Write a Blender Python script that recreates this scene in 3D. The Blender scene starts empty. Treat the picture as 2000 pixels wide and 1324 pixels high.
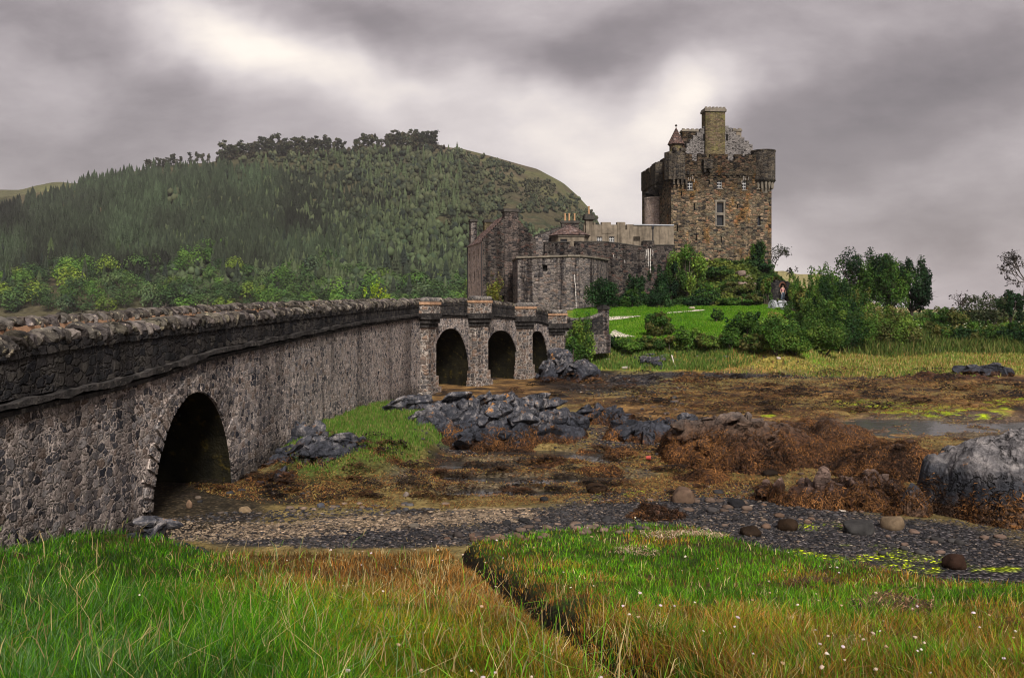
import bpy, bmesh, math, random
import numpy as np
from mathutils import Vector, Matrix

# ---------------------------------------------------------------- camera, sky, sun, exposure
SC = bpy.context.scene
CAMZ, FPX, HOR = 4.5, 1700.0, 600.0          # eye height (m), focal length and horizon row on a 2000 px wide frame
cam = bpy.data.cameras.new('camera'); cam_o = bpy.data.objects.new('camera', cam); SC.collection.objects.link(cam_o)
cam.sensor_width = 36.0; cam.lens = 36.0 * FPX / 2000.0; cam.shift_y = -(662.0 - HOR) / 2000.0
cam.clip_start = 0.1; cam.clip_end = 8000.0
cam_o.location = (0, 0, CAMZ); cam_o.rotation_euler = (math.radians(90), 0, 0)
SC.camera = cam_o
SC.view_settings.view_transform = 'Standard'; SC.view_settings.look = 'None'
SC.view_settings.exposure = 0.40; SC.view_settings.gamma = 1.0
SC.cycles.max_bounces = 5; SC.cycles.diffuse_bounces = 2; SC.cycles.glossy_bounces = 2
SC.cycles.transparent_max_bounces = 6; SC.cycles.volume_bounces = 0
SC.cycles.use_denoising = True; SC.cycles.filter_width = 1.1

SUN_AZ, SUN_EL = math.radians(166.0), math.radians(43.0)   # azimuth from +Y clockwise: high behind the camera, a little to its right
sun = bpy.data.lights.new('sun', 'SUN'); sun.energy = 4.4; sun.angle = math.radians(14); sun.color = (1.0, 0.94, 0.86)
sun_o = bpy.data.objects.new('sun', sun); SC.collection.objects.link(sun_o)
_d = Vector((math.sin(SUN_AZ) * math.cos(SUN_EL), math.cos(SUN_AZ) * math.cos(SUN_EL), math.sin(SUN_EL)))
sun_o.rotation_euler = (-_d).to_track_quat('-Z', 'Y').to_euler(); sun_o.location = (-60, -30, 80)


class NT:
    """small helper round a node tree"""
    def __init__(s, nt): s.nt = nt; s.n = nt.nodes; s.l = nt.links
    def put(s, sock, v):
        if v is None: return
        if hasattr(v, 'is_linked') and hasattr(v, 'node'): s.l.new(v, sock)
        elif isinstance(v, (tuple, list)):
            if len(v) == 3 and len(sock.default_value) == 4: v = (*v, 1.0)
            sock.default_value = v
        else: sock.default_value = v
    def node(s, t, ins=None, **props):
        nd = s.n.new(t)
        for k, v in props.items(): setattr(nd, k, v)
        for k, v in (ins or {}).items(): s.put(nd.inputs[k], v)
        return nd
    def math(s, op, a, b=None, clamp=False):
        nd = s.node('ShaderNodeMath', {0: a}, operation=op, use_clamp=clamp)
        if b is not None: s.put(nd.inputs[1], b)
        return nd.outputs[0]
    def vec(s, op, a, b=None):
        nd = s.node('ShaderNodeVectorMath', {0: a}, operation=op)
        if b is not None: s.put(nd.inputs[1], b)
        return nd.outputs['Value' if op in ('DOT_PRODUCT', 'LENGTH', 'DISTANCE') else 'Vector']
    def noise(s, vec, scale, detail=3, rough=0.55, dist=0.0, out=0):
        return s.node('ShaderNodeTexNoise', {'Vector': vec, 'Scale': scale, 'Detail': detail, 'Roughness': rough, 'Distortion': dist}).outputs[out]
    def mr(s, v, a, b, c=0.0, d=1.0, smooth=True):
        return s.node('ShaderNodeMapRange', {0: v, 1: a, 2: b, 3: c, 4: d}, interpolation_type='SMOOTHSTEP' if smooth else 'LINEAR').outputs[0]
    def mix(s, f, a, b, mode='MIX'):
        nd = s.node('ShaderNodeMix', {0: f}, data_type='RGBA', blend_type=mode)
        s.put(nd.inputs[6], a); s.put(nd.inputs[7], b)
        return nd.outputs[2]
    def ramp(s, v, stops, interp='LINEAR'):
        nd = s.node('ShaderNodeValToRGB', {0: v}); cr = nd.color_ramp; cr.interpolation = interp
        while len(cr.elements) < len(stops): cr.elements.new(0.5)
        for e, (p, c) in zip(cr.elements, stops): e.position = p; e.color = (*c, 1.0)
        return nd.outputs[0]


world = bpy.data.worlds.new('World'); SC.world = world; world.use_nodes = True
W = NT(world.node_tree); W.n.clear()
_sky = W.node('ShaderNodeTexSky', sky_type='NISHITA', sun_disc=False, sun_elevation=SUN_EL, sun_rotation=SUN_AZ, air_density=1.2, dust_density=2.5)
_dir = W.node('ShaderNodeTexCoord').outputs['Generated']
_sep = W.node('ShaderNodeSeparateXYZ', {0: _dir})
_ay = W.math('MAXIMUM', W.math('ABSOLUTE', _sep.outputs[1]), 0.05)
_ca = W.math('DIVIDE', _sep.outputs[0], _ay); _ce = W.math('DIVIDE', W.math('ABSOLUTE', _sep.outputs[2]), _ay)
_cv = W.node('ShaderNodeCombineXYZ', {0: _ca, 1: _ce, 2: _sep.outputs[1]}).outputs[0]
_wn = W.noise(_cv, 2.6, 3, 0.5, out=1)
_wn2 = W.noise(_cv, 9.0, 3, 0.55, out=1)
_off = W.vec('ADD', W.vec('MULTIPLY', W.vec('SUBTRACT', _wn, (0.5, 0.5, 0.5)), (0.26, 0.18, 0)), W.vec('MULTIPLY', W.vec('SUBTRACT', _wn2, (0.5, 0.5, 0.5)), (0.09, 0.06, 0)))
_dv = W.vec('ADD', _cv, W.vec('MULTIPLY', _off, (0.3, 0.3, 0.0)))
_cw = W.vec('MULTIPLY', W.vec('ADD', _cv, _off), (1, 1, 0))
# cloud banks and breaks: (px, py, half width px, half height px, tilt deg, brightness)
SKY = [(490, 70, 300, 110, -12, 0.50), (820, 150, 330, 90, -8, 0.27), (620, 185, 300, 75, 0, 0.16), (1000, 250, 340, 115, 0, 0.27), (1340, 215, 180, 95, 22, 0.42), (1130, 330, 280, 115, 8, 0.20),
       (60, 130, 200, 60, 0, 0.14), (1600, 555, 340, 130, 8, 0.24), (1250, 420, 330, 130, 0, 0.22),
       (120, 40, 330, 120, 6, -0.13), (280, 220, 260, 120, 20, -0.12), (760, 40, 240, 105, -14, -0.17), (1080, 110, 380, 80, 22, -0.17), (1380, 60, 420, 90, 18, -0.12),
       (1720, 210, 380, 150, 18, -0.19), (1900, 120, 330, 190, 0, -0.13), (1850, 450, 330, 110, 12, -0.13), (60, 320, 330, 90, 0, -0.09), (1580, 330, 190, 150, 30, -0.08)]
_lum = W.math('MULTIPLY', W.math('SUBTRACT', W.noise(W.node('ShaderNodeMapping', {'Vector': _dv, 'Rotation': (0, 0, math.radians(-18)), 'Scale': (1.0, 2.3, 1.0)}).outputs[0], 3.6, 7, 0.62), 0.5), 0.44)
_lum = W.math('ADD', _lum, W.math('MULTIPLY', W.math('SUBTRACT', W.noise(W.node('ShaderNodeMapping', {'Vector': _dv, 'Rotation': (0, 0, math.radians(-24)), 'Scale': (1.0, 2.6, 1.0)}).outputs[0], 8.0, 6, 0.60), 0.5), 0.14))
_lum = W.math('ADD', _lum, 0.395)
for (bx, by, hw, hh, rot, amp) in SKY:
    mp = W.node('ShaderNodeMapping', {'Vector': _cw, 'Location': ((bx - 1000) / FPX, (HOR - by) / FPX, 0), 'Rotation': (0, 0, math.radians(rot)), 'Scale': (hw / FPX, hh / FPX, 1)}, vector_type='TEXTURE')
    g = W.mr(W.vec('LENGTH', mp.outputs[0]), 0.0, 1.25, 1.0, 0.0)
    _lum = W.math('ADD', _lum, W.math('MULTIPLY', g, amp * (0.8 if amp > 0 else 1.0)))
_cc = W.ramp(_lum, [(0.0, (0.10, 0.085, 0.09)), (0.24, (0.225, 0.194, 0.199)), (0.42, (0.380, 0.335, 0.341)), (0.60, (0.58, 0.525, 0.515)), (0.80, (0.85, 0.77, 0.69)), (1.0, (0.97, 0.90, 0.80))])
_cc = W.vec('MULTIPLY', _cc, (10.0, 10.0, 10.0))
_wc = W.mix(0.94, _sky.outputs[0], _cc)
_bg = W.node('ShaderNodeBackground', {'Color': _wc, 'Strength': 0.1})
W.l.new(_bg.outputs[0], W.node('ShaderNodeOutputWorld').inputs[0])

# ---------------------------------------------------------------- numpy helpers
RNG = np.random.default_rng(11)


def ss(a, b, x):
    t = np.clip((np.asarray(x, float) - a) / (b - a), 0, 1); return t * t * (3 - 2 * t)


def _hash(ix, iy, iz, seed):
    h = (ix.astype(np.uint32) * np.uint32(374761393) + iy.astype(np.uint32) * np.uint32(668265263) + iz.astype(np.uint32) * np.uint32(2147483647) + np.uint32((seed * 974711 + 77) & 0xffffffff))
    h = (h ^ (h >> np.uint32(13))) * np.uint32(1274126177)
    h = (h ^ (h >> np.uint32(16))) * np.uint32(2246822519)
    h = h ^ (h >> np.uint32(15))
    return h.astype(np.float64) / 4294967295.0 * 2 - 1


def vnoise(p, seed=0):
    p = np.asarray(p, float); i = np.floor(p).astype(np.int64); f = p - i; f = f * f * f * (f * (f * 6 - 15) + 10)
    r = 0
    for dx in (0, 1):
        for dy in (0, 1):
            for dz in (0, 1):
                w = (f[:, 0] if dx else 1 - f[:, 0]) * (f[:, 1] if dy else 1 - f[:, 1]) * (f[:, 2] if dz else 1 - f[:, 2])
                r = r + w * _hash(i[:, 0] + dx, i[:, 1] + dy, i[:, 2] + dz, seed)
    return r


def fbm(p, oct=4, seed=0, gain=0.5):
    p = np.asarray(p, float); a, s, t = 1.0, 0.0, 0.0
    for k in range(oct):
        s = s + a * vnoise(p, seed + k * 13); t += a; a *= gain; p = p * 2.03 + 17.3
    return s / t


def ridged(p, oct=4, seed=0, gain=0.5):
    p = np.asarray(p, float); a, s, t = 1.0, 0.0, 0.0
    for k in range(oct):
        s = s + a * (1 - np.abs(vnoise(p, seed + k * 13)) * 2); t += a; a *= gain; p = p * 2.07 + 9.1
    return s / t


def n2(x, y, sc, oct=3, seed=0):
    x = np.asarray(x, float).ravel(); y = np.asarray(y, float).ravel()
    return fbm(np.stack([x * sc, y * sc, np.zeros_like(x) + seed * 3.7], 1), oct, seed)


def link(o): SC.collection.objects.link(o); return o


def mesh(name, V, F, mat=None, parent=None, col=None, smooth=False, mi=None, attrs=None):
    """ONE mesh object from arrays. F: array n x k, or a list of such arrays. col: per-vertex rgb."""
    V = np.ascontiguousarray(np.asarray(V, np.float32).reshape(-1, 3))
    Fs = [np.asarray(f, np.int32) for f in (F if isinstance(F, list) else [F]) if len(f)]
    me = bpy.data.meshes.new(name)
    loops = np.concatenate([f.ravel() for f in Fs]); tot = np.concatenate([np.full(len(f), f.shape[1], np.int32) for f in Fs])
    start = np.concatenate([[0], np.cumsum(tot)[:-1]]).astype(np.int32)
    me.vertices.add(len(V)); me.vertices.foreach_set('co', V.ravel())
    me.loops.add(len(loops)); me.loops.foreach_set('vertex_index', loops)
    me.polygons.add(len(tot)); me.polygons.foreach_set('loop_start', start); me.polygons.foreach_set('loop_total', tot)
    if mi is not None: me.polygons.foreach_set('material_index', np.asarray(mi, np.int32))
    me.polygons.foreach_set('use_smooth', np.full(len(tot), bool(smooth)))
    if col is not None:
        c = np.ones((len(V), 4), np.float32); c[:, :3] = col
        me.attributes.new('col', 'FLOAT_COLOR', 'POINT').data.foreach_set('color', c.ravel())
    for k, v in (attrs or {}).items():
        me.attributes.new(k, 'FLOAT', 'POINT').data.foreach_set('value', np.asarray(v, np.float32))
    me.update(); me.validate()
    for m in (mat if isinstance(mat, (list, tuple)) else [mat]):
        if m is not None: me.materials.append(m)
    o = bpy.data.objects.new(name, me); link(o)
    if parent is not None: o.parent = parent
    return o


def tag(o, label=None, cat=None, group=None, kind=None):
    if label: o['label'] = label
    if cat: o['category'] = cat
    if group: o['group'] = group
    if kind: o['kind'] = kind
    return o


def thing(name, label, cat, group=None):
    return tag(link(bpy.data.objects.new(name, None)), label, cat, group)


class MB:
    """collects polygons, builds one mesh"""
    def __init__(s): s.V = []; s.F = {}; s.n = 0
    def add(s, V, F):
        V = np.asarray(V, float).reshape(-1, 3)
        for f in (F if isinstance(F, list) and len(F) and isinstance(F[0], np.ndarray) else [np.asarray(F)]):
            if len(f): s.F.setdefault(f.shape[1], []).append(np.asarray(f) + s.n)
        s.V.append(V); s.n += len(V); return s
    def quad(s, a, b, c, d): return s.add([a, b, c, d], np.array([[0, 1, 2, 3]]))
    def poly(s, pts): return s.add(pts, np.array([list(range(len(pts)))]))
    def hexa(s, b, t):          # bottom 4, top 4 corners
        return s.add(list(b) + list(t), np.array([[3, 2, 1, 0], [4, 5, 6, 7], [0, 1, 5, 4], [1, 2, 6, 5], [2, 3, 7, 6], [3, 0, 4, 7]]))
    def tube(s, p0, p1, r0, r1, k=6, cap=True):
        p0 = np.asarray(p0, float); p1 = np.asarray(p1, float); d = p1 - p0; L = np.linalg.norm(d)
        if L < 1e-6: return s
        d = d / L; a = np.cross(d, (0, 0, 1.0) if abs(d[2]) < 0.9 else (1.0, 0, 0)); a /= np.linalg.norm(a); b = np.cross(d, a)
        th = np.arange(k) * 2 * np.pi / k; ring = np.cos(th)[:, None] * a + np.sin(th)[:, None] * b
        i = np.arange(k); j = (i + 1) % k
        s.add(np.concatenate([p0 + ring * r0, p1 + ring * r1]), np.stack([j, i, i + k, j + k], 1))
        if cap and r1 > 0.02: s.add(p1 + ring * r1, np.array([list(range(k - 1, -1, -1))]))
        return s
    def cyl(s, x, y, z0, z1, r0, r1=None, k=20, cap=True):
        r1 = r0 if r1 is None else r1
        return s.tube((x, y, z0), (x, y, z1), r0, r1, k, cap)
    def build(s, name, mat=None, parent=None, smooth=False, **kw):
        return mesh(name, np.concatenate(s.V), [np.concatenate(v) for v in s.F.values()], mat, parent, smooth=smooth, **kw)


class Frame:
    """a vertical plane: u runs to the right as seen from outside, d outwards, z up"""
    def __init__(s, o, ang):
        s.o = np.array(o, float); a = math.radians(ang); s.t = np.array([math.cos(a), math.sin(a)]); s.nrm = np.array([s.t[1], -s.t[0]])
    def pt(s, u, d, z): p = s.o + u * s.t + d * s.nrm; return (p[0], p[1], z)
    def back(s, d): f = Frame((0, 0), 0); f.o = s.o - d * s.nrm; f.t = s.t; f.nrm = s.nrm; return f
    def hit(s, px, py):        # where the sight line through a photo pixel meets the plane
        r = np.array([(px - 1000) / FPX, 1.0]); t = (s.o @ s.nrm) / (r @ s.nrm); p = r * t
        return float((p - s.o) @ s.t), CAMZ + t * (HOR - py) / FPX
    def box(s, mb, u0, u1, d0, d1, z0, z1):
        b = [s.pt(u0, d1, z0), s.pt(u1, d1, z0), s.pt(u1, d0, z0), s.pt(u0, d0, z0)]
        return mb.hexa(b, [(x, y, z1) for x, y, _ in b])
    def face(s, mb, u0, u1, z0, z1, holes=(), depth=0.35, d=0.0):
        """wall face with real rectangular openings and their reveals"""
        us = sorted({u0, u1, *[h[0] for h in holes], *[h[1] for h in holes]}); zs = sorted({z0, z1, *[h[2] for h in holes], *[h[3] for h in holes]})
        us = [u for u in us if u0 <= u <= u1]; zs = [z for z in zs if z0 <= z <= z1]
        for a, b in zip(us, us[1:]):
            for c, e in zip(zs, zs[1:]):
                mu, mz = (a + b) / 2, (c + e) / 2
                if any(h[0] < mu < h[1] and h[2] < mz < h[3] for h in holes): continue
                mb.quad(s.pt(a, d, c), s.pt(b, d, c), s.pt(b, d, e), s.pt(a, d, e))
        for a, b, c, e in holes:
            q = d - depth
            mb.quad(s.pt(a, d, c), s.pt(a, q, c), s.pt(a, q, e), s.pt(a, d, e)); mb.quad(s.pt(b, q, c), s.pt(b, d, c), s.pt(b, d, e), s.pt(b, q, e))
            mb.quad(s.pt(a, d, c), s.pt(b, d, c), s.pt(b, q, c), s.pt(a, q, c)); mb.quad(s.pt(a, q, e), s.pt(b, q, e), s.pt(b, d, e), s.pt(a, d, e))
        return mb


_ico = {}
def ico(sub):
    if sub not in _ico:
        bm = bmesh.new(); bmesh.ops.create_icosphere(bm, subdivisions=sub, radius=1.0)
        bm.verts.ensure_lookup_table()
        _ico[sub] = (np.array([v.co[:] for v in bm.verts]), np.array([[v.index for v in f.verts] for f in bm.faces])); bm.free()
    return _ico[sub]


# ---------------------------------------------------------------- materials
def material(name):
    m = bpy.data.materials.new(name); m.use_nodes = True; t = NT(m.node_tree)
    return m, t, m.node_tree.nodes['Principled BSDF']


def finish(t, b, col, rough=0.85, height=None, dist=0.03, strength=1.0, spec=0.25):
    t.put(b.inputs['Base Color'], col); t.put(b.inputs['Roughness'], rough); t.put(b.inputs['Specular IOR Level'], spec)
    if height is not None:
        t.put(b.inputs['Normal'], t.node('ShaderNodeBump', {'Height': height, 'Distance': dist, 'Strength': strength}).outputs[0])


def rubble(name, size, pal, mortar, mw=0.10, zs=0.62, stain=0.5, pale=0.25, rust=None, bump=0.05, warp=0.35, streak_top=None, palecol=(0.42, 0.39, 0.36), mossy=None, rot=0.0, smear=0.0, tide=None, psc=(2.6, 2.6, 0.35)):
    """random rubble masonry: 3-D Voronoi stones bedded in mortar, run-down stains"""
    m, t, b = material(name)
    P = t.node('ShaderNodeNewGeometry').outputs['Position']
    wv = t.vec('MULTIPLY', t.vec('SUBTRACT', t.noise(P, 1.6 / size, 2, 0.5, out=1), (0.5, 0.5, 0.5)), (warp * size * 2, warp * size * 2, warp * size * 1.3))
    q = t.vec('MULTIPLY', t.vec('ADD', P, wv), (1 / size, 1 / size, 1 / (size * zs)))
    q = t.node('ShaderNodeMapping', {'Vector': q, 'Rotation': (0, 0, math.radians(rot))}).outputs[0]
    v1 = t.node('ShaderNodeTexVoronoi', {'Vector': q, 'Scale': 1.0, 'Randomness': 0.82}, distance='CHEBYCHEV'); vf = t.node('ShaderNodeTexVoronoi', {'Vector': q, 'Scale': 1.0, 'Randomness': 0.82}, feature='F2', distance='CHEBYCHEV')
    ve = t.math('SUBTRACT', vf.outputs['Distance'], v1.outputs['Distance'])
    rnd = t.node('ShaderNodeSeparateColor', {0: v1.outputs['Color']})
    k = len(pal); stone = t.ramp(rnd.outputs[0], [(i / k, c) for i, c in enumerate(pal)], 'CONSTANT')
    fine = t.noise(P, 9.0 / size * 0.5, 4, 0.6)
    stone = t.mix(1.0, stone, t.ramp(fine, [(0.25, (0.5, 0.5, 0.52)), (0.75, (1.45, 1.42, 1.38))]), 'MULTIPLY')
    edge = t.math('ADD', ve, t.math('MULTIPLY', t.math('SUBTRACT', t.noise(P, 3.5 / size, 3, 0.6), 0.5), mw * 1.1))
    mask = t.mr(edge, mw * 0.3, mw * 1.5)
    mcol = t.mix(1.0, mortar, t.ramp(t.noise(P, 2.0 / size, 4, 0.65), [(0.3, (0.45, 0.45, 0.45)), (0.7, (1.3, 1.3, 1.3))]), 'MULTIPLY')
    if smear: mask = t.math('MULTIPLY', mask, t.mr(t.noise(P, 2.2, 5, 0.68), 0.40, 0.60, 1.0 - smear, 1.0))
    col = t.mix(mask, mcol, stone)
    if rust: col = t.mix(t.mr(t.noise(t.vec('MULTIPLY', P, (0.5, 0.5, 0.28)), 1.0, 4, 0.6), 0.52, 0.68, 0, 0.75), col, t.mix(1.0, col, rust, 'MULTIPLY'))
    if mossy: col = t.mix(t.mr(t.noise(P, 0.9, 4, 0.62), 0.52, 0.66, 0, 0.6), col, mossy)
    sv = t.vec('MULTIPLY', P, (1.1, 1.1, 0.10))
    sd = t.mr(t.noise(sv, 1.0, 5, 0.66), 0.47, 0.60, 0, stain)
    if streak_top is not None:   # rain-black wall head
        z = t.node('ShaderNodeSeparateXYZ', {0: P}).outputs[2]
        hd = t.mr(t.math('ADD', z, t.math('MULTIPLY', t.noise(t.vec('MULTIPLY', P, (1, 1, 0.12)), 1.1, 4, 0.6), 5.0)), streak_top[0] + 2.5, streak_top[1] + 2.5, 0, streak_top[2])
        sd = t.math('MAXIMUM', sd, hd)
    col = t.mix(sd, col, t.mix(1.0, col, (0.22, 0.215, 0.23), 'MULTIPLY'))
    pv = t.vec('MULTIPLY', P, psc)
    col = t.mix(t.mr(t.noise(pv, 1.5, 5, 0.7), 0.63, 0.74, 0, pale), col, palecol)
    if tide:      # weed-blackened foot of the wall
        zt_ = t.math('ADD', t.node('ShaderNodeSeparateXYZ', {0: P}).outputs[2], t.math('MULTIPLY', t.math('SUBTRACT', t.noise(P, 0.9, 4, 0.65), 0.5), 1.3))
        col = t.mix(t.mr(zt_, tide[0], tide[1], 0.8, 0.0), col, t.mix(1.0, col, (0.20, 0.20, 0.19), 'MULTIPLY'))
    h = t.math('ADD', t.math('MULTIPLY', t.mr(ve, 0.0, mw * 2.6), 1.0), t.math('MULTIPLY', fine, 0.5))
    h = t.math('ADD', h, t.math('MULTIPLY', rnd.outputs[1], 0.7))
    finish(t, b, col, 0.95, h, bump, 1.0, 0.04)
    return m


def plain_stone(name, c1, c2, scale=3.0, bump=0.02, rough=0.9, streak=0.0, lichen=None, l_amt=0.5, percol=False):
    m, t, b = material(name); P = t.node('ShaderNodeNewGeometry').outputs['Position']
    n = t.noise(P, scale, 6, 0.62)
    col = t.ramp(n, [(0.30, c1), (0.70, c2)])
    if streak: col = t.mix(t.mr(t.noise(t.vec('MULTIPLY', P, (1.6, 1.6, 0.14)), 1.2, 4, 0.65), 0.45, 0.65, 0, streak), col, t.mix(1.0, col, (0.25, 0.24, 0.24), 'MULTIPLY'))
    if lichen: col = t.mix(t.mr(t.noise(P, scale * 1.7, 5, 0.7), 0.56, 0.66, 0, l_amt), col, lichen)
    if percol: col = t.mix(1.0, col, t.node('ShaderNodeAttribute', attribute_name='col').outputs['Color'], 'MULTIPLY')
    finish(t, b, col, rough, t.math('ADD', n, t.math('MULTIPLY', t.noise(P, scale * 8, 3, 0.6), 0.35)), bump, 1.0, 0.06)
    return m


def flat_mat(name, c, rough=0.6, spec=0.3, metal=0.0):
    m, t, b = material(name); P = t.node('ShaderNodeNewGeometry').outputs['Position']
    col = t.mix(1.0, c, t.ramp(t.noise(P, 6.0, 4, 0.6), [(0.3, (0.75, 0.75, 0.75)), (0.7, (1.2, 1.2, 1.2))]), 'MULTIPLY')
    finish(t, b, col, rough, None, spec=spec); b.inputs['Metallic'].default_value = metal
    return m


def foliage_mat(name, transl=0.25, vary=0.25):
    m, t, b = material(name)
    at = t.node('ShaderNodeAttribute', attribute_name='col').outputs['Color']
    rv = t.node('ShaderNodeObjectInfo').outputs['Random']
    col = t.mix(1.0, at, t.ramp(rv, [(0.0, (1 - vary, 1 - vary, 1 - vary * 0.6)), (0.5, (1, 1, 1)), (1.0, (1 + vary, 1 + vary * 0.8, 1 + vary * 0.4))]), 'MULTIPLY')
    finish(t, b, col, 0.65, None, spec=0.06)
    tr = t.node('ShaderNodeBsdfTranslucent', {0: t.mix(1.0, col, (1.15, 1.2, 0.7), 'MULTIPLY')})
    mx = t.node('ShaderNodeMixShader', {0: transl}); t.l.new(b.outputs[0], mx.inputs[1]); t.l.new(tr.outputs[0], mx.inputs[2])
    t.l.new(mx.outputs[0], t.n['Material Output'].inputs[0])
    return m


M = {}
M['leaf'] = foliage_mat('leaf'); M['hillleaf'] = foliage_mat('hill_leaf', 0.12, 0.3); M['grass'] = foliage_mat('grass_blade', 0.16, 0.0)
M['weed'] = foliage_mat('seaweed', 0.1, 0.0)
M['bark'] = plain_stone('bark', (0.035, 0.028, 0.022), (0.09, 0.075, 0.06), 6.0)
M['bridge'] = rubble('bridge_rubble', 0.20, [(0.05, 0.052, 0.062), (0.14, 0.132, 0.135), (0.21, 0.185, 0.172), (0.075, 0.076, 0.09), (0.27, 0.23, 0.21), (0.165, 0.128, 0.108), (0.026, 0.028, 0.037), (0.24, 0.226, 0.225)],
                     (0.60, 0.51, 0.46), 0.085, 0.85, 0.55, 0.65, bump=0.09, rot=8.0, warp=0.6, palecol=(0.66, 0.59, 0.54), smear=0.22, tide=(0.1, 0.95), psc=(4.0, 4.0, 1.1))
M['parapet'] = rubble('parapet_rubble', 0.25, [(0.022, 0.022, 0.025), (0.035, 0.033, 0.034), (0.05, 0.046, 0.044), (0.028, 0.028, 0.03), (0.065, 0.06, 0.055)], (0.055, 0.05, 0.048), 0.07, 0.7, 0.55, 0.30, bump=0.05, palecol=(0.26, 0.24, 0.21))
M['pier'] = rubble('pier_rubble', 0.33, [(0.11, 0.09, 0.08), (0.18, 0.135, 0.112), (0.07, 0.065, 0.067), (0.22, 0.155, 0.12), (0.13, 0.12, 0.115)], (0.40, 0.35, 0.31), 0.10, 0.6, 0.35, 0.35)
M['coping'] = plain_stone('coping_stone', (0.018, 0.018, 0.020), (0.14, 0.125, 0.115), 4.0, 0.06, 0.92, 0.0, (0.40, 0.35, 0.27), 0.6, True)
M['string'] = plain_stone('string_stone', (0.010, 0.010, 0.011), (0.075, 0.068, 0.065), 3.6, 0.10, 0.9, 0.6, (0.20, 0.18, 0.16), 0.5)
M['tanmortar'] = plain_stone('tan_mortar', (0.24, 0.14, 0.085), (0.48, 0.30, 0.19), 4.0, 0.03)
M['intrados'] = plain_stone('wet_shaded_arch_stone', (0.005, 0.005, 0.004), (0.022, 0.019, 0.010), 1.8, 0.06, 0.8, 0.4, (0.085, 0.062, 0.012), 0.5)  # wet weedy stone, darkened further in place of shade under the arch
M['deck'] = plain_stone('gravel_deck', (0.16, 0.13, 0.11), (0.28, 0.23, 0.19), 8.0)
M['keep'] = rubble('keep_stone', 0.52, [(0.145, 0.112, 0.074), (0.225, 0.172, 0.108), (0.075, 0.062, 0.05), (0.28, 0.205, 0.14), (0.125, 0.115, 0.084), (0.038, 0.035, 0.033), (0.22, 0.135, 0.09)], (0.18, 0.145, 0.10), 0.10, 0.5, 0.40, 0.12,
                   rust=(1.35, 0.92, 0.42), bump=0.12, streak_top=(16.5, 22.5, 0.85))
M['keepdark'] = rubble('keep_wallhead', 0.5, [(0.06, 0.053, 0.046), (0.095, 0.08, 0.065), (0.045, 0.042, 0.04), (0.12, 0.10, 0.075)], (0.10, 0.085, 0.07), 0.10, 0.5, 0.6, 0.10, bump=0.08)
M['gable'] = rubble('slate_gable', 0.42, [(0.065, 0.06, 0.058), (0.14, 0.13, 0.125), (0.035, 0.032, 0.033), (0.19, 0.175, 0.168)], (0.26, 0.24, 0.23), 0.16, 0.32, 0.2, 0.2, bump=0.07)
M['chimney'] = rubble('chimney_stone', 0.42, [(0.12, 0.098, 0.056), (0.16, 0.13, 0.07), (0.085, 0.07, 0.042), (0.14, 0.10, 0.07)], (0.16, 0.13, 0.085), 0.08, 0.5, 0.4, 0.1, mossy=(0.16, 0.155, 0.05))
M['castle'] = rubble('castle_rubble', 0.46, [(0.095, 0.086, 0.086), (0.17, 0.146, 0.138), (0.055, 0.052, 0.056), (0.22, 0.19, 0.175), (0.115, 0.106, 0.108), (0.19, 0.145, 0.125)], (0.21, 0.185, 0.168), 0.10, 0.52, 0.92, 0.35, bump=0.10)
M['castledark'] = rubble('castle_dark_rubble', 0.46, [(0.032, 0.028, 0.028), (0.065, 0.055, 0.051), (0.02, 0.019, 0.021), (0.09, 0.074, 0.066), (0.095, 0.062, 0.053)], (0.10, 0.088, 0.078), 0.10, 0.55, 0.7, 0.12, bump=0.08)
M['houselit'] = rubble('house_front_stone', 0.42, [(0.42, 0.33, 0.28), (0.50, 0.39, 0.33), (0.30, 0.25, 0.23), (0.55, 0.44, 0.38)], (0.55, 0.46, 0.40), 0.10, 0.52, 0.25, 0.15)  # stone lightened in place of sun on the house front and stair turret
M['harl'] = plain_stone('weathered_harling', (0.11, 0.092, 0.072), (0.25, 0.205, 0.155), 1.3, 0.02, 0.92, 0.6)
M['slate'] = rubble('roof_slate', 0.40, [(0.12, 0.078, 0.068), (0.16, 0.10, 0.085), (0.085, 0.06, 0.056), (0.20, 0.15, 0.14)], (0.04, 0.034, 0.032), 0.06, 0.4, 0.3, 0.15, warp=0.15)
M['cap'] = plain_stone('cap_stone', (0.09, 0.078, 0.066), (0.23, 0.20, 0.16), 1.5, 0.03)
M['darkcap'] = plain_stone('dark_cap_stone', (0.03, 0.028, 0.026), (0.075, 0.068, 0.06), 1.5, 0.03)
M['pot'] = plain_stone('clay_pot', (0.30, 0.17, 0.09), (0.44, 0.27, 0.15), 3.0, 0.01)
M['glass'] = flat_mat('window_glass', (0.02, 0.022, 0.026), 0.15, 0.5)
M['void'] = flat_mat('unlit_room', (0.012, 0.011, 0.011), 0.9, 0.1)
M['white'] = flat_mat('white_paint', (0.62, 0.61, 0.60), 0.5); M['gunmetal'] = flat_mat('grey_gun_paint', (0.30, 0.31, 0.335), 0.45, 0.4)
M['lead'] = plain_stone('lead_flashing', (0.25, 0.26, 0.29), (0.42, 0.43, 0.46), 2.0, 0.01, 0.6)
M['pipe'] = flat_mat('cast_iron', (0.02, 0.02, 0.022), 0.6)
M['path'] = plain_stone('pale_gravel', (0.38, 0.32, 0.28), (0.62, 0.54, 0.48), 5.0, 0.01)
M['lime'] = plain_stone('lime_crust', (0.26, 0.235, 0.22), (0.50, 0.47, 0.44), 4.0, 0.02)
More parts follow.
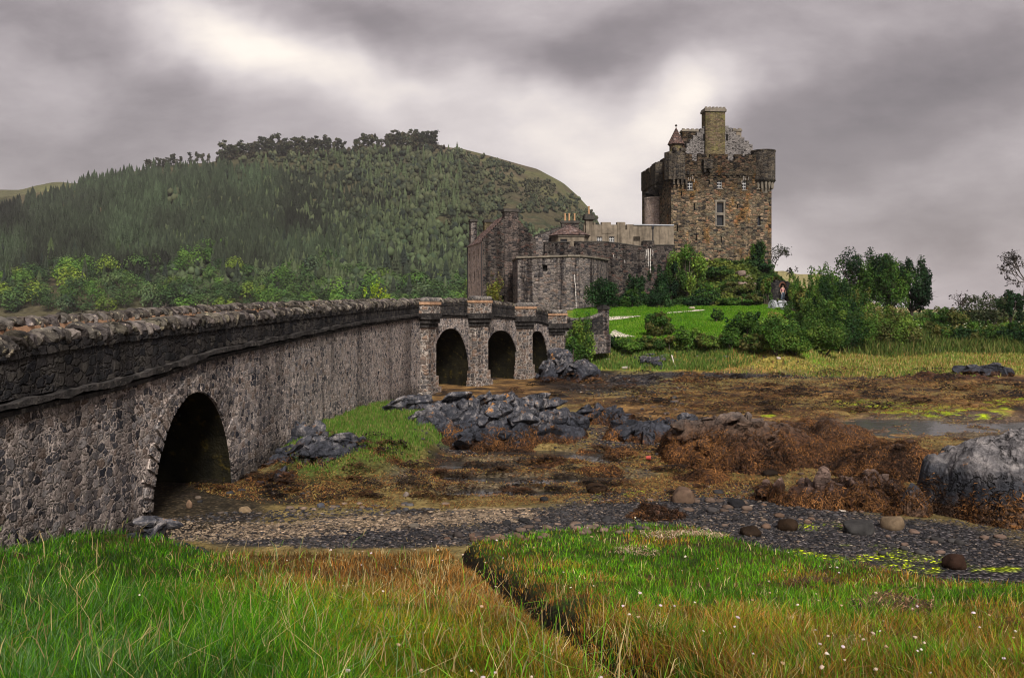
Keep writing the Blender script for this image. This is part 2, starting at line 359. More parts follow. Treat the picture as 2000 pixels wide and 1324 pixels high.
M['breast'] = rubble('chimney_breast_stone', 0.46, [(0.06, 0.05, 0.047), (0.10, 0.082, 0.074), (0.04, 0.036, 0.036), (0.13, 0.10, 0.088)], (0.12, 0.10, 0.09), 0.10, 0.55, 0.5, 0.15, bump=0.08)

# ---------------------------------------------------------------- terrain
BANK_Y = np.array([2, 3, 6, 8, 10, 12, 14, 17, 20, 26]); BANK_Z = np.array([3.0, 2.9, 2.38, 1.75, 1.26, 0.95, 0.71, 0.30, 0.08, 0.0])
hb = lambda y: np.interp(y, BANK_Y, BANK_Z)
_ty = np.linspace(25, 2.2, 400); _tp = HOR + (CAMZ - hb(_ty)) * FPX / _ty
bankY = lambda py: np.interp(py, _tp, _ty)
EDGE = np.array([(-900, 1000), (0, 1015), (150, 1030), (300, 1038), (400, 1066), (600, 1070), (840, 1066), (890, 1056), (1000, 1047), (1100, 1031), (1250, 1021), (1350, 1028), (1440, 1050), (1560, 1078), (1700, 1107), (1850, 1130), (2000, 1143), (2400, 1180), (3600, 1260)], float)
DITCH = [(885, 1066), (925, 1095), (965, 1125), (1010, 1160), (1100, 1228), (1200, 1290), (1300, 1345), (1420, 1420)]
DITCH_W = [((px - 1000) / FPX * bankY(py), bankY(py)) for px, py in DITCH]
DY_ = np.array([p[1] for p in DITCH_W])[::-1]; DX_ = np.array([p[0] for p in DITCH_W])[::-1]
SH_P = np.array([-600, 700, 800, 900, 1000, 1050, 1090, 1150, 1300, 1450, 1600, 1750, 2000, 2400, 4000]); SH_Y = np.array([150, 150, 140, 100, 80, 67, 63, 61.5, 61, 59, 56, 55, 57, 60, 70])


def seg_dist(x, y, pts):
    d = np.full(x.shape, 1e9)
    for (ax, ay), (bx, by) in zip(pts, pts[1:]):
        t = np.clip(((x - ax) * (bx - ax) + (y - ay) * (by - ay)) / ((bx - ax) ** 2 + (by - ay) ** 2), 0, 1)
        d = np.minimum(d, np.hypot(x - ax - t * (bx - ax), y - ay - t * (by - ay)))
    return d


def bank_mask(x, y):
    px = 1000 + FPX * x / np.maximum(y, 0.5)
    ye = bankY(np.interp(px, EDGE[:, 0], EDGE[:, 1])) + 0.25 * n2(x, y, 1.3, 3, 5).reshape(np.shape(x))
    return ss(0.0, 0.8, ye - y)


def island_t(x, y):
    px = 1000 + FPX * x / np.maximum(y, 0.5)
    return y - np.interp(px, SH_P, SH_Y), px


def H(x, y, rough=True):
    x = np.asarray(x, float); y = np.asarray(y, float)
    nz = lambda sc, o, s: n2(x, y, sc, o, s).reshape(x.shape)
    t, px = island_t(x, y)
    z = 0.05 * nz(0.16, 3, 1) + 0.05
    if rough:
        flat = 1 - ss(0, 2, t)
        z = z + flat * (0.09 * np.maximum(0, nz(0.9, 3, 2)) + 0.05 * nz(3.0, 2, 3)) * ss(19, 24, y + 3 * nz(0.3, 2, 4))
    py0 = HOR + CAMZ * FPX / np.maximum(y, 1)
    for cx, cy, rx, ry, dz in POOLS:
        z = z - dz * ss(1.0, 0.4, np.hypot((px - cx) / rx, (py0 - cy) / ry) + 0.3 * nz(0.6, 2, 6) + 0.75 * n2(x * 0.35, y * 1.3, 1.1, 3, 16).reshape(x.shape))
    # grassy shelf by the bridge
    z = z + 0.55 * ss(1.15, 0.75, np.hypot((x + 4.7) / 2.7, (y - 29.5) / 7.0) + 0.15 * nz(0.5, 2, 7))
    # near bank
    m = bank_mask(x, y); b = hb(y) + 0.07 * nz(0.8, 3, 8) + 0.03 * nz(3.0, 2, 9)
    dd = seg_dist(x, y, DITCH_W); dx_ = (px - 1000) / FPX * y - np.interp(y, DY_, DX_)
    b = b + 0.06 * ss(0.0, 0.5, dx_) * ss(6, 7.5, y) - 0.32 * np.exp(-(dd / 0.13) ** 2)
    z = z + m * (b - z)
    # island
    zl = np.interp(t, [0, 1.5, 3.5, 6, 12, 20, 28, 40, 70], [0, 0.55, 1.75, 2.25, 2.95, 3.85, 4.35, 4.55, 4.7])
    zr = np.interp(t, [0, 4, 10, 18, 22, 30, 45, 80], [0.02, 0.14, 0.27, 0.50, 1.1, 2.0, 2.9, 3.4])
    w = ss(1500, 1640, px); zi = zl * (1 - w) + zr * w + np.where(t > 3, 0.34, 0.06) * nz(0.22, 3, 10) * ss(0, 6, t)
    ex = np.where(x < 26, (x - 26) / 22.0, (x - 26) / 15.0); e = np.hypot(ex, np.where(y < 121, (y - 121) / 25.0, (y - 121) / 30.0)) + 0.06 * nz(0.2, 3, 11)
    mo = ss(1.02, 0.48, e); zi = zi + mo * (10.0 - zi)
    if rough: zi = zi + mo * (1 - ss(0.5, 0.35, e)) * 0.7 * nz(0.45, 3, 12)
    zi = zi * ss(185, 150, y) * ss(70, 52, np.abs(x - 18)) - 3.0 * (1 - ss(185, 150, y) * ss(70, 52, np.abs(x - 18)))
    z = np.where(t > 0, np.maximum(zi, z * ss(2, 0, t)), z)
    # open loch to the left of the causeway and far off
    z = z - 0.9 * ss(-15, -22, x) * ss(6, 18, y) - 3.0 * ss(150, 200, y) * (t <= 0)
    return z


POOLS = [(1060, 888, 170, 12, 0.33), (920, 962, 120, 14, 0.33), (1070, 938, 200, 11, 0.33), (1020, 966, 260, 10, 0.28), (960, 908, 140, 12, 0.30), (1190, 938, 90, 10, 0.30), (1850, 834, 290, 24, 0.115), (1700, 822, 120, 9, 0.13), (2150, 820, 200, 26, 0.2), (1200, 902, 60, 5, 0.12), (1320, 903, 70, 5, 0.12)]
WATER_Z = -0.035


def ground_hit(px, py, ymax=160.0):
    """where the sight line through a photo pixel first meets the terrain"""
    ys = np.geomspace(2.5, ymax, 1400); xs = (px - 1000) / FPX * ys; zr = CAMZ - (py - HOR) / FPX * ys
    k = np.nonzero(zr < H(xs, ys, False))[0]
    i = k[0] if len(k) else len(ys) - 1
    return float(xs[i]), float(ys[i]), float(H(xs[i:i + 1], ys[i:i + 1], False)[0])


def at(px, Y): return (px - 1000) / FPX * Y
def zat(py, Y): return CAMZ - (py - HOR) / FPX * Y
def h1(x, y): return float(H(np.array([x]), np.array([y]))[0])


# ground sheet: fine near the camera, coarse towards the horizon
_pxs = np.concatenate([np.linspace(-5000, -900, 50)[:-1], np.linspace(-900, 2900, 640), np.linspace(2900, 7000, 50)[1:]])
_ys = np.concatenate([np.geomspace(2.0, 160, 520), np.geomspace(165, 1650, 30)])
GX = np.clip((_pxs[None, :] - 1000) / FPX * _ys[:, None], -2000, 2000).ravel(); GY = np.repeat(_ys, len(_pxs))
GZ = H(GX, GY)
t_, px_ = island_t(GX, GY); py_ = HOR + CAMZ * FPX / GY
nA, nB, nC, nD = n2(GX, GY, 0.5, 4, 21), n2(GX, GY, 1.7, 3, 22), n2(GX, GY, 0.13, 3, 23), n2(GX, GY, 4.0, 2, 24)
c3 = lambda *c: np.array(c)[None, :]
mixc = lambda a, b, w: a + (b - a) * np.clip(w, 0, 1)[:, None]


def zone(list_, warp=0.35):
    m = np.zeros(len(GX))
    for cx, cy, rx, ry in list_:
        m = np.maximum(m, ss(1.1, 0.7, np.hypot((px_ - cx) / rx, (py_ - cy) / ry) + warp * nA + warp * 0.6 * nB))
    return m


weedc = mixc(np.repeat(c3(0.062, 0.037, 0.020), len(GX), 0), c3(0.235, 0.138, 0.052), ss(-0.3, 0.5, nB + 0.5 * nA)); weedc = mixc(weedc, c3(0.15, 0.125, 0.05), ss(-0.1, 0.3, nC + 0.6 * nB) * (1 + 0.7 * ss(44, 50, GY)) * 0.75); weedc = mixc(weedc, c3(0.022, 0.016, 0.013), ss(0.12, 0.36, n2(GX, GY, 0.55, 4, 25)))
gravel = zone([(1400, 1005, 330, 52), (1700, 1070, 420, 52), (1130, 1030, 260, 32), (1950, 1120, 300, 40), (700, 1050, 420, 26), (1230, 745, 60, 14), (1250, 860, 110, 28), (900, 870, 120, 20)])
gravel = np.maximum(gravel, zone([(1450, 735, 330, 7), (1750, 738, 150, 6)], 0.6))
tan = zone([(520, 1040, 160, 17), (760, 1024, 220, 18), (960, 1010, 130, 14)], 0.3)
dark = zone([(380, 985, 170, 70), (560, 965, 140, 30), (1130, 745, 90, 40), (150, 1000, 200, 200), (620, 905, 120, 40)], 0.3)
algae = zone([(1190, 976, 55, 9), (1600, 1036, 75, 12), (1650, 1088, 140, 16), (1900, 1112, 190, 18), (1830, 803, 190, 14), (1680, 790, 70, 8), (1960, 787, 70, 10), (1240, 962, 70, 5), (1480, 965, 90, 4), (1520, 815, 90, 4)], 0.75)
mud = zone([(1000, 940, 260, 34), (1050, 890, 200, 14), (1850, 832, 300, 26)], 0.5)
col = weedc.copy()
col = mixc(col, c3(0.105, 0.085, 0.075), mud * 0.55)
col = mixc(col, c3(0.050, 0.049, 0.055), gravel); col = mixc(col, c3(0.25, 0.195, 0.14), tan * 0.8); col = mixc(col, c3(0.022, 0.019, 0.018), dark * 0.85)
col = mixc(col, c3(0.30, 0.40, 0.012), algae * ss(-0.05, 0.25, nB + 0.4 * nD))
peb = np.clip(gravel + tan * 0.8 + dark * 0.5 + mud * 0.4, 0, 1)
# shore turf of the island, lawn, scrub soil
turf = mixc(np.repeat(c3(0.23, 0.19, 0.045), len(GX), 0), c3(0.12, 0.19, 0.03), ss(-0.2, 0.3, nA + 0.5 * nC)); turf = mixc(turf, c3(0.26, 0.13, 0.04), ss(0.1, 0.45, n2(GX, GY, 0.3, 3, 26)) * 0.6)
col = mixc(col, turf, ss(-1.2, 1.0, t_ + 1.2 * nA + 0.8 * nB)); peb = peb * ss(1.0, -1.2, t_ + 1.2 * nA)
lawn = mixc(np.repeat(c3(0.055, 0.155, 0.008), len(GX), 0), c3(0.115, 0.20, 0.014), ss(-0.3, 0.4, nC + 0.5 * nA)); lawn = mixc(lawn, c3(0.05, 0.13, 0.012), ss(0.0, 0.4, nB + 0.5 * nA) * 0.8)
lm = ss(3.4, 5.0, t_) * ss(1640, 1590, px_) * ss(1090, 1130, px_)
col = mixc(col, lawn, lm)
col = mixc(col, c3(0.05, 0.085, 0.02), ss(1500, 1600, px_) * ss(17, 22, t_))
e_ = np.hypot(np.where(GX < 26, (GX - 26) / 22.0, (GX - 26) / 15.0), (GY - 121) / 25.0)
col = mixc(col, mixc(np.repeat(c3(0.035, 0.065, 0.014), len(GX), 0), c3(0.14, 0.115, 0.095), ss(0.2, 0.45, n2(GX, GY, 0.5, 3, 27))), ss(1.03, 0.93, e_ + 0.05 * nA) * (t_ > 4))
shelf = ss(1.12, 0.85, np.hypot((GX + 4.7) / 2.7, (GY - 29.5) / 7.0) + 0.15 * nA)
col = mixc(col, c3(0.075, 0.105, 0.02), shelf); peb *= 1 - shelf
bm_ = bank_mask(GX, GY)
col = mixc(col, mixc(np.repeat(c3(0.030, 0.045, 0.010), len(GX), 0), c3(0.06, 0.036, 0.016), ss(-0.1, 0.3, nA)), ss(0.05, 0.3, bm_)); col = mixc(col, c3(0.014, 0.011, 0.007), ss(0.25, 0.6, bm_) * ss(0.30, 0.14, seg_dist(GX, GY, DITCH_W))); peb *= ss(0.3, 0.05, bm_)
_ni, _nj = len(_ys), len(_pxs); _i = np.arange((_ni - 1) * (_nj - 1)); _r = _i // (_nj - 1); _c = _i % (_nj - 1); _a = _r * _nj + _c
m, t, b = material('foreshore_and_turf')
_P = t.node('ShaderNodeNewGeometry').outputs['Position']; _at = t.node('ShaderNodeAttribute', attribute_name='col').outputs['Color']; _pe = t.node('ShaderNodeAttribute', attribute_name='pebble').outputs['Fac']
_f1 = t.noise(_P, 9.0, 6, 0.68); _f2 = t.noise(_P, 1.7, 5, 0.6)
_cl = t.mix(1.0, _at, t.ramp(_f1, [(0.28, (0.30, 0.30, 0.30)), (0.5, (0.95, 0.95, 0.95)), (0.74, (1.8, 1.75, 1.7))]), 'MULTIPLY')
_cl = t.mix(1.0, _cl, t.ramp(_f2, [(0.3, (0.55, 0.52, 0.5)), (0.7, (1.4, 1.4, 1.4))]), 'MULTIPLY')
_vs = t.node('ShaderNodeTexVoronoi', {'Vector': t.vec('MULTIPLY', _P, (1, 1.0, 1.6)), 'Scale': 13.0}); _sv = t.node('ShaderNodeSeparateColor', {0: _vs.outputs['Color']})
_pc = t.mix(1.0, _at, t.ramp(_sv.outputs[0], [(0.0, (0.25, 0.25, 0.28)), (0.35, (0.7, 0.7, 0.75)), (0.7, (1.5, 1.4, 1.35)), (0.93, (4.2, 3.7, 3.3))]), 'MULTIPLY')
_pc = t.mix(1.0, _pc, t.ramp(_vs.outputs['Distance'], [(0.2, (1.15, 1.15, 1.15)), (0.62, (0.2, 0.2, 0.2))]), 'MULTIPLY')
_cl = t.mix(t.math('MULTIPLY', _pe, 0.9), _cl, _pc)
_hh = t.math('ADD', t.math('MULTIPLY', _f1, 1.0), t.math('MULTIPLY', t.math('SUBTRACT', 0.6, _vs.outputs['Distance']), t.math('MULTIPLY', _pe, 1.2)))
finish(t, b, _cl, t.mr(_f2, 0.35, 0.65, 0.7, 0.95), _hh, 0.06, 1.0, 0.08)
M['ground'] = m
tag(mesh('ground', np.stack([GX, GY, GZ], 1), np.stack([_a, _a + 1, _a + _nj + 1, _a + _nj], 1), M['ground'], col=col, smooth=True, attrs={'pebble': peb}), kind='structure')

m, t, b = material('loch_water')
_P = t.node('ShaderNodeNewGeometry').outputs['Position']
finish(t, b, (0.035, 0.032, 0.028), 0.12, t.noise(_P, 2.2, 4, 0.6), 0.03, 0.5, 0.5)
tag(mesh('water', [(-2000, -60, WATER_Z), (2000, -60, WATER_Z), (2000, 1650, WATER_Z), (-2000, 1650, WATER_Z)], np.array([[0, 1, 2, 3]]), m), kind='structure')

# ---------------------------------------------------------------- the hills
RID = np.array([(-900, 440), (-500, 420), (-200, 395), (0, 385), (150, 366), (215, 346), (290, 330), (340, 322), (410, 318), (450, 306), (560, 300), (650, 298), (730, 292), (800, 290), (860, 288), (900, 291), (960, 305), (1050, 330), (1100, 358), (1130, 385), (1160, 418), (1180, 455), (1230, 500), (1300, 545), (1400, 590), (1500, 606), (1700, 615)], float)
Y0, Y1 = 430.0, 900.0


def hillH(x, y):
    x = np.asarray(x, float); y = np.asarray(y, float); px = 1000 + FPX * x / y
    zr = CAMZ + (HOR - np.interp(px, RID[:, 0], RID[:, 1])) / FPX * Y1
    t = (y - Y0) / (Y1 - Y0)
    prof = np.where(t < 1, np.clip(t, 0, 1) ** 0.92, 1 - 0.25 * (t - 1))
    nz = n2(x, y, 0.012, 4, 31).reshape(x.shape); rg = ridged(np.stack([x.ravel() * 0.006, y.ravel() * 0.003, np.zeros(x.size)], 1), 3, 33).reshape(x.shape)
    sl = np.clip(t * 4, 0, 1) * np.clip((1 - t) * 5, 0, 1)
    return -2.0 + (zr + 2) * prof + sl * (9 * nz + 10 * (rg - 0.4)) * np.clip(zr / 80, 0, 1) + np.where(t >= 0.8, 1.2 * nz, 0)


hp = np.linspace(-1000, 1700, 340); hy = np.concatenate([np.linspace(Y0, Y1, 130), np.linspace(Y1 + 6, 1250, 24)])
HX = ((hp[None, :] - 1000) / FPX * hy[:, None]).ravel(); HY = np.repeat(hy, len(hp)); HZ = hillH(HX, HY)
a1, a2, a3 = n2(HX, HY, 0.011, 4, 41), n2(HX, HY, 0.05, 3, 42), n2(HX, HY, 0.004, 3, 43)
hc = mixc(np.repeat(c3(0.058, 0.054, 0.028), len(HX), 0), c3(0.085, 0.068, 0.042), ss(-0.2, 0.3, a1)); hc = mixc(hc, c3(0.10, 0.125, 0.035), ss(0.2, 0.5, a1 + 0.5 * a2) * 0.6); hc = mixc(hc, c3(0.035, 0.040, 0.022), ss(0.1, 0.4, a2 - 0.3 * a1))
hpx = 1000 + FPX * HX / HY
hc = mixc(hc, mixc(np.repeat(c3(0.075, 0.06, 0.040), len(HX), 0), c3(0.085, 0.085, 0.038), ss(-0.05, 0.35, a1 + 0.5 * a2)), ss(880, 1060, hpx) * ss(0.35, 0.7, (HY - Y0) / (Y1 - Y0)) * 0.8)
_ni, _nj = len(hy), len(hp); _i = np.arange((_ni - 1) * (_nj - 1)); _a = (_i // (_nj - 1)) * _nj + _i % (_nj - 1)
m, t, b = material('moor_hillside')
_P = t.node('ShaderNodeNewGeometry').outputs['Position']; _at = t.node('ShaderNodeAttribute', attribute_name='col').outputs['Color']
_n = t.noise(_P, 0.22, 6, 0.68)
finish(t, b, t.mix(1.0, _at, t.ramp(_n, [(0.3, (0.45, 0.45, 0.45)), (0.7, (1.5, 1.5, 1.5))]), 'MULTIPLY'), 0.95, _n, 2.5, 1.0, 0.05)
M['moor'] = m
HILL_F = np.stack([_a, _a + 1, _a + _nj + 1, _a + _nj], 1)
tag(mesh('hill', np.stack([HX, HY, HZ], 1), HILL_F, M['moor'], col=hc, smooth=True), kind='structure')


def ridge(name, prof, ya, yb, colA, colB, seed):
    pr = np.array(prof, float); p = np.linspace(pr[0, 0], pr[-1, 0], 160); y = np.linspace(ya, yb, 30)
    X = ((p[None, :] - 1000) / FPX * y[:, None]).ravel(); Yv = np.repeat(y, len(p)); P = np.tile(p, len(y))
    zr = CAMZ + (HOR - np.interp(P, pr[:, 0], pr[:, 1])) / FPX * (ya + 0.6 * (yb - ya)); t = (Yv - ya) / (yb - ya)
    Z = -2 + (zr + 2) * np.where(t < 0.6, (t / 0.6) ** 0.7, 1 - 0.5 * (t - 0.6)) + n2(X, Yv, 0.008, 4, seed) * 6 * np.clip(t * 3, 0, 1) * np.clip(zr / 40, 0, 1)
    n = n2(X, Yv, 0.01, 4, seed + 1); c = mixc(np.repeat(c3(*colA), len(X), 0), c3(*colB), ss(-0.25, 0.3, n))
    i = np.arange(29 * 159); a = (i // 159) * 160 + i % 159
    tag(mesh(name, np.stack([X, Yv, Z], 1), np.stack([a, a + 1, a + 161, a + 160], 1), M['moor'], col=c, smooth=True), kind='structure')


ridge('moorland_hill', [(-900, 380), (-300, 370), (-60, 364), (40, 367), (70, 358), (120, 352), (160, 353), (210, 356), (260, 362), (330, 380), (420, 420), (560, 480)], 1000, 1500, (0.075, 0.072, 0.035), (0.13, 0.14, 0.04), 51)
ridge('sandy_hill', [(1330, 600), (1420, 560), (1490, 528), (1530, 527), (1560, 534), (1600, 535), (1630, 545), (1670, 575), (1720, 598), (1850, 606), (2000, 608), (2300, 610), (2600, 614)], 700, 1100, (0.30, 0.21, 0.12), (0.22, 0.19, 0.08), 55)

# ---------------------------------------------------------------- the bridge
FACE = np.array([(-8.55, 4.0), (-8.1, 9.5), (-7.8, 13.3), (-7.43, 17.8), (-7.08, 21.9), (-6.02, 32.6), (-4.95, 43.2), (-4.45, 45.6), (-2.0, 49.85), (3.2, 59.0), (4.1, 60.6)])
ZS = np.array([(4, 2.70), (9.5, 2.84), (13.3, 2.94), (16.1, 3.02), (18, 3.13), (20.4, 3.36), (26.9, 3.62), (33.8, 3.86), (44.9, 4.06), (47.5, 4.08), (51, 4.02), (54, 3.84), (55.5, 3.68), (57.5, 3.40), (59, 3.2), (60.6, 3.0)])
ZC = np.array([(4, 3.9), (9.5, 4.0), (13.3, 4.08), (14.6, 4.15), (16.7, 4.23), (23.5, 4.43), (27.7, 4.55), (33.6, 4.70), (45, 4.92), (47.5, 5.02), (49.9, 5.05), (53.4, 4.80), (56.9, 4.46), (58.2, 4.27), (60.6, 3.85)])
_sl = np.concatenate([[0], np.cumsum(np.hypot(*np.diff(FACE, axis=0).T))])
def bp(s, off=0.0):
    """point on the bridge: s along the face seen from the shore, off to its right (outwards)"""
    s = np.asarray(s, float); x = np.interp(s, _sl, FACE[:, 0]); y = np.interp(s, _sl, FACE[:, 1])
    e = 0.7; tx = np.interp(s + e, _sl, FACE[:, 0]) - np.interp(s - e, _sl, FACE[:, 0]); ty = np.interp(s + e, _sl, FACE[:, 1]) - np.interp(s - e, _sl, FACE[:, 1]); L = np.hypot(tx, ty)
    return x + off * ty / L, y - off * tx / L
def sY(Y): return float(np.interp(Y, FACE[:, 1], _sl))
def zs(s): return np.interp(np.interp(s, _sl, FACE[:, 1]), ZS[:, 0], ZS[:, 1])
def zc(s): return np.interp(np.interp(s, _sl, FACE[:, 1]), ZC[:, 0], ZC[:, 1])
BW = 4.2; SMAX = _sl[-1]
ARCH = [(sY(17.85), sY(21.95), 2.55, 2.0), (sY(45.75), sY(49.15), 3.33, 2.3), (sY(50.1), sY(54.15), 3.1, 2.3), (sY(54.75), sY(57.6), 2.95, 2.3)]


def arch_z(s):
    z = np.full(np.shape(s), -0.8)
    for a, b, h, p in ARCH:
        u = np.abs((s - (a + b) / 2) / ((b - a) / 2)); ins = u < 1
        z = np.where(ins, -0.25 + (h + 0.25) * np.clip(1 - np.minimum(u, 1) ** p, 0, 1) ** (1 / p), z)
    return z


bridge = thing('stone_bridge', 'long dark rubble stone footbridge with arches leading to the castle', 'bridge')
S = np.unique(np.concatenate([np.arange(0, SMAX, 0.15), [SMAX]] + [np.concatenate([a + (b - a) * 0.5 * (1 - np.cos(np.linspace(0.0, np.pi, 40))), [a - 1e-3, b + 1e-3]]) for a, b, h, p in ARCH]))
mb = MB()
for side, off in ((0, 0.0), (1, -BW)):
    x, y = bp(S, off); z0 = arch_z(S); z1 = zs(S) - 0.13; n = len(S)
    rows = [z0 + (z1 - z0) * k / 4 for k in range(5)]
    V = np.concatenate([np.stack([x, y, r], 1) for r in rows]); i = np.arange(n - 1)
    F = np.concatenate([np.stack([i + k * n, i + 1 + k * n, i + 1 + (k + 1) * n, i + (k + 1) * n], 1) for k in range(4)])
    mb.add(V, F if side == 0 else F[:, ::-1])
for s in (0.0, SMAX):
    x0, y0 = bp(s); x1, y1 = bp(s, -BW); mb.quad((x0, y0, -0.8), (x1, y1, -0.8), (x1, y1, zs(s) - 0.13), (x0, y0, zs(s) - 0.13))
mb.build('wall', M['bridge'], bridge)
for a, b, h, p in ARCH:            # each arch: soffit and ring of voussoirs
    ss_ = a + (b - a) * 0.5 * (1 - np.cos(np.linspace(0, np.pi, 40))); z = arch_z(np.clip(ss_, a + 1e-4, b - 1e-4)); z[0] = z[-1] = -0.8
    x0, y0 = bp(ss_, 0.0); x1, y1 = bp(ss_, -BW); i = np.arange(39)
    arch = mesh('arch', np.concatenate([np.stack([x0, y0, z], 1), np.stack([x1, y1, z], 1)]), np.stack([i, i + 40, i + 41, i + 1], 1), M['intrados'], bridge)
    for off, sg in ((0.0, 1), (-BW, -1)):
        vb = MB(); nv = 34; th = np.linspace(0, np.pi, nv + 1)
        for k in range(nv):
            q = []
            dpt = 0.42 + RNG.uniform(-0.09, 0.1); pr = 0.035 + RNG.uniform(0, 0.03)
            for tt in (th[k] + 0.012, th[k + 1] - 0.012):
                c, sn = math.cos(tt), math.sin(tt); u = np.sign(c) * abs(c) ** (2 / p); w = sn ** (2 / p)
                for r in (0.02, dpt):
                    q.append(((a + b) / 2 - ((b - a) / 2 + r) * u, -0.25 + (h + 0.25 + r) * w))
            pts = [q[0], q[1], q[3], q[2]]
            lo = [(*[float(v) for v in bp(s, off - 0.2 * sg)], z) for s, z in pts]; hi = [(*[float(v) for v in bp(s, off + pr * sg)], z) for s, z in pts]
            vb.hexa(lo, hi) if sg > 0 else vb.hexa(lo[::-1], hi[::-1])
        vb.build('voussoir_ring', M['bridge'], arch)


def ribbon(name, mat, parent, prof, step=0.5, s0=0.0, s1=SMAX):
    """sweep a closed (offset, z-above-base) profile along the bridge; prof(s) -> list of (off, z)"""
    s = np.concatenate([np.arange(s0, s1, step), [s1]]); V = []; k = len(prof(s0))
    for q in s:
        for o_, z in prof(q): V.append((*[float(v) for v in bp(q, o_)], z))
    F = [[i * k + j, (i + 1) * k + j, (i + 1) * k + (j + 1) % k, i * k + (j + 1) % k] for i in range(len(s) - 1) for j in range(k)]
    V = np.array(V); mb = MB(); mb.add(V, np.array(F)); mb.poly(V[:k][::-1]); mb.poly(V[-k:])
    return mb.build(name, mat, parent)


ribbon('deck', M['deck'], bridge, lambda s: [(-0.4, zs(s) - 0.1), (-0.4, zs(s) + 0.06), (-BW + 0.4, zs(s) + 0.06), (-BW + 0.4, zs(s) - 0.1)])
for off, sg in ((0.0, 1), (-BW, -1)):
    jit = lambda s, k: 0.03 * float(vnoise(np.array([[s * 2.3, k, off]]), 3)[0]) + 0.015 * float(vnoise(np.array([[s * 9.1, k, off]]), 4)[0])
    P_ = lambda lo, hi, za, zb: (lambda s: [(off + sg * lo, za(s)), (off + sg * hi, za(s)), (off + sg * hi, zb(s)), (off + sg * lo, zb(s))] if sg > 0 else [(off + sg * hi, za(s)), (off + sg * lo, za(s)), (off + sg * lo, zb(s)), (off + sg * hi, zb(s))])
    st = ribbon('string_course', M['string'], bridge, P_(-0.42, 0.13, lambda s: zs(s) - 0.01 + jit(s, 1), lambda s: zs(s) + 0.10 + jit(s, 2)), 0.13)
    ribbon('moulding', M['string'], st, P_(-0.35, 0.055, lambda s: zs(s) - 0.131, lambda s: zs(s) - 0.05))
    pp = ribbon('parapet', M['parapet'], bridge, P_(-0.40, -0.02, lambda s: zs(s) + 0.115, lambda s: zc(s) - 0.40))
    ribbon('mortar_bed', M['tanmortar'] if sg < 0 else M['parapet'], pp, P_(-0.43, 0.01, lambda s: zc(s) - 0.405 + 0.01 * math.sin(s * 7), lambda s: zc(s) - 0.24 + 0.02 * math.sin(s * 11)), 0.12)
    cb = MB(); s = 0.0; rng = np.random.default_rng(5 if sg > 0 else 6); V0, F0 = ico(3); cols = []
    while s < SMAX - 0.1:
        w = rng.uniform(0.09, 0.22); hgt = rng.uniform(0.24, 0.40); dp = rng.uniform(0.42, 0.58)
        v = np.sign(V0) * np.abs(V0) ** 0.5
        for _ in range(5):
            d_ = rng.normal(size=3) * np.array([0.5, 1, 1]); d_ /= np.linalg.norm(d_); kk = rng.uniform(0.72, 1.0); e_ = v @ d_; v = v - np.outer(np.maximum(e_ - kk, 0) * 0.9, d_)
        v = v * np.array([w * 0.60, dp / 2, hgt / 2]); v[:, 2] *= 1 - 0.28 * (np.abs(v[:, 1]) / (dp / 2)) ** 2
        v = v + 0.03 * np.stack([vnoise(V0 * 1.7 + s * 7.1, q) for q in (1, 2, 3)], 1) + 0.012 * np.stack([vnoise(V0 * 5 + s * 3.1, q) for q in (1, 2, 3)], 1)
        tl = rng.uniform(-0.6, 0.1); v = np.stack([v[:, 0] + tl * v[:, 2], v[:, 1], v[:, 2]], 1)
        cx, cy = bp(s + w / 2, off - sg * 0.21); ax, ay = bp(s + w / 2 + 0.1, off - sg * 0.21); tx, ty = ax - cx, ay - cy; L = math.hypot(tx, ty); tx /= L; ty /= L
        zz = float(zc(s)) - 0.19 + rng.uniform(-0.05, 0.04)
        cb.add(np.stack([cx + v[:, 0] * tx + v[:, 1] * ty, cy + v[:, 0] * ty - v[:, 1] * tx, zz + v[:, 2]], 1), F0); s += w * 0.93
        cols.append(np.full((len(V0), 3), rng.uniform(0.35, 1.7) * np.array([1, rng.uniform(0.93, 1.0), rng.uniform(0.82, 1.0)])))
    cb.build('coping', M['coping'], pp, col=np.concatenate(cols))

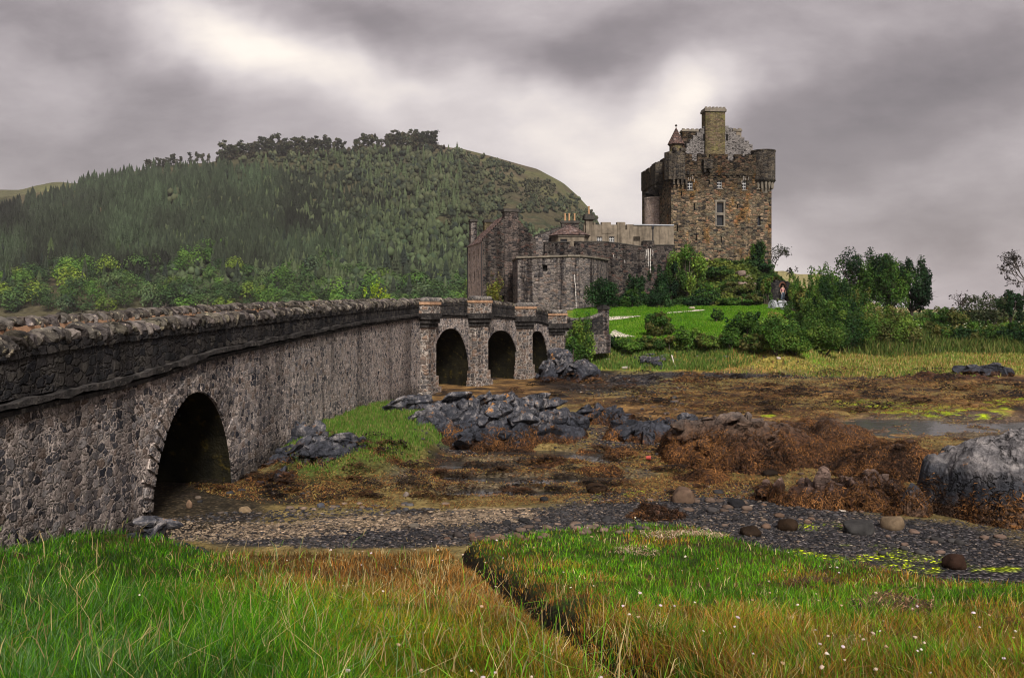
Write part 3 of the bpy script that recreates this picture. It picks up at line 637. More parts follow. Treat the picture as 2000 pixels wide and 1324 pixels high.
# pilasters with corbelled refuges on the seaward face
for Yp in (45.15, 49.75, 54.45, 58.35):
    s0 = sY(Yp); w = 0.85
    def pb(mb_, hw, o0, o1, z0, z1):
        q = [(s0 - hw, o1), (s0 + hw, o1), (s0 + hw, o0), (s0 - hw, o0)]
        b_ = [(*[float(v) for v in bp(a_, o_)], z0) for a_, o_ in q]; mb_.hexa(b_, [(x, y, z1) for x, y, _ in b_])
    zt = float(zs(s0)); zz = float(zc(s0))
    mb = MB(); pb(mb, 0.68, -0.1, 0.40, -0.8, zt - 0.60); pb(mb, 0.86, -0.1, 0.62, -0.8, 0.35); pb(mb, 0.77, -0.1, 0.5, 0.35, 0.9)
    pier = mb.build('pier', M['pier'], bridge)
    mb = MB(); pb(mb, 0.76, -0.1, 0.46, zt - 0.60, zt - 0.40); pb(mb, 0.84, -0.1, 0.54, zt - 0.397, zt - 0.18); pb(mb, 0.93, -0.1, 0.62, zt - 0.177, zt + 0.13)
    mb.build('corbel', M['string'], pier)
    mb = MB(); pb(mb, 0.86, -0.35, 0.55, zt + 0.13, zz - 0.30); mb.build('refuge_wall', M['pier'], pier)
    mb = MB(); pb(mb, 0.90, -0.36, 0.58, zz - 0.30, zz - 0.16); mb.build('mortar_bed', M['tanmortar'], pier)
    mb = MB(); V0, F0 = ico(2)
    for k in range(6):
        v = np.sign(V0) * np.abs(V0) ** 0.7 * np.array([0.14, 0.30, 0.16]) + 0.02 * np.stack([vnoise(V0 * 2 + k * 3.3 + Yp, q) for q in (4, 5, 6)], 1)
        c = np.array([float(q) for q in bp(s0 - 0.75 + k * 0.3, 0.3)])
        x2, y2 = bp(s0 - 0.65 + k * 0.3, 0.3); tx, ty = x2 - c[0], y2 - c[1]; L = math.hypot(tx, ty); tx /= L; ty /= L
        mb.add(np.stack([c[0] + v[:, 0] * tx + v[:, 1] * ty, c[1] + v[:, 0] * ty - v[:, 1] * tx, zz - 0.07 + v[:, 2]], 1), F0)
    mb.build('coping', M['coping'], pier, smooth=True, col=np.full((6 * len(V0), 3), 1.5))

# low wall and gate pillar at the island end
G0 = np.array([4.05, 60.5]); G1 = np.array([6.55, 62.6]); gd = G1 - G0; gl = np.linalg.norm(gd); gf = Frame(G0, math.degrees(math.atan2(gd[1], gd[0])))
lw = thing('low_wall', 'low dark rubble wall curving from the bridge end to the gate pillar', 'wall')
mb = MB()
for k in range(10):
    u0, u1 = gl * k / 10, gl * (k + 1) / 10; zt = 3.58 + 0.36 * ((k + 0.5) / 10) ** 1.6 - 0.1 * math.sin(math.pi * k / 10)
    gf.box(mb, u0, u1, -0.4, 0.0, 1.4, zt)
mb.build('wall', M['parapet'], lw)
mb = MB(); gf.box(mb, -0.2, gl + 0.6, -0.55, 0.18, 1.2, 2.55); mb.build('plinth', M['castle'], lw)
mb = MB(); V0, F0 = ico(2)
for k in range(16):
    u = gl * (k + 0.5) / 16; zt = 3.64 + 0.36 * ((k + 0.5) / 16) ** 1.6 - 0.1 * math.sin(math.pi * k / 16)
    v = np.sign(V0) * np.abs(V0) ** 0.7 * np.array([0.12, 0.27, 0.13]) + 0.025 * np.stack([vnoise(V0 * 2 + k * 5.1, q) for q in (4, 5, 6)], 1)
    c = gf.pt(u, -0.2, zt); mb.add(np.stack([c[0] + v[:, 0] * gf.t[0] + v[:, 1] * gf.nrm[0], c[1] + v[:, 0] * gf.t[1] + v[:, 1] * gf.nrm[1], c[2] + v[:, 2]], 1), F0)
mb.build('coping', M['coping'], lw, smooth=True, col=np.full((16 * len(V0), 3), 1.3))
gp = thing('gate_pillar', 'square dark stone gate pillar with moulded cap at end of bridge wall', 'pillar')
mb = MB(); gf.box(mb, gl - 0.02, gl + 0.56, -0.5, 0.06, 2.55, 4.34); mb.build('shaft', M['castle'], gp)
mb = MB(); gf.box(mb, gl - 0.09, gl + 0.63, -0.57, 0.13, 4.343, 4.46); gf.box(mb, gl - 0.04, gl + 0.58, -0.52, 0.08, 4.463, 4.58); gf.box(mb, gl + 0.1, gl + 0.44, -0.38, -0.06, 4.583, 4.66); mb.build('cap', M['string'], gp)

# ---------------------------------------------------------------- castle: keep
def window(fr, u0, u1, z0, z1, parent, depth=0.28, cols=2, rows=3, frame=True, sill=True, bar=0.05):
    """glazed opening set back in its reveal: pane, frame with glazing bars, sill"""
    mb = MB(); fr.box(mb, u0, u1, -depth - 0.06, -depth + 0.02, z0, z1); w = mb.build('window', M['glass'], parent)
    if frame:
        mb = MB(); q0, q1 = -depth + 0.02, -depth + 0.07
        for a, b, c, d in ((u0, u0 + bar, z0, z1), (u1 - bar, u1, z0, z1), (u0 + bar, u1 - bar, z0, z0 + bar), (u0 + bar, u1 - bar, z1 - bar, z1)): fr.box(mb, a, b, q0, q1, c, d)
        for k in range(1, cols): u = u0 + (u1 - u0) * k / cols; fr.box(mb, u - 0.02, u + 0.02, q0, q1 - 0.015, z0 + bar, z1 - bar)
        for k in range(1, rows): z = z0 + (z1 - z0) * k / rows; fr.box(mb, u0 + bar, u1 - bar, q0, q1 - 0.01, z - 0.022, z + 0.022)
        mb.build('frame', M['white'], w)
    if sill:
        mb = MB(); fr.box(mb, u0 - 0.1, u1 + 0.1, -depth + 0.08, 0.07, z0 - 0.14, z0 - 0.004); mb.build('sill', M['cap'], w)
    return w


def slit(fr, h, parent, depth=0.4):
    mb = MB(); fr.box(mb, h[0], h[1], -depth - 0.06, -depth + 0.01, h[2], h[3]); return mb.build('slit_window', M['void'], parent)


def px_hole(fr, x0, x1, y0, y1):
    a = fr.hit(x0, y1); b = fr.hit(x1, y0); return (a[0], b[0], a[1], b[1])


keep = thing('castle_keep', 'tall ochre stone tower keep with dark battlements and a great square chimney', 'castle keep')
K = Frame((20.5, 112.0), 5.0)
KW = K.hit(1507, 450)[0]; KD = 16.0; KT = 21.6
hs = [px_hole(K, *q) for q in ((1343, 1353.2, 353.5, 370.5), (1400.5, 1410.5, 352, 368), (1450, 1458.3, 353, 370.5), (1479, 1484, 358.5, 368), (1400, 1413, 396, 415.5), (1400, 1413, 420.5, 440.5), (1479.5, 1485.5, 422, 440.5))]
sl = [px_hole(K, *q) for q in ((1354.8, 1357.4, 397, 411), (1439, 1441.3, 399, 407), (1321.8, 1324.4, 439, 452), (1358.6, 1361.2, 457, 470), (1407.4, 1410, 461, 474), (1405, 1408, 489, 492.5), (1384, 1386.4, 352, 360), (1330, 1332.3, 373, 383))]
mb = MB(); K.face(mb, 0, KW, 6.0, KT, hs + sl, 0.4)
KL = Frame(K.pt(0, -KD, 0)[:2], 5.0 - 90.0); KR = Frame(K.pt(KW, 0, 0)[:2], 5.0 + 90.0); KB = Frame(K.pt(KW, -KD, 0)[:2], 185.0)
lh = [(KD - a - 0.35, KD - a, z, z + 1.0) for a, z in ((2.6, 20.3), (5.4, 19.6), (11.5, 20.2), (13.6, 18.8), (13.2, 15.0), (2.2, 16.6))]
KL.face(mb, 0, KD, 6.0, KT, lh, 0.4); KR.face(mb, 0, KD, 6.0, KT); KB.face(mb, 0, KW, 6.0, KT)
mb.quad(K.pt(0, 0, KT), K.pt(KW, 0, KT), K.pt(KW, -KD, KT), K.pt(0, -KD, KT))
kw = mb.build('wall', M['keep'], keep)
for k, h in enumerate(hs[:4]): window(K, *h, keep, 0.3, 2 if k < 3 else 1, 3 if k < 3 else 2)
for h in hs[4:6]: window(K, *h, keep, 0.3, 2, 3, frame=False)
window(K, *hs[6], keep, 0.3, 1, 2, frame=False)
for h in sl: slit(K, h, keep)
for h in lh: slit(KL, h, keep)
mb = MB(); a, b, c, d = hs[5][0], hs[5][1], hs[5][2], hs[4][3]      # dressed surround of the tall hall window
K.box(mb, a - 0.22, a - 0.003, -0.1, 0.05, c - 0.1, d + 0.1); K.box(mb, b + 0.003, b + 0.22, -0.1, 0.05, c - 0.1, d + 0.1); K.box(mb, a - 0.35, b + 0.35, -0.1, 0.07, d + 0.103, d + 0.34); K.box(mb, a, b, -0.3, 0.06, hs[5][3] + 0.003, hs[4][2] - 0.003)
mb.build('window_surround', M['cap'], keep)
# parapet on corbels, with crenels
mb = MB(); cb = MB(); PT = K.hit(1400, 303)[1] + 0.1
gaps = [px_hole(K, *q) for q in ((1351, 1362, 299, 315), (1421, 1434, 299, 314), (1380, 1386, 296, 308), (1450, 1456, 297, 306))]
us = sorted([0.9, KW - 1.0] + [v for g in gaps for v in g[:2]])
for a, b in zip(us, us[1:]):
    low = any(abs(g[0] - a) < 1e-6 for g in gaps); g = next((g for g in gaps if abs(g[0] - a) < 1e-6), None)
    K.box(mb, a, b, -0.35, 0.13, KT - 0.05, (g[2] if low else PT))
for fr, w in ((KL, KD), (KR, KD), (KB, KW)):
    n = int(w / 2.4)
    for k in range(n):
        a, b = w * k / n, w * (k + 1) / n; mid = a + (b - a) * 0.72
        fr.box(mb, a, mid, -0.35, 0.13, KT - 0.05, PT); fr.box(mb, mid, b, -0.35, 0.13, KT - 0.05, PT - (0.75 if k % 2 else 0.25))
par = mb.build('parapet', M['keep'], keep)
for fr, w in ((K, KW), (KL, KD), (KR, KD)):
    for k in range(int(w / 0.85)):
        u = 0.5 + k * 0.85
        if u < w - 0.6: cb = MB(); fr.box(cb, u, u + 0.36, -0.1, 0.11, KT - 0.33, KT - 0.053); cb.build('corbel', M['keep'], par)
# machicolation boxes
mb = MB(); a = px_hole(K, 1371.5, 1388, 315, 331); K.box(mb, a[0], a[1], 0.133, 0.75, a[2], a[3]); K.box(mb, a[0] - 0.08, a[1] + 0.08, 0.133, 0.82, a[3] + 0.002, a[3] + 0.14)
for u in (a[0] + 0.1, a[1] - 0.35): K.box(mb, u, u + 0.25, 0.0, 0.6, a[2] - 0.42, a[2] - 0.003)
mb.build('machicolation', M['keepdark'], keep)
mb = MB(); KL.box(mb, 10.0, 12.2, 0.133, 1.1, KT - 0.6, PT - 0.5); KL.box(mb, 10.3, 10.7, 0.0, 1.1, KT - 1.2, KT - 0.603); KL.box(mb, 11.5, 11.9, 0.0, 1.1, KT - 1.2, KT - 0.603)
mb.build('machicolation', M['keepdark'], keep)
# round bartizan on the right corner, squarer one on the left corner
x, y, _ = K.pt(KW - 0.85, -0.75, 0); mb = MB(); mb.cyl(x, y, 21.0, 24.75, 1.55, k=26); mb.cyl(x, y, 24.75, 24.9, 1.62, k=26); mb.cyl(x, y, 20.72, 21.0, 1.42, 1.63, k=26)
bz = mb.build('bartizan', M['keepdark'], keep)
mb = MB()
for k in range(16):
    th = 2 * math.pi * k / 16; cx, cy = x + 1.22 * math.cos(th), y + 1.22 * math.sin(th); mb.tube((cx, cy, 19.9), (cx, cy, 20.72), 0.1, 0.2, 6)
mb.cyl(x, y, 19.3, 20.7, 0.8, 1.15, k=20); mb.build('corbel', M['cap'], bz)
x, y, _ = K.pt(0.75, -0.75, 0); mb = MB(); mb.cyl(x, y, 20.9, 24.5, 1.45, k=8); K.box(mb, 0.1, 0.55, -0.1, 0.72, 24.5, 24.95); K.box(mb, 1.1, 1.8, -0.2, 0.6, 24.5, 24.9)
bz = mb.build('bartizan', M['keepdark'], keep)
mb = MB()
for u in (0.2, 0.75, 1.3, 1.85): K.box(mb, u - 0.13, u + 0.13, -0.1, 0.55, 20.2, 20.897)
mb.build('corbel', M['keepdark'], bz)
# caphouse gable with crow steps, slated roof behind
C = K.back(2.0); gl_ = [C.hit(px, py) for px, py in ((1336, 300), (1341, 290), (1347, 281), (1354, 272), (1361, 265), (1368, 258), (1374, 251), (1379, 247))]; gr_ = [C.hit(px, py) for px, py in ((1416, 246), (1423, 250), (1430, 257), (1438, 264), (1446, 268), (1454, 275), (1463, 282), (1470, 292))]
mb = MB()
for (u0, z0), (u1, z1) in zip(gl_, gl_[1:]): C.box(mb, u0, u1, -0.7, 0.0, KT, z1)
for (u0, z0), (u1, z1) in zip(gr_, gr_[1:]): C.box(mb, u0, u1, -0.7, 0.0, KT, z0)
C.box(mb, gl_[-1][0], gr_[0][0], -0.7, 0.0, KT, gl_[-1][1] + 0.2)
gb = mb.build('gable', M['gable'], keep)
for px0, px1, py0, py1 in ((1373, 1378, 262, 275), (1417.5, 1422, 262, 275)): a = px_hole(C, px0, px1, py0, py1); mb = MB(); C.box(mb, a[0], a[1], 0.002, 0.03, a[2], a[3]); mb.build('slit_window', M['void'], gb)
ul, ur = gl_[0][0] + 0.5, gr_[-1][0] - 0.5; zr = gl_[-1][1] - 0.2; um = (ul + ur) / 2; mb = MB()
mb.quad(C.pt(ul, -0.7, KT + 1.6), C.pt(um, -0.7, zr), C.pt(um, -10.5, zr), C.pt(ul, -10.5, KT + 1.6)); mb.quad(C.pt(um, -0.7, zr), C.pt(ur, -0.7, KT + 1.6), C.pt(ur, -10.5, KT + 1.6), C.pt(um, -10.5, zr))
mb.poly([C.pt(ul, -10.5, KT), C.pt(ul, -10.5, KT + 1.6), C.pt(um, -10.5, zr), C.pt(ur, -10.5, KT + 1.6), C.pt(ur, -10.5, KT)])
mb.quad(C.pt(ul, -0.7, KT), C.pt(ul, -0.7, KT + 1.6), C.pt(ul, -10.5, KT + 1.6), C.pt(ul, -10.5, KT)); mb.quad(C.pt(ur, -0.7, KT), C.pt(ur, -10.5, KT), C.pt(ur, -10.5, KT + 1.6), C.pt(ur, -0.7, KT + 1.6))
mb.build('roof', M['slate'], keep)


def chimney(fr, px0, px1, pyt, zb, parent, deep=1.1, capd=0.12, caph=0.28, mat='chimney', capmat='cap', nubs=0, pots=(), d=0.0):
    u0, zt = fr.hit(px0, pyt); u1, _ = fr.hit(px1, pyt); mb = MB(); fr.box(mb, u0, u1, d - deep, d, zb, zt - caph)
    ch = mb.build('chimney', M[mat], parent)
    mb = MB(); fr.box(mb, u0 - capd, u1 + capd, d - deep - capd, d + capd, zt - caph, zt - caph * 0.35); fr.box(mb, u0 - capd * 0.4, u1 + capd * 0.4, d - deep - capd * 0.4, d + capd * 0.4, zt - caph * 0.35, zt)
    for k in range(nubs): w = (u1 - u0) / (2 * nubs - 1); fr.box(mb, u0 + 2 * k * w, u0 + (2 * k + 1) * w, d - 0.4, d, zt, zt + 0.14)
    mb.build('chimney_cap', M[capmat], ch)
    for a, b, top in pots:
        ua, zt2 = fr.hit(a, top); ub, _ = fr.hit(b, top); cx, cy, _ = fr.pt((ua + ub) / 2, d - deep / 2, 0); r = (ub - ua) / 2
        mb = MB(); mb.cyl(cx, cy, zt, zt2 - 0.12, r * 0.85, r * 0.72, 14, False); mb.cyl(cx, cy, zt2 - 0.12, zt2, r * 0.95, r * 0.9, 14); mb.cyl(cx, cy, zt, zt + 0.12, r * 1.05, r * 0.95, 14); mb.build('chimney_pot', M['pot'], ch, smooth=False)
    return ch


chimney(K.back(1.6), 1378, 1416.5, 210.5, KT, keep, 1.7, 0.14, 0.5, nubs=6)
chimney(K.back(11.5), 1333, 1373, 253, KT, keep, 1.2, 0.1, 0.3, mat='keep', nubs=5)
chimney(K.back(11.0), 1432, 1448, 252.5, KT, keep, 1.2, 0.1, 0.3, mat='harl', nubs=2)
# conical cap turret
KT3 = K.back(3.2); u, z = KT3.hit(1320.5, 283); x, y, _ = KT3.pt(u, 0, 0); _, za = KT3.hit(1320, 249)
mb = MB(); mb.cyl(x, y, KT, z, 0.88, k=22); mb.cyl(x, y, z - 0.12, z, 0.98, k=22); tr = mb.build('turret', M['chimney'], keep)
mb = MB(); n = 9
for k in range(n):      # slate courses
    r0 = 1.13 * (1 - k / n); r1 = 1.13 * (1 - (k + 1) / n) + 0.035; mb.cyl(x, y, z + (za - z) * k / n, z + (za - z) * (k + 1) / n, r0, max(r1, 0.03), 22)
cr = mb.build('cone_roof', M['slate'], tr)
V0, F0 = ico(2); mesh('finial', V0 * 0.16 + np.array([x, y, za + 0.22]), F0, M['darkcap'], cr, smooth=True)
# half-round stair turret on the left flank
u = 8.6; x, y, _ = KL.pt(u, 0.25, 0); zt = zat(388, y); mb = MB(); mb.cyl(x, y, 9.0, zt, 1.42, k=26); mb.cyl(x, y, zt - 0.1, zt + 0.08, 1.52, k=26)
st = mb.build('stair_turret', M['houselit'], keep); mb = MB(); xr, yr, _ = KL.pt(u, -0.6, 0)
mb.tube((x, y, zt + 0.08), (xr, yr, zt + 2.1), 1.5, 0.75, 26); mb.build('roof', M['keepdark'], st)

# ---------------------------------------------------------------- castle: lower ranges
# long curtain wall between the bastion and the keep
cw = thing('curtain_wall', 'dark streaked rubble curtain wall rising from the lawn to the keep', 'castle wall')
B = Frame((at(1045, 99.5), 99.5), 9.0)
prof = [(1063, 470), (1091, 475), (1116, 474), (1137, 473), (1182, 473), (1215, 477), (1247, 482), (1256, 482), (1257, 472), (1277, 471.5), (1278, 480), (1318, 480)]
pts = [B.hit(*p) for p in prof]; mb = MB(); B.box(mb, pts[1][0], pts[2][0], -0.8, 0.0, 3.0, pts[1][1])
mb = MB(); u00 = B.hit(1063, 470)[0]
hole = [px_hole(B, 1184, 1188, 490, 493), px_hole(B, 1228, 1231, 492, 496)]
B.face(mb, u00, pts[-1][0], 2.5, 10.6, hole, 0.4)
mb.quad(B.pt(pts[-1][0], -0.8, 2.5), B.pt(u00, -0.8, 2.5), B.pt(u00, -0.8, 10.6), B.pt(pts[-1][0], -0.8, 10.6))
for (ua, za), (ub, zb) in zip(pts[3:], pts[4:]):
    if ub - ua > 0.05: mb.hexa([B.pt(ua, 0, 10.6), B.pt(ub, 0, 10.6), B.pt(ub, -0.8, 10.6), B.pt(ua, -0.8, 10.6)], [B.pt(ua, 0, za), B.pt(ub, 0, zb), B.pt(ub, -0.8, zb), B.pt(ua, -0.8, za)])
for px0, px1, py in ((1064, 1087, 475.5), (1088.5, 1114, 474.5), (1124, 1137, 473.5)):
    a, b = B.hit(px0, py), B.hit(px1, py); B.box(mb, a[0], b[0], -0.8, 0.0, 10.6, a[1])
for px0, px1, py in ((1087, 1088.5, 482), (1114, 1124, 481)):
    a, b = B.hit(px0, py), B.hit(px1, py); B.box(mb, a[0], b[0], -0.8, 0.0, 10.6, max(a[1], 10.65))
mb.build('wall', M['castledark'], cw)
mb = MB()
for px0, px1, py in ((1063.5, 1087.4, 475), (1088.2, 1114.4, 474), (1123.5, 1137, 473)):
    a, b = B.hit(px0, py), B.hit(px1, py); B.box(mb, a[0], b[0], -0.86, 0.06, a[1] + 0.03, a[1] + 0.13)
for (ua, za), (ub, zb) in zip(pts[3:], pts[4:]):
    if ub - ua > 0.05: mb.hexa([B.pt(ua, 0.06, za + 0.003), B.pt(ub, 0.06, zb + 0.003), B.pt(ub, -0.86, zb + 0.003), B.pt(ua, -0.86, za + 0.003)], [B.pt(ua, 0.06, za + 0.12), B.pt(ub, 0.06, zb + 0.12), B.pt(ub, -0.86, zb + 0.12), B.pt(ua, -0.86, za + 0.12)])
mb.build('coping', M['darkcap'], cw)
for h in hole: slit(B, h, cw)


def lime_run(fr, px, y0, y1, wpx, parent, seed, n=14):
    """ragged white lime streak that has run down the masonry, a thin crust"""
    rng = np.random.default_rng(seed); mb = MB(); c = px
    for k in range(n):
        a, b_ = y0 + (y1 - y0) * k / n, y0 + (y1 - y0) * (k + 1) / n; c += rng.normal() * wpx * 0.04; w = wpx * rng.uniform(0.2, 0.75) * (1 - 0.4 * k / n)
        u0, z1 = fr.hit(c - w / 2, a); u1, z0 = fr.hit(c + w / 2, b_); fr.box(mb, u0, u1, 0.004, 0.018, z0, z1)
    return mb.build('lime_streak', M['lime'], parent)


for q, (px, y0, y1, w) in enumerate(((1262, 488, 506, 3), (1266, 486, 520, 4), (1270.5, 486, 534, 4), (1275, 488, 500, 3), (1198, 497, 503, 2), (1220, 508, 514, 2))): lime_run(B, px, y0, y1, w, cw, 500 + q)
for q, (px, y0, y1, w) in enumerate(((1345, 338, 352, 2), (1349, 336, 354, 2.2), (1353.5, 338, 351, 2), (1356, 350, 356, 2), (1371.5, 335, 346, 2), (1417.5, 332, 338, 1.6), (1453, 335, 353, 2.2), (1456.5, 337, 352, 2), (1462.5, 340, 352, 2), (1449, 352, 361, 1.8))): lime_run(K, px, y0, y1, w, keep, 520 + q)


# six-sided bastion in front
bs = thing('castle_bastion', 'low polygonal grey rubble bastion with pale coping and streaked faces', 'castle wall')
BY = 90.0; fp = [(at(p_, y_), y_) for p_, y_ in ((1004, 96.5), (1002, 93.0), (1011, BY), (1108, 88.8), (1132, 89.2), (1154, 90.6), (1171, 93.0), (1182, 96.2), (1188, 100.5))]
ztop = [zat(p_, y_) for p_, y_ in ((512, 96.5), (510.5, 93.0), (504.5, BY), (501.5, 88.8), (501.5, 89.2), (503.5, 90.6), (506, 93.0), (508, 96.2), (509, 100.5))]
mb = MB(); holes_all = []
for k in range(len(fp) - 1):
    p0, p1 = np.array(fp[k]), np.array(fp[k + 1]); d = p1 - p0; L = np.linalg.norm(d); fr = Frame(p0, math.degrees(math.atan2(d[1], d[0])))
    hl = [px_hole(fr, *q) for q in ((1059, 1069, 517, 529.5), (1020, 1023, 544, 551), (1106, 1109, 541, 545))] if k == 2 else []
    zz = min(ztop[k], ztop[k + 1]) - 0.02; fr.face(mb, 0, L, 1.5, zz, hl, 0.45); holes_all += [(fr, h) for h in hl]
    mb.quad(fr.pt(0, 0, zz), fr.pt(L, 0, zz), fr.pt(L, 0, ztop[k + 1]), fr.pt(0, 0, ztop[k]))
mb.poly([(x, y, z) for (x, y), z in zip(fp, ztop)])
mb.build('wall', M['castle'], bs)
for fr, h in holes_all: slit(fr, h, bs, 0.4)
p0, p1 = np.array(fp[3]), np.array(fp[4]); BF4 = Frame(p0, math.degrees(math.atan2(*(p1 - p0)[::-1]))); lime_run(BF4, 1122, 536, 602, 4.0, bs, 540, 40)
mb = MB()
for k in range(len(fp) - 1):
    p0, p1 = np.array(fp[k]), np.array(fp[k + 1]); d = p1 - p0; L = np.linalg.norm(d); fr = Frame(p0, math.degrees(math.atan2(d[1], d[0])))
    n = max(2, int(L / 0.9))
    for j in range(n):
        ua, ub = L * j / n, L * (j + 1) / n; za = ztop[k] + (ztop[k + 1] - ztop[k]) * j / n; zb = ztop[k] + (ztop[k + 1] - ztop[k]) * (j + 1) / n; jt = RNG.uniform(-0.03, 0.03)
        mb.hexa([fr.pt(ua, 0.14, za + 0.004), fr.pt(ub, 0.14, zb + 0.004), fr.pt(ub, -0.5, zb + 0.004), fr.pt(ua, -0.5, za + 0.004)], [fr.pt(ua, 0.14, za + 0.17 + jt), fr.pt(ub, 0.14, zb + 0.17 + jt), fr.pt(ub, -0.5, zb + 0.2 + jt), fr.pt(ua, -0.5, za + 0.2 + jt)])
mb.build('coping', M['cap'], bs)

# side wall running up from the gabled house behind the bastion
sw = thing('wall', 'grey wall with sloping top between gabled house and small slated pavilion', 'castle wall')
SWF = Frame((at(1044, 106.0), 106.0), 1.0); mb = MB()
pr = [SWF.hit(px, py) for px, py in ((1044, 461), (1060, 456.5), (1080, 449), (1092, 445), (1100, 448))]
for (ua, za), (ub, zb) in zip(pr, pr[1:]): mb.hexa([SWF.pt(ua, 0, 3.5), SWF.pt(ub, 0, 3.5), SWF.pt(ub, -0.7, 3.5), SWF.pt(ua, -0.7, 3.5)], [SWF.pt(ua, 0, za), SWF.pt(ub, 0, zb), SWF.pt(ub, -0.7, zb), SWF.pt(ua, -0.7, za)])
mb.build('wall_face', M['castle'], sw)
mb = MB()
for (ua, za), (ub, zb) in zip(pr, pr[1:]): mb.hexa([SWF.pt(ua, 0.06, za + 0.003), SWF.pt(ub, 0.06, zb + 0.003), SWF.pt(ub, -0.76, zb + 0.003), SWF.pt(ua, -0.76, za + 0.003)], [SWF.pt(ua, 0.06, za + 0.14), SWF.pt(ub, 0.06, zb + 0.14), SWF.pt(ub, -0.76, zb + 0.14), SWF.pt(ua, -0.76, za + 0.14)])
mb.build('coping', M['darkcap'], sw)

# pavilion
pv = thing('pavilion', 'small cream pavilion with pyramid slate roof and one dark window', 'building')
PF = Frame((at(1090.5, 102.5), 102.5), 2.0); mb = MB()
e0, e1 = PF.hit(1090.5, 458), PF.hit(1141, 458); ez = zat(458.5, 102.5); hl = [px_hole(PF, 1094.5, 1108, 466.8, 475)]
PF.face(mb, 0, e1[0], 8.0, ez, hl, 0.3); pl = PF.pt(-0.75, -1.6, 0); pr2 = PF.pt(e1[0] + 0.7, -1.6, 0); bl = PF.pt(-0.4, -4.2, 0); br = PF.pt(e1[0] + 0.4, -4.2, 0)
P8 = [PF.pt(0, 0, 0), PF.pt(e1[0], 0, 0), pr2, br, bl, pl]
for k in range(1, 6): a, b = P8[k], P8[(k + 1) % 6]; mb.quad((a[0], a[1], 8.0), (b[0], b[1], 8.0), (b[0], b[1], ez), (a[0], a[1], ez))
mb.build('wall', M['harl'], pv)
window(PF, *hl[0], pv, 0.25, 2, 1, frame=False)
cx, cy, _ = PF.pt(e1[0] / 2 - 0.05, -2.0, 0); mb = MB(); az = zat(437.5, cy); E8 = [(cx + (p[0] - cx) * 1.13, cy + (p[1] - cy) * 1.13, ez) for p in P8]
for k in range(6): mb.poly([E8[k], E8[(k + 1) % 6], (cx, cy, az)])
mb.poly(E8[::-1]); mb.build('roof', M['slate'], pv)
mb = MB(); Q8 = [(cx + (p[0] - cx) * 1.05, cy + (p[1] - cy) * 1.05) for p in P8]
for k in range(6): a, b = Q8[k], Q8[(k + 1) % 6]; mb.quad((a[0], a[1], ez - 0.22), (b[0], b[1], ez - 0.22), (b[0], b[1], ez - 0.01), (a[0], a[1], ez - 0.01))
mb.build('eaves_band', M['cap'], pv)
CF = Frame((at(1096, 107), 107.0), 2.0)
chimney(CF, 1097, 1131, 431, 9.0, pv, 1.0, 0.1, 0.3, mat='castledark', capmat='darkcap', pots=((1102, 1106.8, 416), (1110.4, 1114.8, 416), (1121, 1125.2, 416)))

# harled crenellated range up to the keep
hr = thing('harled_range', 'buff harled castle range with battlements and two small paned windows', 'building')
HF = Frame((at(1140, 107.0), 107.0), 6.0); tops = [(1140, 1159, 440), (1159, 1163, 434), (1163, 1175, 439), (1175, 1193, 434), (1193, 1205.5, 439), (1205.5, 1221, 433.8), (1221, 1224, 449), (1224, 1262, 438.5), (1262, 1316, 440.5)]
hw = [px_hole(HF, 1165.8, 1176.6, 462.5, 472.5), px_hole(HF, 1189.8, 1200, 462, 476)]; vt = px_hole(HF, 1237, 1250, 462.5, 471)
mb = MB(); uE = HF.hit(1316, 450)[0]; HF.face(mb, 0, uE, 8.0, 13.4, hw + [vt], 0.25)
for a, b, py in tops: ua, z = HF.hit(a, py); ub, _ = HF.hit(b, py); HF.box(mb, ua, ub, -0.7, 0.0, 13.4, z)
HF.box(mb, HF.hit(1205.5, 450)[0], HF.hit(1221, 450)[0], 0.003, 0.14, 9.0, zat(434.5, 107)); HF.box(mb, HF.hit(1175, 450)[0], HF.hit(1193, 450)[0], 0.003, 0.07, 13.6, zat(435, 107.5))
mb.quad(HF.pt(0, 0, 13.4), HF.pt(uE, 0, 13.4), HF.pt(uE, -5, 13.4), HF.pt(0, -5, 13.4)); mb.quad(HF.pt(0, -5, 8), HF.pt(0, 0, 8), HF.pt(0, 0, 13.4), HF.pt(0, -5, 13.4)); mb.quad(HF.pt(uE, -5, 8), HF.pt(0, -5, 8), HF.pt(0, -5, 13.4), HF.pt(uE, -5, 13.4))
mb.build('wall', M['harl'], hr)
for h in hw: window(HF, *h, hr, 0.2, 3, 3, bar=0.045)
mb = MB(); HF.box(mb, vt[0], vt[1], -0.3, -0.12, vt[2], vt[3])
for k in range(6): z = vt[2] + (vt[3] - vt[2]) * k / 6; HF.box(mb, vt[0], vt[1], -0.117, -0.06, z + 0.015, z + 0.06)
mb.build('louvred_vent', M['bark'], hr)
mb = MB(); ua, z = HF.hit(1262, 440.5); HF.box(mb, ua - 1.6, uE, -0.75, 0.1, z + 0.003, z + 0.14); mb.build('lead_flashing', M['lead'], hr)
mb = MB(); u = HF.hit(1274, 450)[0]; HF.box(mb, u, u + 0.12, 0.003, 0.11, 9.0, zat(446, 109)); HF.box(mb, u - 0.08, u + 0.2, 0.003, 0.2, zat(447, 109), zat(443.5, 109)); mb.build('drainpipe', M['pipe'], hr)
ch = chimney(HF, 1143.5, 1156.5, 418.5, 9.0, hr, 1.0, 0.22, 0.7, mat='harl', capmat='darkcap', pots=((1148.3, 1152.7, 402.8),), d=0.35)

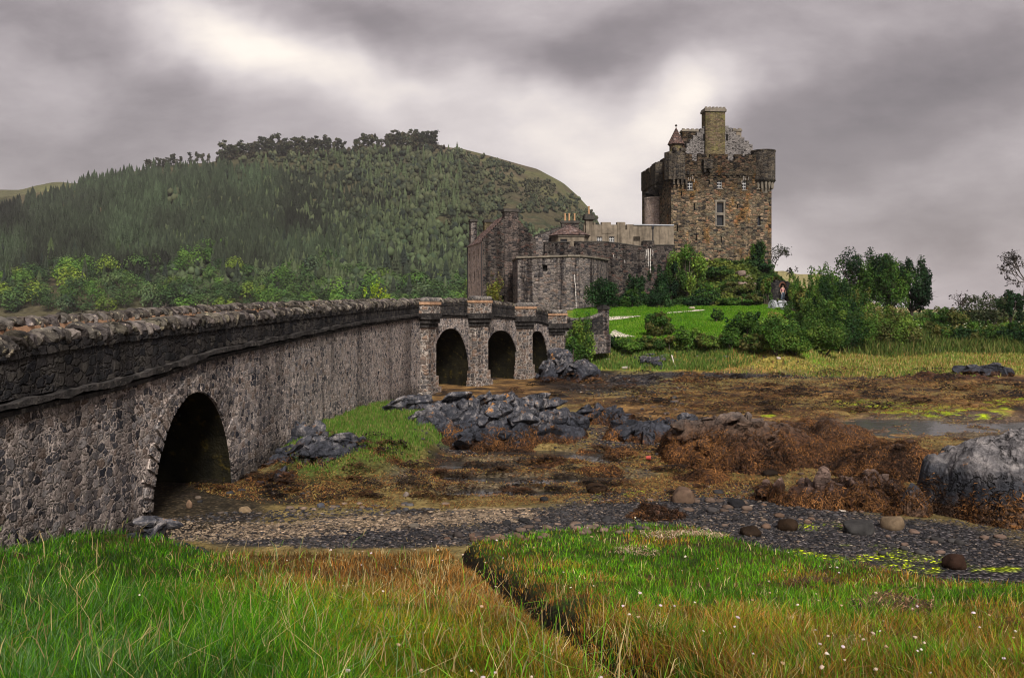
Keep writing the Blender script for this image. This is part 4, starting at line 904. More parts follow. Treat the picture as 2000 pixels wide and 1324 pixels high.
# gabled house at the left end
ho = thing('gabled_house', 'tall gabled stone house with crow steps, slated roof and three chimneys', 'house')
HGp = Frame((at(943, 97.0), 97.0), 14.0); gw = HGp.hit(1047, 500)[0]; HLF = Frame(HGp.pt(0, -9.0, 0)[:2], 14.0 - 90); LD = 9.0
Lhit = lambda px, py: HLF.hit(px, py); ze = zat(471, 97.0)
whs = [px_hole(HLF, a, b, c, d) for a, b, c, d in ((915.5, 918.5, 495, 511), (924, 927, 491, 507.5), (932.3, 935, 486.5, 503.5), (916, 918.8, 535, 552), (925, 927.6, 531, 549), (932.5, 935, 528, 546))]
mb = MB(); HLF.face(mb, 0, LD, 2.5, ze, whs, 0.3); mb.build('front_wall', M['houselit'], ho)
apx = HGp.hit(998.5, 416); um, za = apx; mb = MB(); dr = px_hole(HGp, 979, 991, 577, 600); HGp.face(mb, 0, gw, 2.5, ze, [dr], 0.5)
n = 13
for k in range(n):
    u0, u1 = um * k / n, um * (k + 1) / n; z1 = ze + (za - ze) * (k + 1) / n; HGp.box(mb, u0, u1, -0.5, 0.0, ze, z1 + 0.1)
    u0, u1 = gw - (gw - um) * k / n, gw - (gw - um) * (k + 1) / n; HGp.box(mb, u1, u0, -0.5, 0.0, ze, z1 + 0.1)
HRF = Frame(HGp.pt(gw, 0, 0)[:2], 14.0 + 90); HRF.face(mb, 0, LD, 2.5, ze); HBF = Frame(HGp.pt(gw, -LD, 0)[:2], 194.0); HBF.face(mb, 0, gw, 2.5, ze)
mb.poly([HGp.pt(0, -LD, ze), HGp.pt(um, -LD, za - 0.2), HGp.pt(gw, -LD, ze)]); gbl = mb.build('gable', M['castledark'], ho)
mb = MB(); HGp.box(mb, dr[0], dr[1], -0.56, -0.45, dr[2], dr[3]); mb.build('door', M['void'], ho)
mb = MB(); mb.quad(HGp.pt(-0.12, -0.5, ze - 0.1), HGp.pt(um, -0.5, za), HGp.pt(um, -LD, za), HGp.pt(-0.12, -LD, ze - 0.1)); mb.quad(HGp.pt(um, -0.5, za), HGp.pt(gw + 0.12, -0.5, ze - 0.1), HGp.pt(gw + 0.12, -LD, ze - 0.1), HGp.pt(um, -LD, za))
mb.build('roof', M['slate'], ho)
for h in whs: slit(HLF, h, ho, 0.25)
chimney(HGp, 985.5, 1012, 407.5, 3.0, ho, 1.2, 0.1, 0.35, mat='breast', capmat='darkcap', d=0.05)
chimney(HGp.back(LD - 1.2), 946.5, 972.5, 429, za - 2.5, ho, 1.0, 0.1, 0.3, mat='chimney', capmat='darkcap')
chimney(HGp.back(LD - 1.0), 919.5, 931.5, 428, ze - 2.0, ho, 1.0, 0.1, 0.3, mat='castle', capmat='darkcap')
for u in (0.35, LD - 0.35): mb = MB(); HLF.box(mb, u, u + 0.1, 0.004, 0.1, 3.0, ze - 0.1); mb.build('drainpipe', M['pipe'], ho)

# ---------------------------------------------------------------- rocks and things lying on the shore
def rock_mat(name, dry, wet, weed, z_dry, z_weed, lichen=(0.38, 0.17, 0.04), l_lo=0.60, strata=(0.5, 0.2, 2.2), scale=1.0, l_amt=0.8):
    """tide-marked rock: pale dry top, black splash zone, seaweed below; heights are metres above the flats"""
    m, t, b = material(name); P = t.node('ShaderNodeNewGeometry').outputs['Position']; z = t.node('ShaderNodeSeparateXYZ', {0: P}).outputs[2]
    q = t.vec('MULTIPLY', P, strata)
    n1 = t.noise(q, 3.0 * scale, 6, 0.66, 0.6); n2_ = t.noise(P, 1.3 * scale, 4, 0.6); n3 = t.noise(P, 14.0 * scale, 4, 0.65)
    base = t.ramp(n1, [(0.28, dry[0]), (0.5, dry[1]), (0.72, dry[2])])
    zz = t.math('ADD', z, t.math('MULTIPLY', t.math('SUBTRACT', n2_, 0.5), 1.1))
    wetc = t.ramp(n1, [(0.3, wet[0]), (0.75, wet[1])])
    col = t.mix(t.mr(zz, z_dry[0], z_dry[1]), wetc, base)
    wd = t.ramp(n3, [(0.3, weed[0]), (0.55, weed[1]), (0.8, weed[2])])
    col = t.mix(t.mr(t.math('ADD', zz, t.math('MULTIPLY', t.math('SUBTRACT', n1, 0.5), 0.9)), z_weed[0], z_weed[1], 1, 0), col, wd)
    cr_ = t.node('ShaderNodeTexVoronoi', {'Vector': t.vec('ADD', t.vec('MULTIPLY', P, (1.3, 1.0, 0.8)), t.vec('MULTIPLY', t.noise(P, 1.8, 4, 0.6, out=1), (1.1, 1.1, 1.1))), 'Scale': 1.1 * scale}, feature='DISTANCE_TO_EDGE').outputs['Distance']
    ck_ = t.mr(cr_, 0.0, 0.04); ck_ = t.math('MAXIMUM', ck_, t.mr(t.noise(P, 1.1, 3, 0.6), 0.42, 0.60)); col = t.mix(ck_, t.mix(1.0, col, (0.3, 0.3, 0.3), 'MULTIPLY'), col)
    lm_ = t.math('MULTIPLY', t.mr(t.noise(P, 2.3 * scale, 5, 0.7), l_lo, l_lo + 0.05), t.mr(zz, z_dry[0], z_dry[1] + 0.3, 0, l_amt))
    col = t.mix(lm_, col, lichen)
    col = t.mix(1.0, col, t.ramp(n3, [(0.3, (0.6, 0.6, 0.6)), (0.7, (1.35, 1.35, 1.35))]), 'MULTIPLY')
    finish(t, b, col, t.mr(zz, z_weed[1], z_dry[1], 0.6, 0.95), t.math('ADD', t.math('ADD', n1, t.math('MULTIPLY', ck_, 0.6)), t.math('MULTIPLY', n3, 0.3)), 0.07, 1.0, 0.12)
    return m


WEED3 = ((0.012, 0.008, 0.006), (0.055, 0.024, 0.011), (0.15, 0.065, 0.02))
M['slate_rock'] = rock_mat('slate_outcrop', ((0.014, 0.015, 0.020), (0.055, 0.056, 0.066), (0.30, 0.27, 0.26)), ((0.009, 0.010, 0.014), (0.055, 0.058, 0.072)), WEED3, (0.55, 1.05), (0.10, 0.35), strata=(1.5, 0.7, 1.5))
M['boulder'] = rock_mat('tide_marked_boulder', ((0.026, 0.026, 0.03), (0.12, 0.112, 0.115), (0.29, 0.265, 0.258)), ((0.012, 0.013, 0.017), (0.05, 0.052, 0.062)), ((0.018, 0.011, 0.008), (0.075, 0.042, 0.026), (0.20, 0.125, 0.085)), (0.85, 1.25), (0.25, 0.6), lichen=(0.50, 0.22, 0.05), l_lo=0.655, strata=(1.0, 0.7, 1.5))
M['weedrock'] = rock_mat('seaweed_rock', ((0.05, 0.045, 0.045), (0.12, 0.10, 0.09), (0.26, 0.20, 0.165)), ((0.03, 0.022, 0.018), (0.10, 0.06, 0.04)), WEED3, (0.9, 1.7), (0.5, 1.1), strata=(1.2, 0.7, 1.3), l_amt=0.0)
M['pinkrock'] = rock_mat('pinkish_rock', ((0.05, 0.036, 0.03), (0.12, 0.08, 0.066), (0.24, 0.165, 0.13)), ((0.025, 0.018, 0.016), (0.09, 0.05, 0.038)), WEED3, (0.35, 0.75), (0.18, 0.5), l_amt=0.0)
M['stone'] = plain_stone('shore_stone', (0.35, 0.34, 0.33), (0.9, 0.87, 0.82), 5.0, 0.02, 0.8, percol=True)


def outcrop(name, label, cx, cy, rx, ry, rot, hgt, seed, mat, res=0.06, strike=0.0, jag=0.45, freq=1.0, prof=0.6, cat='rock', group=None, sink=0.12, lumpy=0.75, blocks=0, bs=1.0, dip=50):
    """jagged rock: a draped lump with tilted strata, undercut and cracked"""
    nu, nv = int(2 * rx / res), int(2 * ry / res); u, v = np.meshgrid(np.linspace(-1.08, 1.08, nu), np.linspace(-1.08, 1.08, nv)); u, v = u.ravel(), v.ravel()
    a = math.radians(rot); X = u * rx; Y = v * ry; wx = X * math.cos(a) - Y * math.sin(a); wy = X * math.sin(a) + Y * math.cos(a)
    P = np.stack([cx + wx, cy + wy, np.zeros_like(wx)], 1)
    r = np.hypot(u, v) + 0.30 * fbm(P * 0.7 / max(rx, 1) * 2.5, 3, seed) + 0.07 * fbm(P * 2.5, 3, seed + 1)
    env = np.clip(1 - r, 0, 1) ** prof * ss(1.02, 0.85, r)
    st = math.radians(strike); s1 = (P[:, 0] * math.cos(st) + P[:, 1] * math.sin(st)); s2 = (-P[:, 0] * math.sin(st) + P[:, 1] * math.cos(st))
    q = np.stack([s1 * 1.9 * freq, s2 * 0.42 * freq, np.zeros_like(s1)], 1); q = q + 0.5 * np.stack([fbm(P * 0.9, 3, seed + 2), fbm(P * 0.9, 3, seed + 3), 0 * s1], 1)
    rg = ridged(q, 4, seed + 4, 0.55)
    saw = np.abs(((s1 * 1.35 * freq + 1.2 * fbm(P * 0.5, 3, seed + 6)) % 1.0) - 0.35) - 0.3
    blk = np.round(fbm(P * 1.1 * freq, 2, seed + 7) * 4) / 4
    lump = 1.0 - 0.25 * lumpy + lumpy * fbm(P * 1.1 / max(hgt, 0.7), 3, seed + 12)
    fine = ridged(np.stack([s1 * 5.2, s2 * 1.5, 0 * s1], 1), 3, seed + 14)
    h = env * hgt * lump * (1.0 + jag * (0.65 * rg + 0.55 * saw + 0.5 * blk)) + ss(0, 0.2, env) * (0.05 * fbm(P * 7, 3, seed + 8) + (0.03 + 0.13 * jag * min(hgt, 1)) * (fine - 0.5))
    jx = 0.10 * fbm(P * 2.2 + 5, 2, seed + 9) * env; jy = 0.10 * fbm(P * 2.2 + 9, 2, seed + 10) * env
    z = H(P[:, 0], P[:, 1], False) - sink + h - 0.3 * ss(0.9, 1.1, r)
    i = np.arange((nv - 1) * (nu - 1)); k = (i // (nu - 1)) * nu + i % (nu - 1)
    F = np.stack([k, k + 1, k + nu + 1, k + nu], 1); keepf = (env[F] > 0.002).any(1); F = F[keepf]
    use, inv = np.unique(F, return_inverse=True)
    VV = [np.stack([P[:, 0] + jx - cx, P[:, 1] + jy - cy, z], 1)[use]]; FF = [inv.reshape(F.shape)]; nv_ = len(use)
    if blocks:       # fractured slabs standing out of the mass, all tilted the same way
        rb = np.random.default_rng(seed + 50); V0, F0 = ico(3); cand = np.nonzero((env > 0.15))[0]; FB = []
        for k_ in range(blocks):
            i_ = cand[rb.integers(len(cand))]; bsz_ = rb.uniform(0.4, 1.0) ** 1.5; v = np.sign(V0) * np.abs(V0) ** 0.55
            for _ in range(7): d_ = rb.normal(size=3); d_ /= np.linalg.norm(d_); e_ = v @ d_; v = v - np.outer(np.maximum(e_ - rb.uniform(0.5, 0.8), 0), d_)
            sc_ = bs * (0.35 + 1.3 * bsz_); v = v * np.array([0.11 * rb.uniform(0.6, 1.9), 0.46 * rb.uniform(0.4, 1.3), 0.24 * rb.uniform(0.6, 1.4)]) * sc_; v = v + 0.03 * sc_ * np.stack([fbm(V0 * 2.5 + k_ * 3.3, 2, q) for q in (1, 2, 3)], 1)
            dp_ = math.radians(dip + rb.normal() * 22); v = np.stack([v[:, 0] * math.cos(dp_) + v[:, 2] * math.sin(dp_), v[:, 1], -v[:, 0] * math.sin(dp_) + v[:, 2] * math.cos(dp_)], 1)
            az_ = st + rb.normal() * 0.45; v = np.stack([v[:, 0] * math.cos(az_) - v[:, 1] * math.sin(az_), v[:, 0] * math.sin(az_) + v[:, 1] * math.cos(az_), v[:, 2]], 1)
            VV.append(v + np.array([P[i_, 0] - cx, P[i_, 1] - cy, z[i_] + 0.02 * sc_])); FB.append(F0 + nv_); nv_ += len(V0)
        FF.append(np.concatenate(FB))
    o = mesh(name, np.concatenate(VV), FF, mat)
    o.location = (cx, cy, 0)
    return tag(o, label, cat, group)


def outc(name, label, px, py, Y, wpx, ry, hgt, seed, mat, **kw):
    x = at(px, Y); return outcrop(name, label, x, Y, wpx * Y / FPX / 2, ry, kw.pop('rot', 0), hgt, seed, mat, **kw)


outc('rock_outcrop', 'large jagged dark slate outcrop with orange lichen in front of the arches', 985, 0, 30.6, 330, 3.4, 1.25, 101, M['slate_rock'], res=0.05, strike=-28, jag=0.30, prof=0.42, lumpy=0.7, rot=14, blocks=70, bs=1.0)
outc('rock', 'low grey slate ridge running right from the jagged outcrop', 1165, 0, 33.5, 140, 1.0, 0.80, 111, M['slate_rock'], res=0.06, strike=-20, jag=0.3, lumpy=0.5, blocks=24, bs=0.9)
outc('rock', 'small grey slate slabs between the grassy patch and the jagged outcrop', 815, 0, 33.2, 110, 0.8, 0.62, 121, M['slate_rock'], res=0.06, strike=-35, jag=0.3, lumpy=0.5, blocks=40, bs=0.8)
outc('rock', 'dark sloping slabs with orange weed below the grassy patch', 640, 0, 24.3, 200, 1.1, 0.38, 131, M['slate_rock'], res=0.045, strike=-40, jag=0.25, rot=18, lumpy=0.5, blocks=34, bs=0.8)
outc('rock', 'pale flat rock slab beside the foot of the big arch', 545, 0, 22.4, 120, 0.8, 0.28, 141, M['slate_rock'], res=0.05, strike=-30, jag=0.2, rot=30, blocks=16, bs=0.6)
outc('rock', 'black rocks lying against the bridge wall above the grass', 596, 0, 26.4, 70, 0.5, 0.36, 151, M['slate_rock'], res=0.05, strike=30, jag=0.3, sink=0.05, prof=0.4, lumpy=0.4, blocks=12, bs=0.8, dip=20)
outc('rock', 'black rock mass under the last arch at the island shore', 1100, 0, 53.5, 110, 1.4, 1.5, 161, M['slate_rock'], res=0.1, strike=10, jag=0.2, prof=0.4, blocks=40, bs=1.6)
outc('rock', 'dark rounded rock with pale top on the island shore beside bridge', 1143, 0, 54.5, 66, 1.1, 1.45, 166, M['slate_rock'], res=0.1, strike=60, jag=0.15, prof=0.35, lumpy=0.2)
outc('rock', 'broad rock with rusty weed, pale slabs on its left flank', 1425, 0, 25.8, 270, 2.3, 1.45, 171, M['weedrock'], res=0.05, strike=-35, jag=0.14, prof=0.48, rot=-8, lumpy=0.45, blocks=36, bs=0.8)
outc('rock', 'dark slate ridge behind the rusty weed-covered rock', 1300, 0, 29.5, 260, 1.3, 0.95, 176, M['slate_rock'], res=0.06, strike=-30, jag=0.3, lumpy=0.5, blocks=36, bs=0.9)
outc('rock', 'long hump smothered in rust-brown seaweed', 1600, 0, 26.2, 380, 2.8, 1.22, 181, M['weedrock'], res=0.055, strike=20, jag=0.10, prof=0.5, lumpy=0.5)
outc('rock', 'dark seaweed-draped hump with pinkish top beside the stream', 1745, 0, 23.6, 240, 1.5, 0.98, 191, M['weedrock'], res=0.05, strike=40, jag=0.12, prof=0.48, lumpy=0.4, blocks=24, bs=0.6)
outc('rock', 'rough reddish rock ridge hung with weed left of the great boulder', 1640, 0, 19.9, 330, 0.95, 0.68, 201, M['pinkrock'], res=0.035, strike=-15, jag=0.22, prof=0.45, rot=-6, lumpy=0.6, blocks=50, bs=0.6, dip=25)
outc('boulder', 'huge rounded grey boulder with orange lichen and black tide band', 2015, 0, 18.9, 470, 1.9, 2.06, 211, M['boulder'], res=0.03, strike=-25, jag=0.05, prof=0.29, freq=1.3, lumpy=0.16, cat='boulder')
outc('rock', 'dark knob of rock against the left side of the great boulder', 1778, 0, 18.9, 70, 0.5, 1.02, 221, M['boulder'], res=0.035, strike=-25, jag=0.35, prof=0.4)
outc('rock', 'weedy pinkish stone heap beside the brown boulder at the grass edge', 1278, 0, 18.35, 120, 0.55, 0.36, 231, M['pinkrock'], res=0.03, strike=30, jag=0.2, prof=0.5, blocks=40, bs=0.4, dip=20)
outc('rock', 'far low dark rock on the weed flats near the right edge', 1925, 0, 57.0, 95, 1.2, 0.75, 241, M['slate_rock'], res=0.1, strike=20, jag=0.2, blocks=24, bs=1.4)
outc('rock', 'small dark rock in the long grass below the big arch', 345, 0, 14.9, 130, 0.5, 0.42, 251, M['slate_rock'], res=0.03, strike=-30, jag=0.3, sink=0.02, blocks=24, bs=0.5)
outc('rock', 'flat dark slabs at the turf edge of the island shore', 1265, 0, 62.5, 90, 0.9, 0.45, 261, M['slate_rock'], res=0.1, strike=5, jag=0.2, blocks=20, bs=1.2, dip=80)
outc('rock', 'dark ledge with weed on the shingle right of the bridge end', 1330, 0, 52.0, 150, 1.0, 0.35, 266, M['weedrock'], res=0.1, strike=5, jag=0.5)
outc('rock', 'brown weedy ridge on the flats in front of the far dark rock', 1850, 0, 55.0, 260, 1.5, 0.42, 268, M['weedrock'], res=0.1, strike=5, jag=0.4)
outc('rock', 'low weed-covered ridge between the jagged outcrop and the red bucket', 1180, 0, 23.6, 130, 0.5, 0.30, 269, M['weedrock'], res=0.04, strike=5, jag=0.4)

for q, (px, Y, w, ry, hg, lab) in enumerate(((1490, 24.0, 130, 0.9, 0.55, 'rust-weeded lobe at the right foot of the broad rock'), (1180, 26.5, 150, 0.8, 0.45, 'low rusty weed mound between the jagged outcrop and the broad rock'), (1375, 22.6, 140, 0.7, 0.42, 'dark weed heap in front of the broad rock'), (1690, 21.9, 170, 0.8, 0.40, 'weed-smothered swell in front of the draped hump'), (1080, 25.2, 200, 0.6, 0.22, 'thin weed bank at the edge of the pools'), (905, 28.0, 120, 0.8, 0.5, 'rusty weed heap at the left foot of the jagged outcrop'), (1240, 31.5, 110, 0.9, 0.5, 'rusty weed heap right of the jagged outcrop'), (1560, 29.8, 180, 1.0, 0.75, 'dark weed hump behind the rust-brown hump'), (760, 24.0, 120, 0.6, 0.22, 'low dark weed heap right of the sloping slabs'))):
    outc('rock', lab, px, 0, Y, w, ry, hg, 400 + 10 * q, M['weedrock'], res=0.05, strike=20, jag=0.12, prof=0.5, lumpy=0.5)


def stone(name, label, px, py, wpx, hpx, colr, seed, cat='stone', group=None, sub=3, flat=1.0, box=0.8):
    x, y, z = ground_hit(px, py); w = wpx * y / FPX / 2; h = hpx * y / FPX / 2
    V0, F0 = ico(sub); rng = np.random.default_rng(seed)
    v = np.sign(V0) * np.abs(V0) ** box; v = v + 0.16 * np.stack([fbm(V0 * 1.3 + seed * 3.1, 3, q) for q in (1, 2, 3)], 1)
    for _ in range(4):       # broken faces
        d = rng.normal(size=3); d[2] = abs(d[2]); d /= np.linalg.norm(d); k = rng.uniform(0.62, 0.85); e = v @ d; v = v - np.outer(np.maximum(e - k, 0) * 0.85, d)
    a = rng.uniform(-0.5, 0.5); v = v * np.array([w, w * rng.uniform(0.7, 0.95), h * 1.15])
    v = np.stack([v[:, 0] * math.cos(a) - v[:, 1] * math.sin(a), v[:, 0] * math.sin(a) + v[:, 1] * math.cos(a), v[:, 2]], 1)
    o = mesh(name, v, F0, M['stone'], smooth=True, col=np.repeat(np.array([colr]), len(v), 0) * (1 + 0.25 * fbm(V0 * 2 + seed, 3, 5))[:, None])
    o.location = (x, y + w * 0.3, z + h * 0.75)
    return tag(o, label, cat, group)


stone('boulder', 'brown squarish boulder with dark face on the shingle', 1336, 981, 46, 30, (0.17, 0.115, 0.085), 1, 'boulder', box=0.5)
stone('stone', 'smooth black oval stone on dark shingle', 1440, 991, 36, 16, (0.022, 0.022, 0.026), 2)
stone('boulder', 'flat-topped dark grey boulder on the shingle below the reddish ridge', 1680, 1042, 58, 27, (0.055, 0.054, 0.056), 3, 'boulder', box=0.65)
stone('boulder', 'angular tan boulder touching the great boulder', 1746, 1034, 44, 30, (0.21, 0.155, 0.105), 4, 'boulder')
stone('stone', 'smooth tan oval stone near the big arch', 478, 1001, 28, 11, (0.30, 0.22, 0.14), 5)
stone('stone', 'upright pinkish stone inside the mouth of the big arch', 369, 992, 13, 17, (0.24, 0.16, 0.11), 6)
stone('stone', 'blue-grey round stone on gravel below the weed', 626, 992, 15, 10, (0.10, 0.11, 0.14), 7)
stone('stone', 'grey-brown round stone on the weed flats', 793, 971, 14, 10, (0.24, 0.20, 0.18), 8)
stone('stone', 'flat pale stone in the middle of the tan gravel', 808, 1031, 20, 9, (0.16, 0.14, 0.12), 9)
stone('stone', 'weed-capped dark stone by the bright green weed', 1540, 1036, 38, 24, (0.035, 0.022, 0.014), 10)
stone('stone', 'dark weedy stone at the turf edge near bright green weed', 1468, 1046, 42, 20, (0.03, 0.02, 0.014), 11)
stone('stone', 'dark seaweed-covered stone beyond the right-hand turf', 1868, 1110, 50, 28, (0.04, 0.022, 0.016), 12)
stone('stone', 'dark flat stone on brown weed in mid flats', 1010, 954, 20, 7, (0.09, 0.085, 0.085), 13)
stone('stone', 'small black pointed stone on the pool edge', 1063, 980, 16, 10, (0.03, 0.03, 0.032), 14)
stone('stone', 'weed-topped brown stone beside the yellow-green algae', 1166, 962, 42, 18, (0.05, 0.03, 0.018), 15)
stone('stone', 'pale block of stone lying on the lawn before the scrub', 1352, 604, 14, 5, (0.42, 0.35, 0.30), 16, sub=2)
stone('stone', 'pale flat stone leaning on a slab at the turf edge of the shore', 1222, 722, 22, 7, (0.45, 0.42, 0.38), 17, sub=2)
stone('stone', 'white stone on the shore turf below the big shrub', 1521, 702, 9, 6, (0.6, 0.53, 0.48), 18, sub=2)
stone('stone', 'black weed-covered stone on the brown flats', 1450, 888, 40, 26, (0.022, 0.014, 0.010), 19)
stone('stone', 'black tussock of weed on a stone in the orange flats', 1504, 929, 34, 12, (0.02, 0.014, 0.011), 20)
_r = np.random.default_rng(77); _k = 0
for cx, cy, sx, sy, n, wr, pal in ((1130, 1033, 130, 12, 46, (9, 24), ((0.16, 0.12, 0.10), (0.09, 0.085, 0.085), (0.05, 0.05, 0.055), (0.22, 0.16, 0.13))), (960, 1052, 90, 7, 34, (10, 24), ((0.20, 0.13, 0.10), (0.14, 0.09, 0.07), (0.07, 0.06, 0.06))),
                                   (1400, 985, 120, 22, 26, (8, 26), ((0.07, 0.066, 0.07), (0.15, 0.11, 0.09))), (1560, 1000, 120, 30, 22, (8, 22), ((0.08, 0.07, 0.07), (0.18, 0.12, 0.09))), (1850, 1060, 130, 14, 22, (10, 26), ((0.07, 0.068, 0.07), (0.17, 0.12, 0.10))),
                                   (740, 995, 180, 12, 22, (8, 20), ((0.10, 0.10, 0.11), (0.24, 0.18, 0.14))), (520, 975, 120, 20, 14, (7, 18), ((0.05, 0.05, 0.055), (0.15, 0.12, 0.10))), (1300, 700, 160, 10, 20, (5, 12), ((0.30, 0.27, 0.25), (0.10, 0.10, 0.10))), (1840, 683, 40, 5, 16, (5, 12), ((0.34, 0.32, 0.30), (0.16, 0.15, 0.14))),
                                   (1320, 880, 90, 24, 24, (7, 18), ((0.16, 0.11, 0.09), (0.07, 0.06, 0.06))), (1560, 890, 140, 30, 18, (7, 16), ((0.14, 0.10, 0.08), (0.05, 0.04, 0.035))), (1290, 800, 60, 30, 20, (6, 15), ((0.09, 0.085, 0.09), (0.14, 0.11, 0.10)))):
    for _ in range(n):
        w = _r.uniform(*wr); c = np.array(pal[_r.integers(len(pal))]) * _r.uniform(0.7, 1.25)
        stone('loose_stone', 'loose broken stone lying on the foreshore among gravel and weed', cx + _r.normal() * sx * 0.6, cy + _r.normal() * sy * 0.6, w, w * _r.uniform(0.22, 0.5), c, 300 + _k, 'stone', 'loose stones on the foreshore', sub=2); _k += 1


# shingle: small stones too many to count
def scatter_px(n, zones, rng):
    """ground points under photo-space ellipses"""
    out = []
    for cx, cy, rx, ry, share in zones:
        k = int(n * share); a = rng.uniform(0, 2 * np.pi, k); r = np.sqrt(rng.uniform(0, 1, k)); px = cx + r * np.cos(a) * rx; py = np.maximum(cy + r * np.sin(a) * ry, 690)
        Y = CAMZ * FPX / (py - HOR); out.append(np.stack([(px - 1000) / FPX * Y, Y], 1))
    P = np.concatenate(out); P = P[bank_mask(P[:, 0], P[:, 1]) < 0.1]
    return P, H(P[:, 0], P[:, 1])


rng = np.random.default_rng(9)
P, z = scatter_px(26000, [(1400, 1005, 330, 55, 0.24), (1700, 1070, 420, 55, 0.24), (1130, 1030, 260, 34, 0.14), (700, 1036, 420, 40, 0.26), (1230, 760, 120, 20, 0.04), (1250, 860, 120, 40, 0.06), (1500, 735, 400, 9, 0.06), (1050, 900, 300, 40, 0.04)], rng)
V0, F0 = ico(1); n = len(P); s = rng.uniform(0.012, 0.03, n) * (1 + 1.3 * rng.random(n) ** 4) * np.clip(P[:, 1] / 18, 0.8, 2.2)
sc = np.stack([s, s * rng.uniform(0.5, 1, n), s * rng.uniform(0.2, 0.5, n)], 1); an = rng.uniform(0, 6.28, n); vv = V0[None] * (1 + 0.22 * rng.normal(size=(n, len(V0), 1))) * sc[:, None, :]
vx = vv[..., 0] * np.cos(an)[:, None] - vv[..., 1] * np.sin(an)[:, None]; vy = vv[..., 0] * np.sin(an)[:, None] + vv[..., 1] * np.cos(an)[:, None]
V = np.stack([vx + P[:, 0, None], vy + P[:, 1, None], vv[..., 2] + (z + s * 0.15)[:, None]], -1).reshape(-1, 3); F = (F0[None] + (np.arange(n) * len(V0))[:, None, None]).reshape(-1, 3)
pal = np.array([(0.05, 0.05, 0.056), (0.075, 0.073, 0.08), (0.035, 0.035, 0.04), (0.12, 0.10, 0.09), (0.20, 0.155, 0.125), (0.055, 0.05, 0.05), (0.32, 0.27, 0.23)]); pc = pal[rng.choice(7, n, p=[.25, .22, .2, .14, .08, .09, .02])] * rng.uniform(0.7, 1.3, (n, 1)); tpx = 1000 + FPX * P[:, 0] / P[:, 1]; tpy = HOR + CAMZ * FPX / P[:, 1]; tk = (np.abs(tpy - np.interp(tpx, [350, 560, 800, 1020], [1042, 1040, 1022, 1006]) + 12 * n2(P[:, 0], P[:, 1], 0.8, 3, 93)) < 17) & (tpx < 1040) & (rng.random(n) < 0.75); pc = np.where(tk[:, None], np.array([(0.30, 0.235, 0.175)]) * rng.uniform(0.6, 1.35, (n, 1)), pc)
tag(mesh('shingle', V, F, M['stone'], col=np.repeat(pc, len(V0), 0)), 'dark slaty shingle and small pebbles over the foreshore', 'shingle', kind='stuff')

# seaweed fronds lying over the flats and rocks
from mathutils.bvhtree import BVHTree
def strands(P, z, L, w, lean, col, rng, up=0.12):
    n = len(P); a = rng.uniform(0, 2 * np.pi, n); d = np.stack([np.cos(a), np.sin(a)], 1); r = np.stack([-d[:, 1], d[:, 0]], 1); V = np.zeros((n, 6, 3))
    for k, (f, hh, ww) in enumerate(((0.0, 0.0, 0.7), (0.5, 1.0, 1.0), (1.0, 0.15, 0.35))):
        c = P + d * (L * f)[:, None]; off = r * (w * ww / 2)[:, None]; zz = z + up * L * hh + 0.01
        V[:, 2 * k, :2] = c - off; V[:, 2 * k + 1, :2] = c + off; V[:, 2 * k, 2] = zz; V[:, 2 * k + 1, 2] = zz
    b = (np.arange(n) * 6)[:, None]; F = np.concatenate([b + np.array([[0, 1, 3, 2]]), b + np.array([[2, 3, 5, 4]])])
    return V.reshape(-1, 3), F, np.repeat(col, 6, 0)


P, z = scatter_px(90000, [(800, 950, 420, 50, 0.2), (1150, 930, 350, 60, 0.22), (1500, 920, 350, 60, 0.2), (1300, 820, 400, 60, 0.06), (1650, 775, 420, 40, 0.16), (1750, 860, 300, 60, 0.1), (560, 940, 200, 40, 0.06)], rng)
nz = n2(P[:, 0], P[:, 1], 0.9, 3, 25); k = (nz + rng.normal(0, 0.25, len(P)) > -0.2) & (z > WATER_Z); P, z, nz = P[k], z[k], nz[k]; n = len(P); sc = np.clip(P[:, 1] / 20, 0.8, 3)
pal = np.array([(0.24, 0.118, 0.040), (0.16, 0.075, 0.028), (0.085, 0.038, 0.018), (0.25, 0.185, 0.055), (0.16, 0.135, 0.045), (0.028, 0.018, 0.012)]); cc = pal[rng.choice(6, n, p=[.2, .22, .22, .14, .1, .12])] * rng.uniform(0.6, 1.3, (n, 1))
V, F, C = strands(P, z, rng.uniform(0.05, 0.15, n) * sc, rng.uniform(0.008, 0.024, n) * sc, 0, cc, rng, 0.2)
cp, cz = scatter_px(230, [(800, 945, 420, 40, 0.2), (1150, 925, 350, 50, 0.2), (1600, 770, 480, 40, 0.35), (1300, 780, 300, 50, 0.15), (620, 930, 200, 40, 0.1)], rng); hV, hC = [], []
m_ = 60; cs = np.clip(cp[:, 1] / 22, 0.7, 2.4); rad = rng.uniform(0.12, 0.40, len(cp)) * cs; a = rng.uniform(0, 6.283, (len(cp), m_)); r_ = rng.uniform(0, 1, (len(cp), m_)) ** 0.6
hp_ = np.stack([cp[:, 0, None] + 1.5 * rad[:, None] * r_ * np.cos(a), cp[:, 1, None] + rad[:, None] * r_ * np.sin(a)], -1).reshape(-1, 2); hz_ = (np.maximum(cz, WATER_Z)[:, None] + 0.55 * rad[:, None] * (1 - r_ ** 2)).ravel() * 1.0; n = len(hp_); sc_ = np.repeat(cs, m_)
hc_ = np.repeat(np.array([(0.014, 0.010, 0.008), (0.05, 0.024, 0.012), (0.028, 0.018, 0.011), (0.11, 0.055, 0.02)])[rng.choice(4, len(cp), p=[.4, .25, .25, .1])], m_, 0) * rng.uniform(0.5, 1.6, (n, 1))
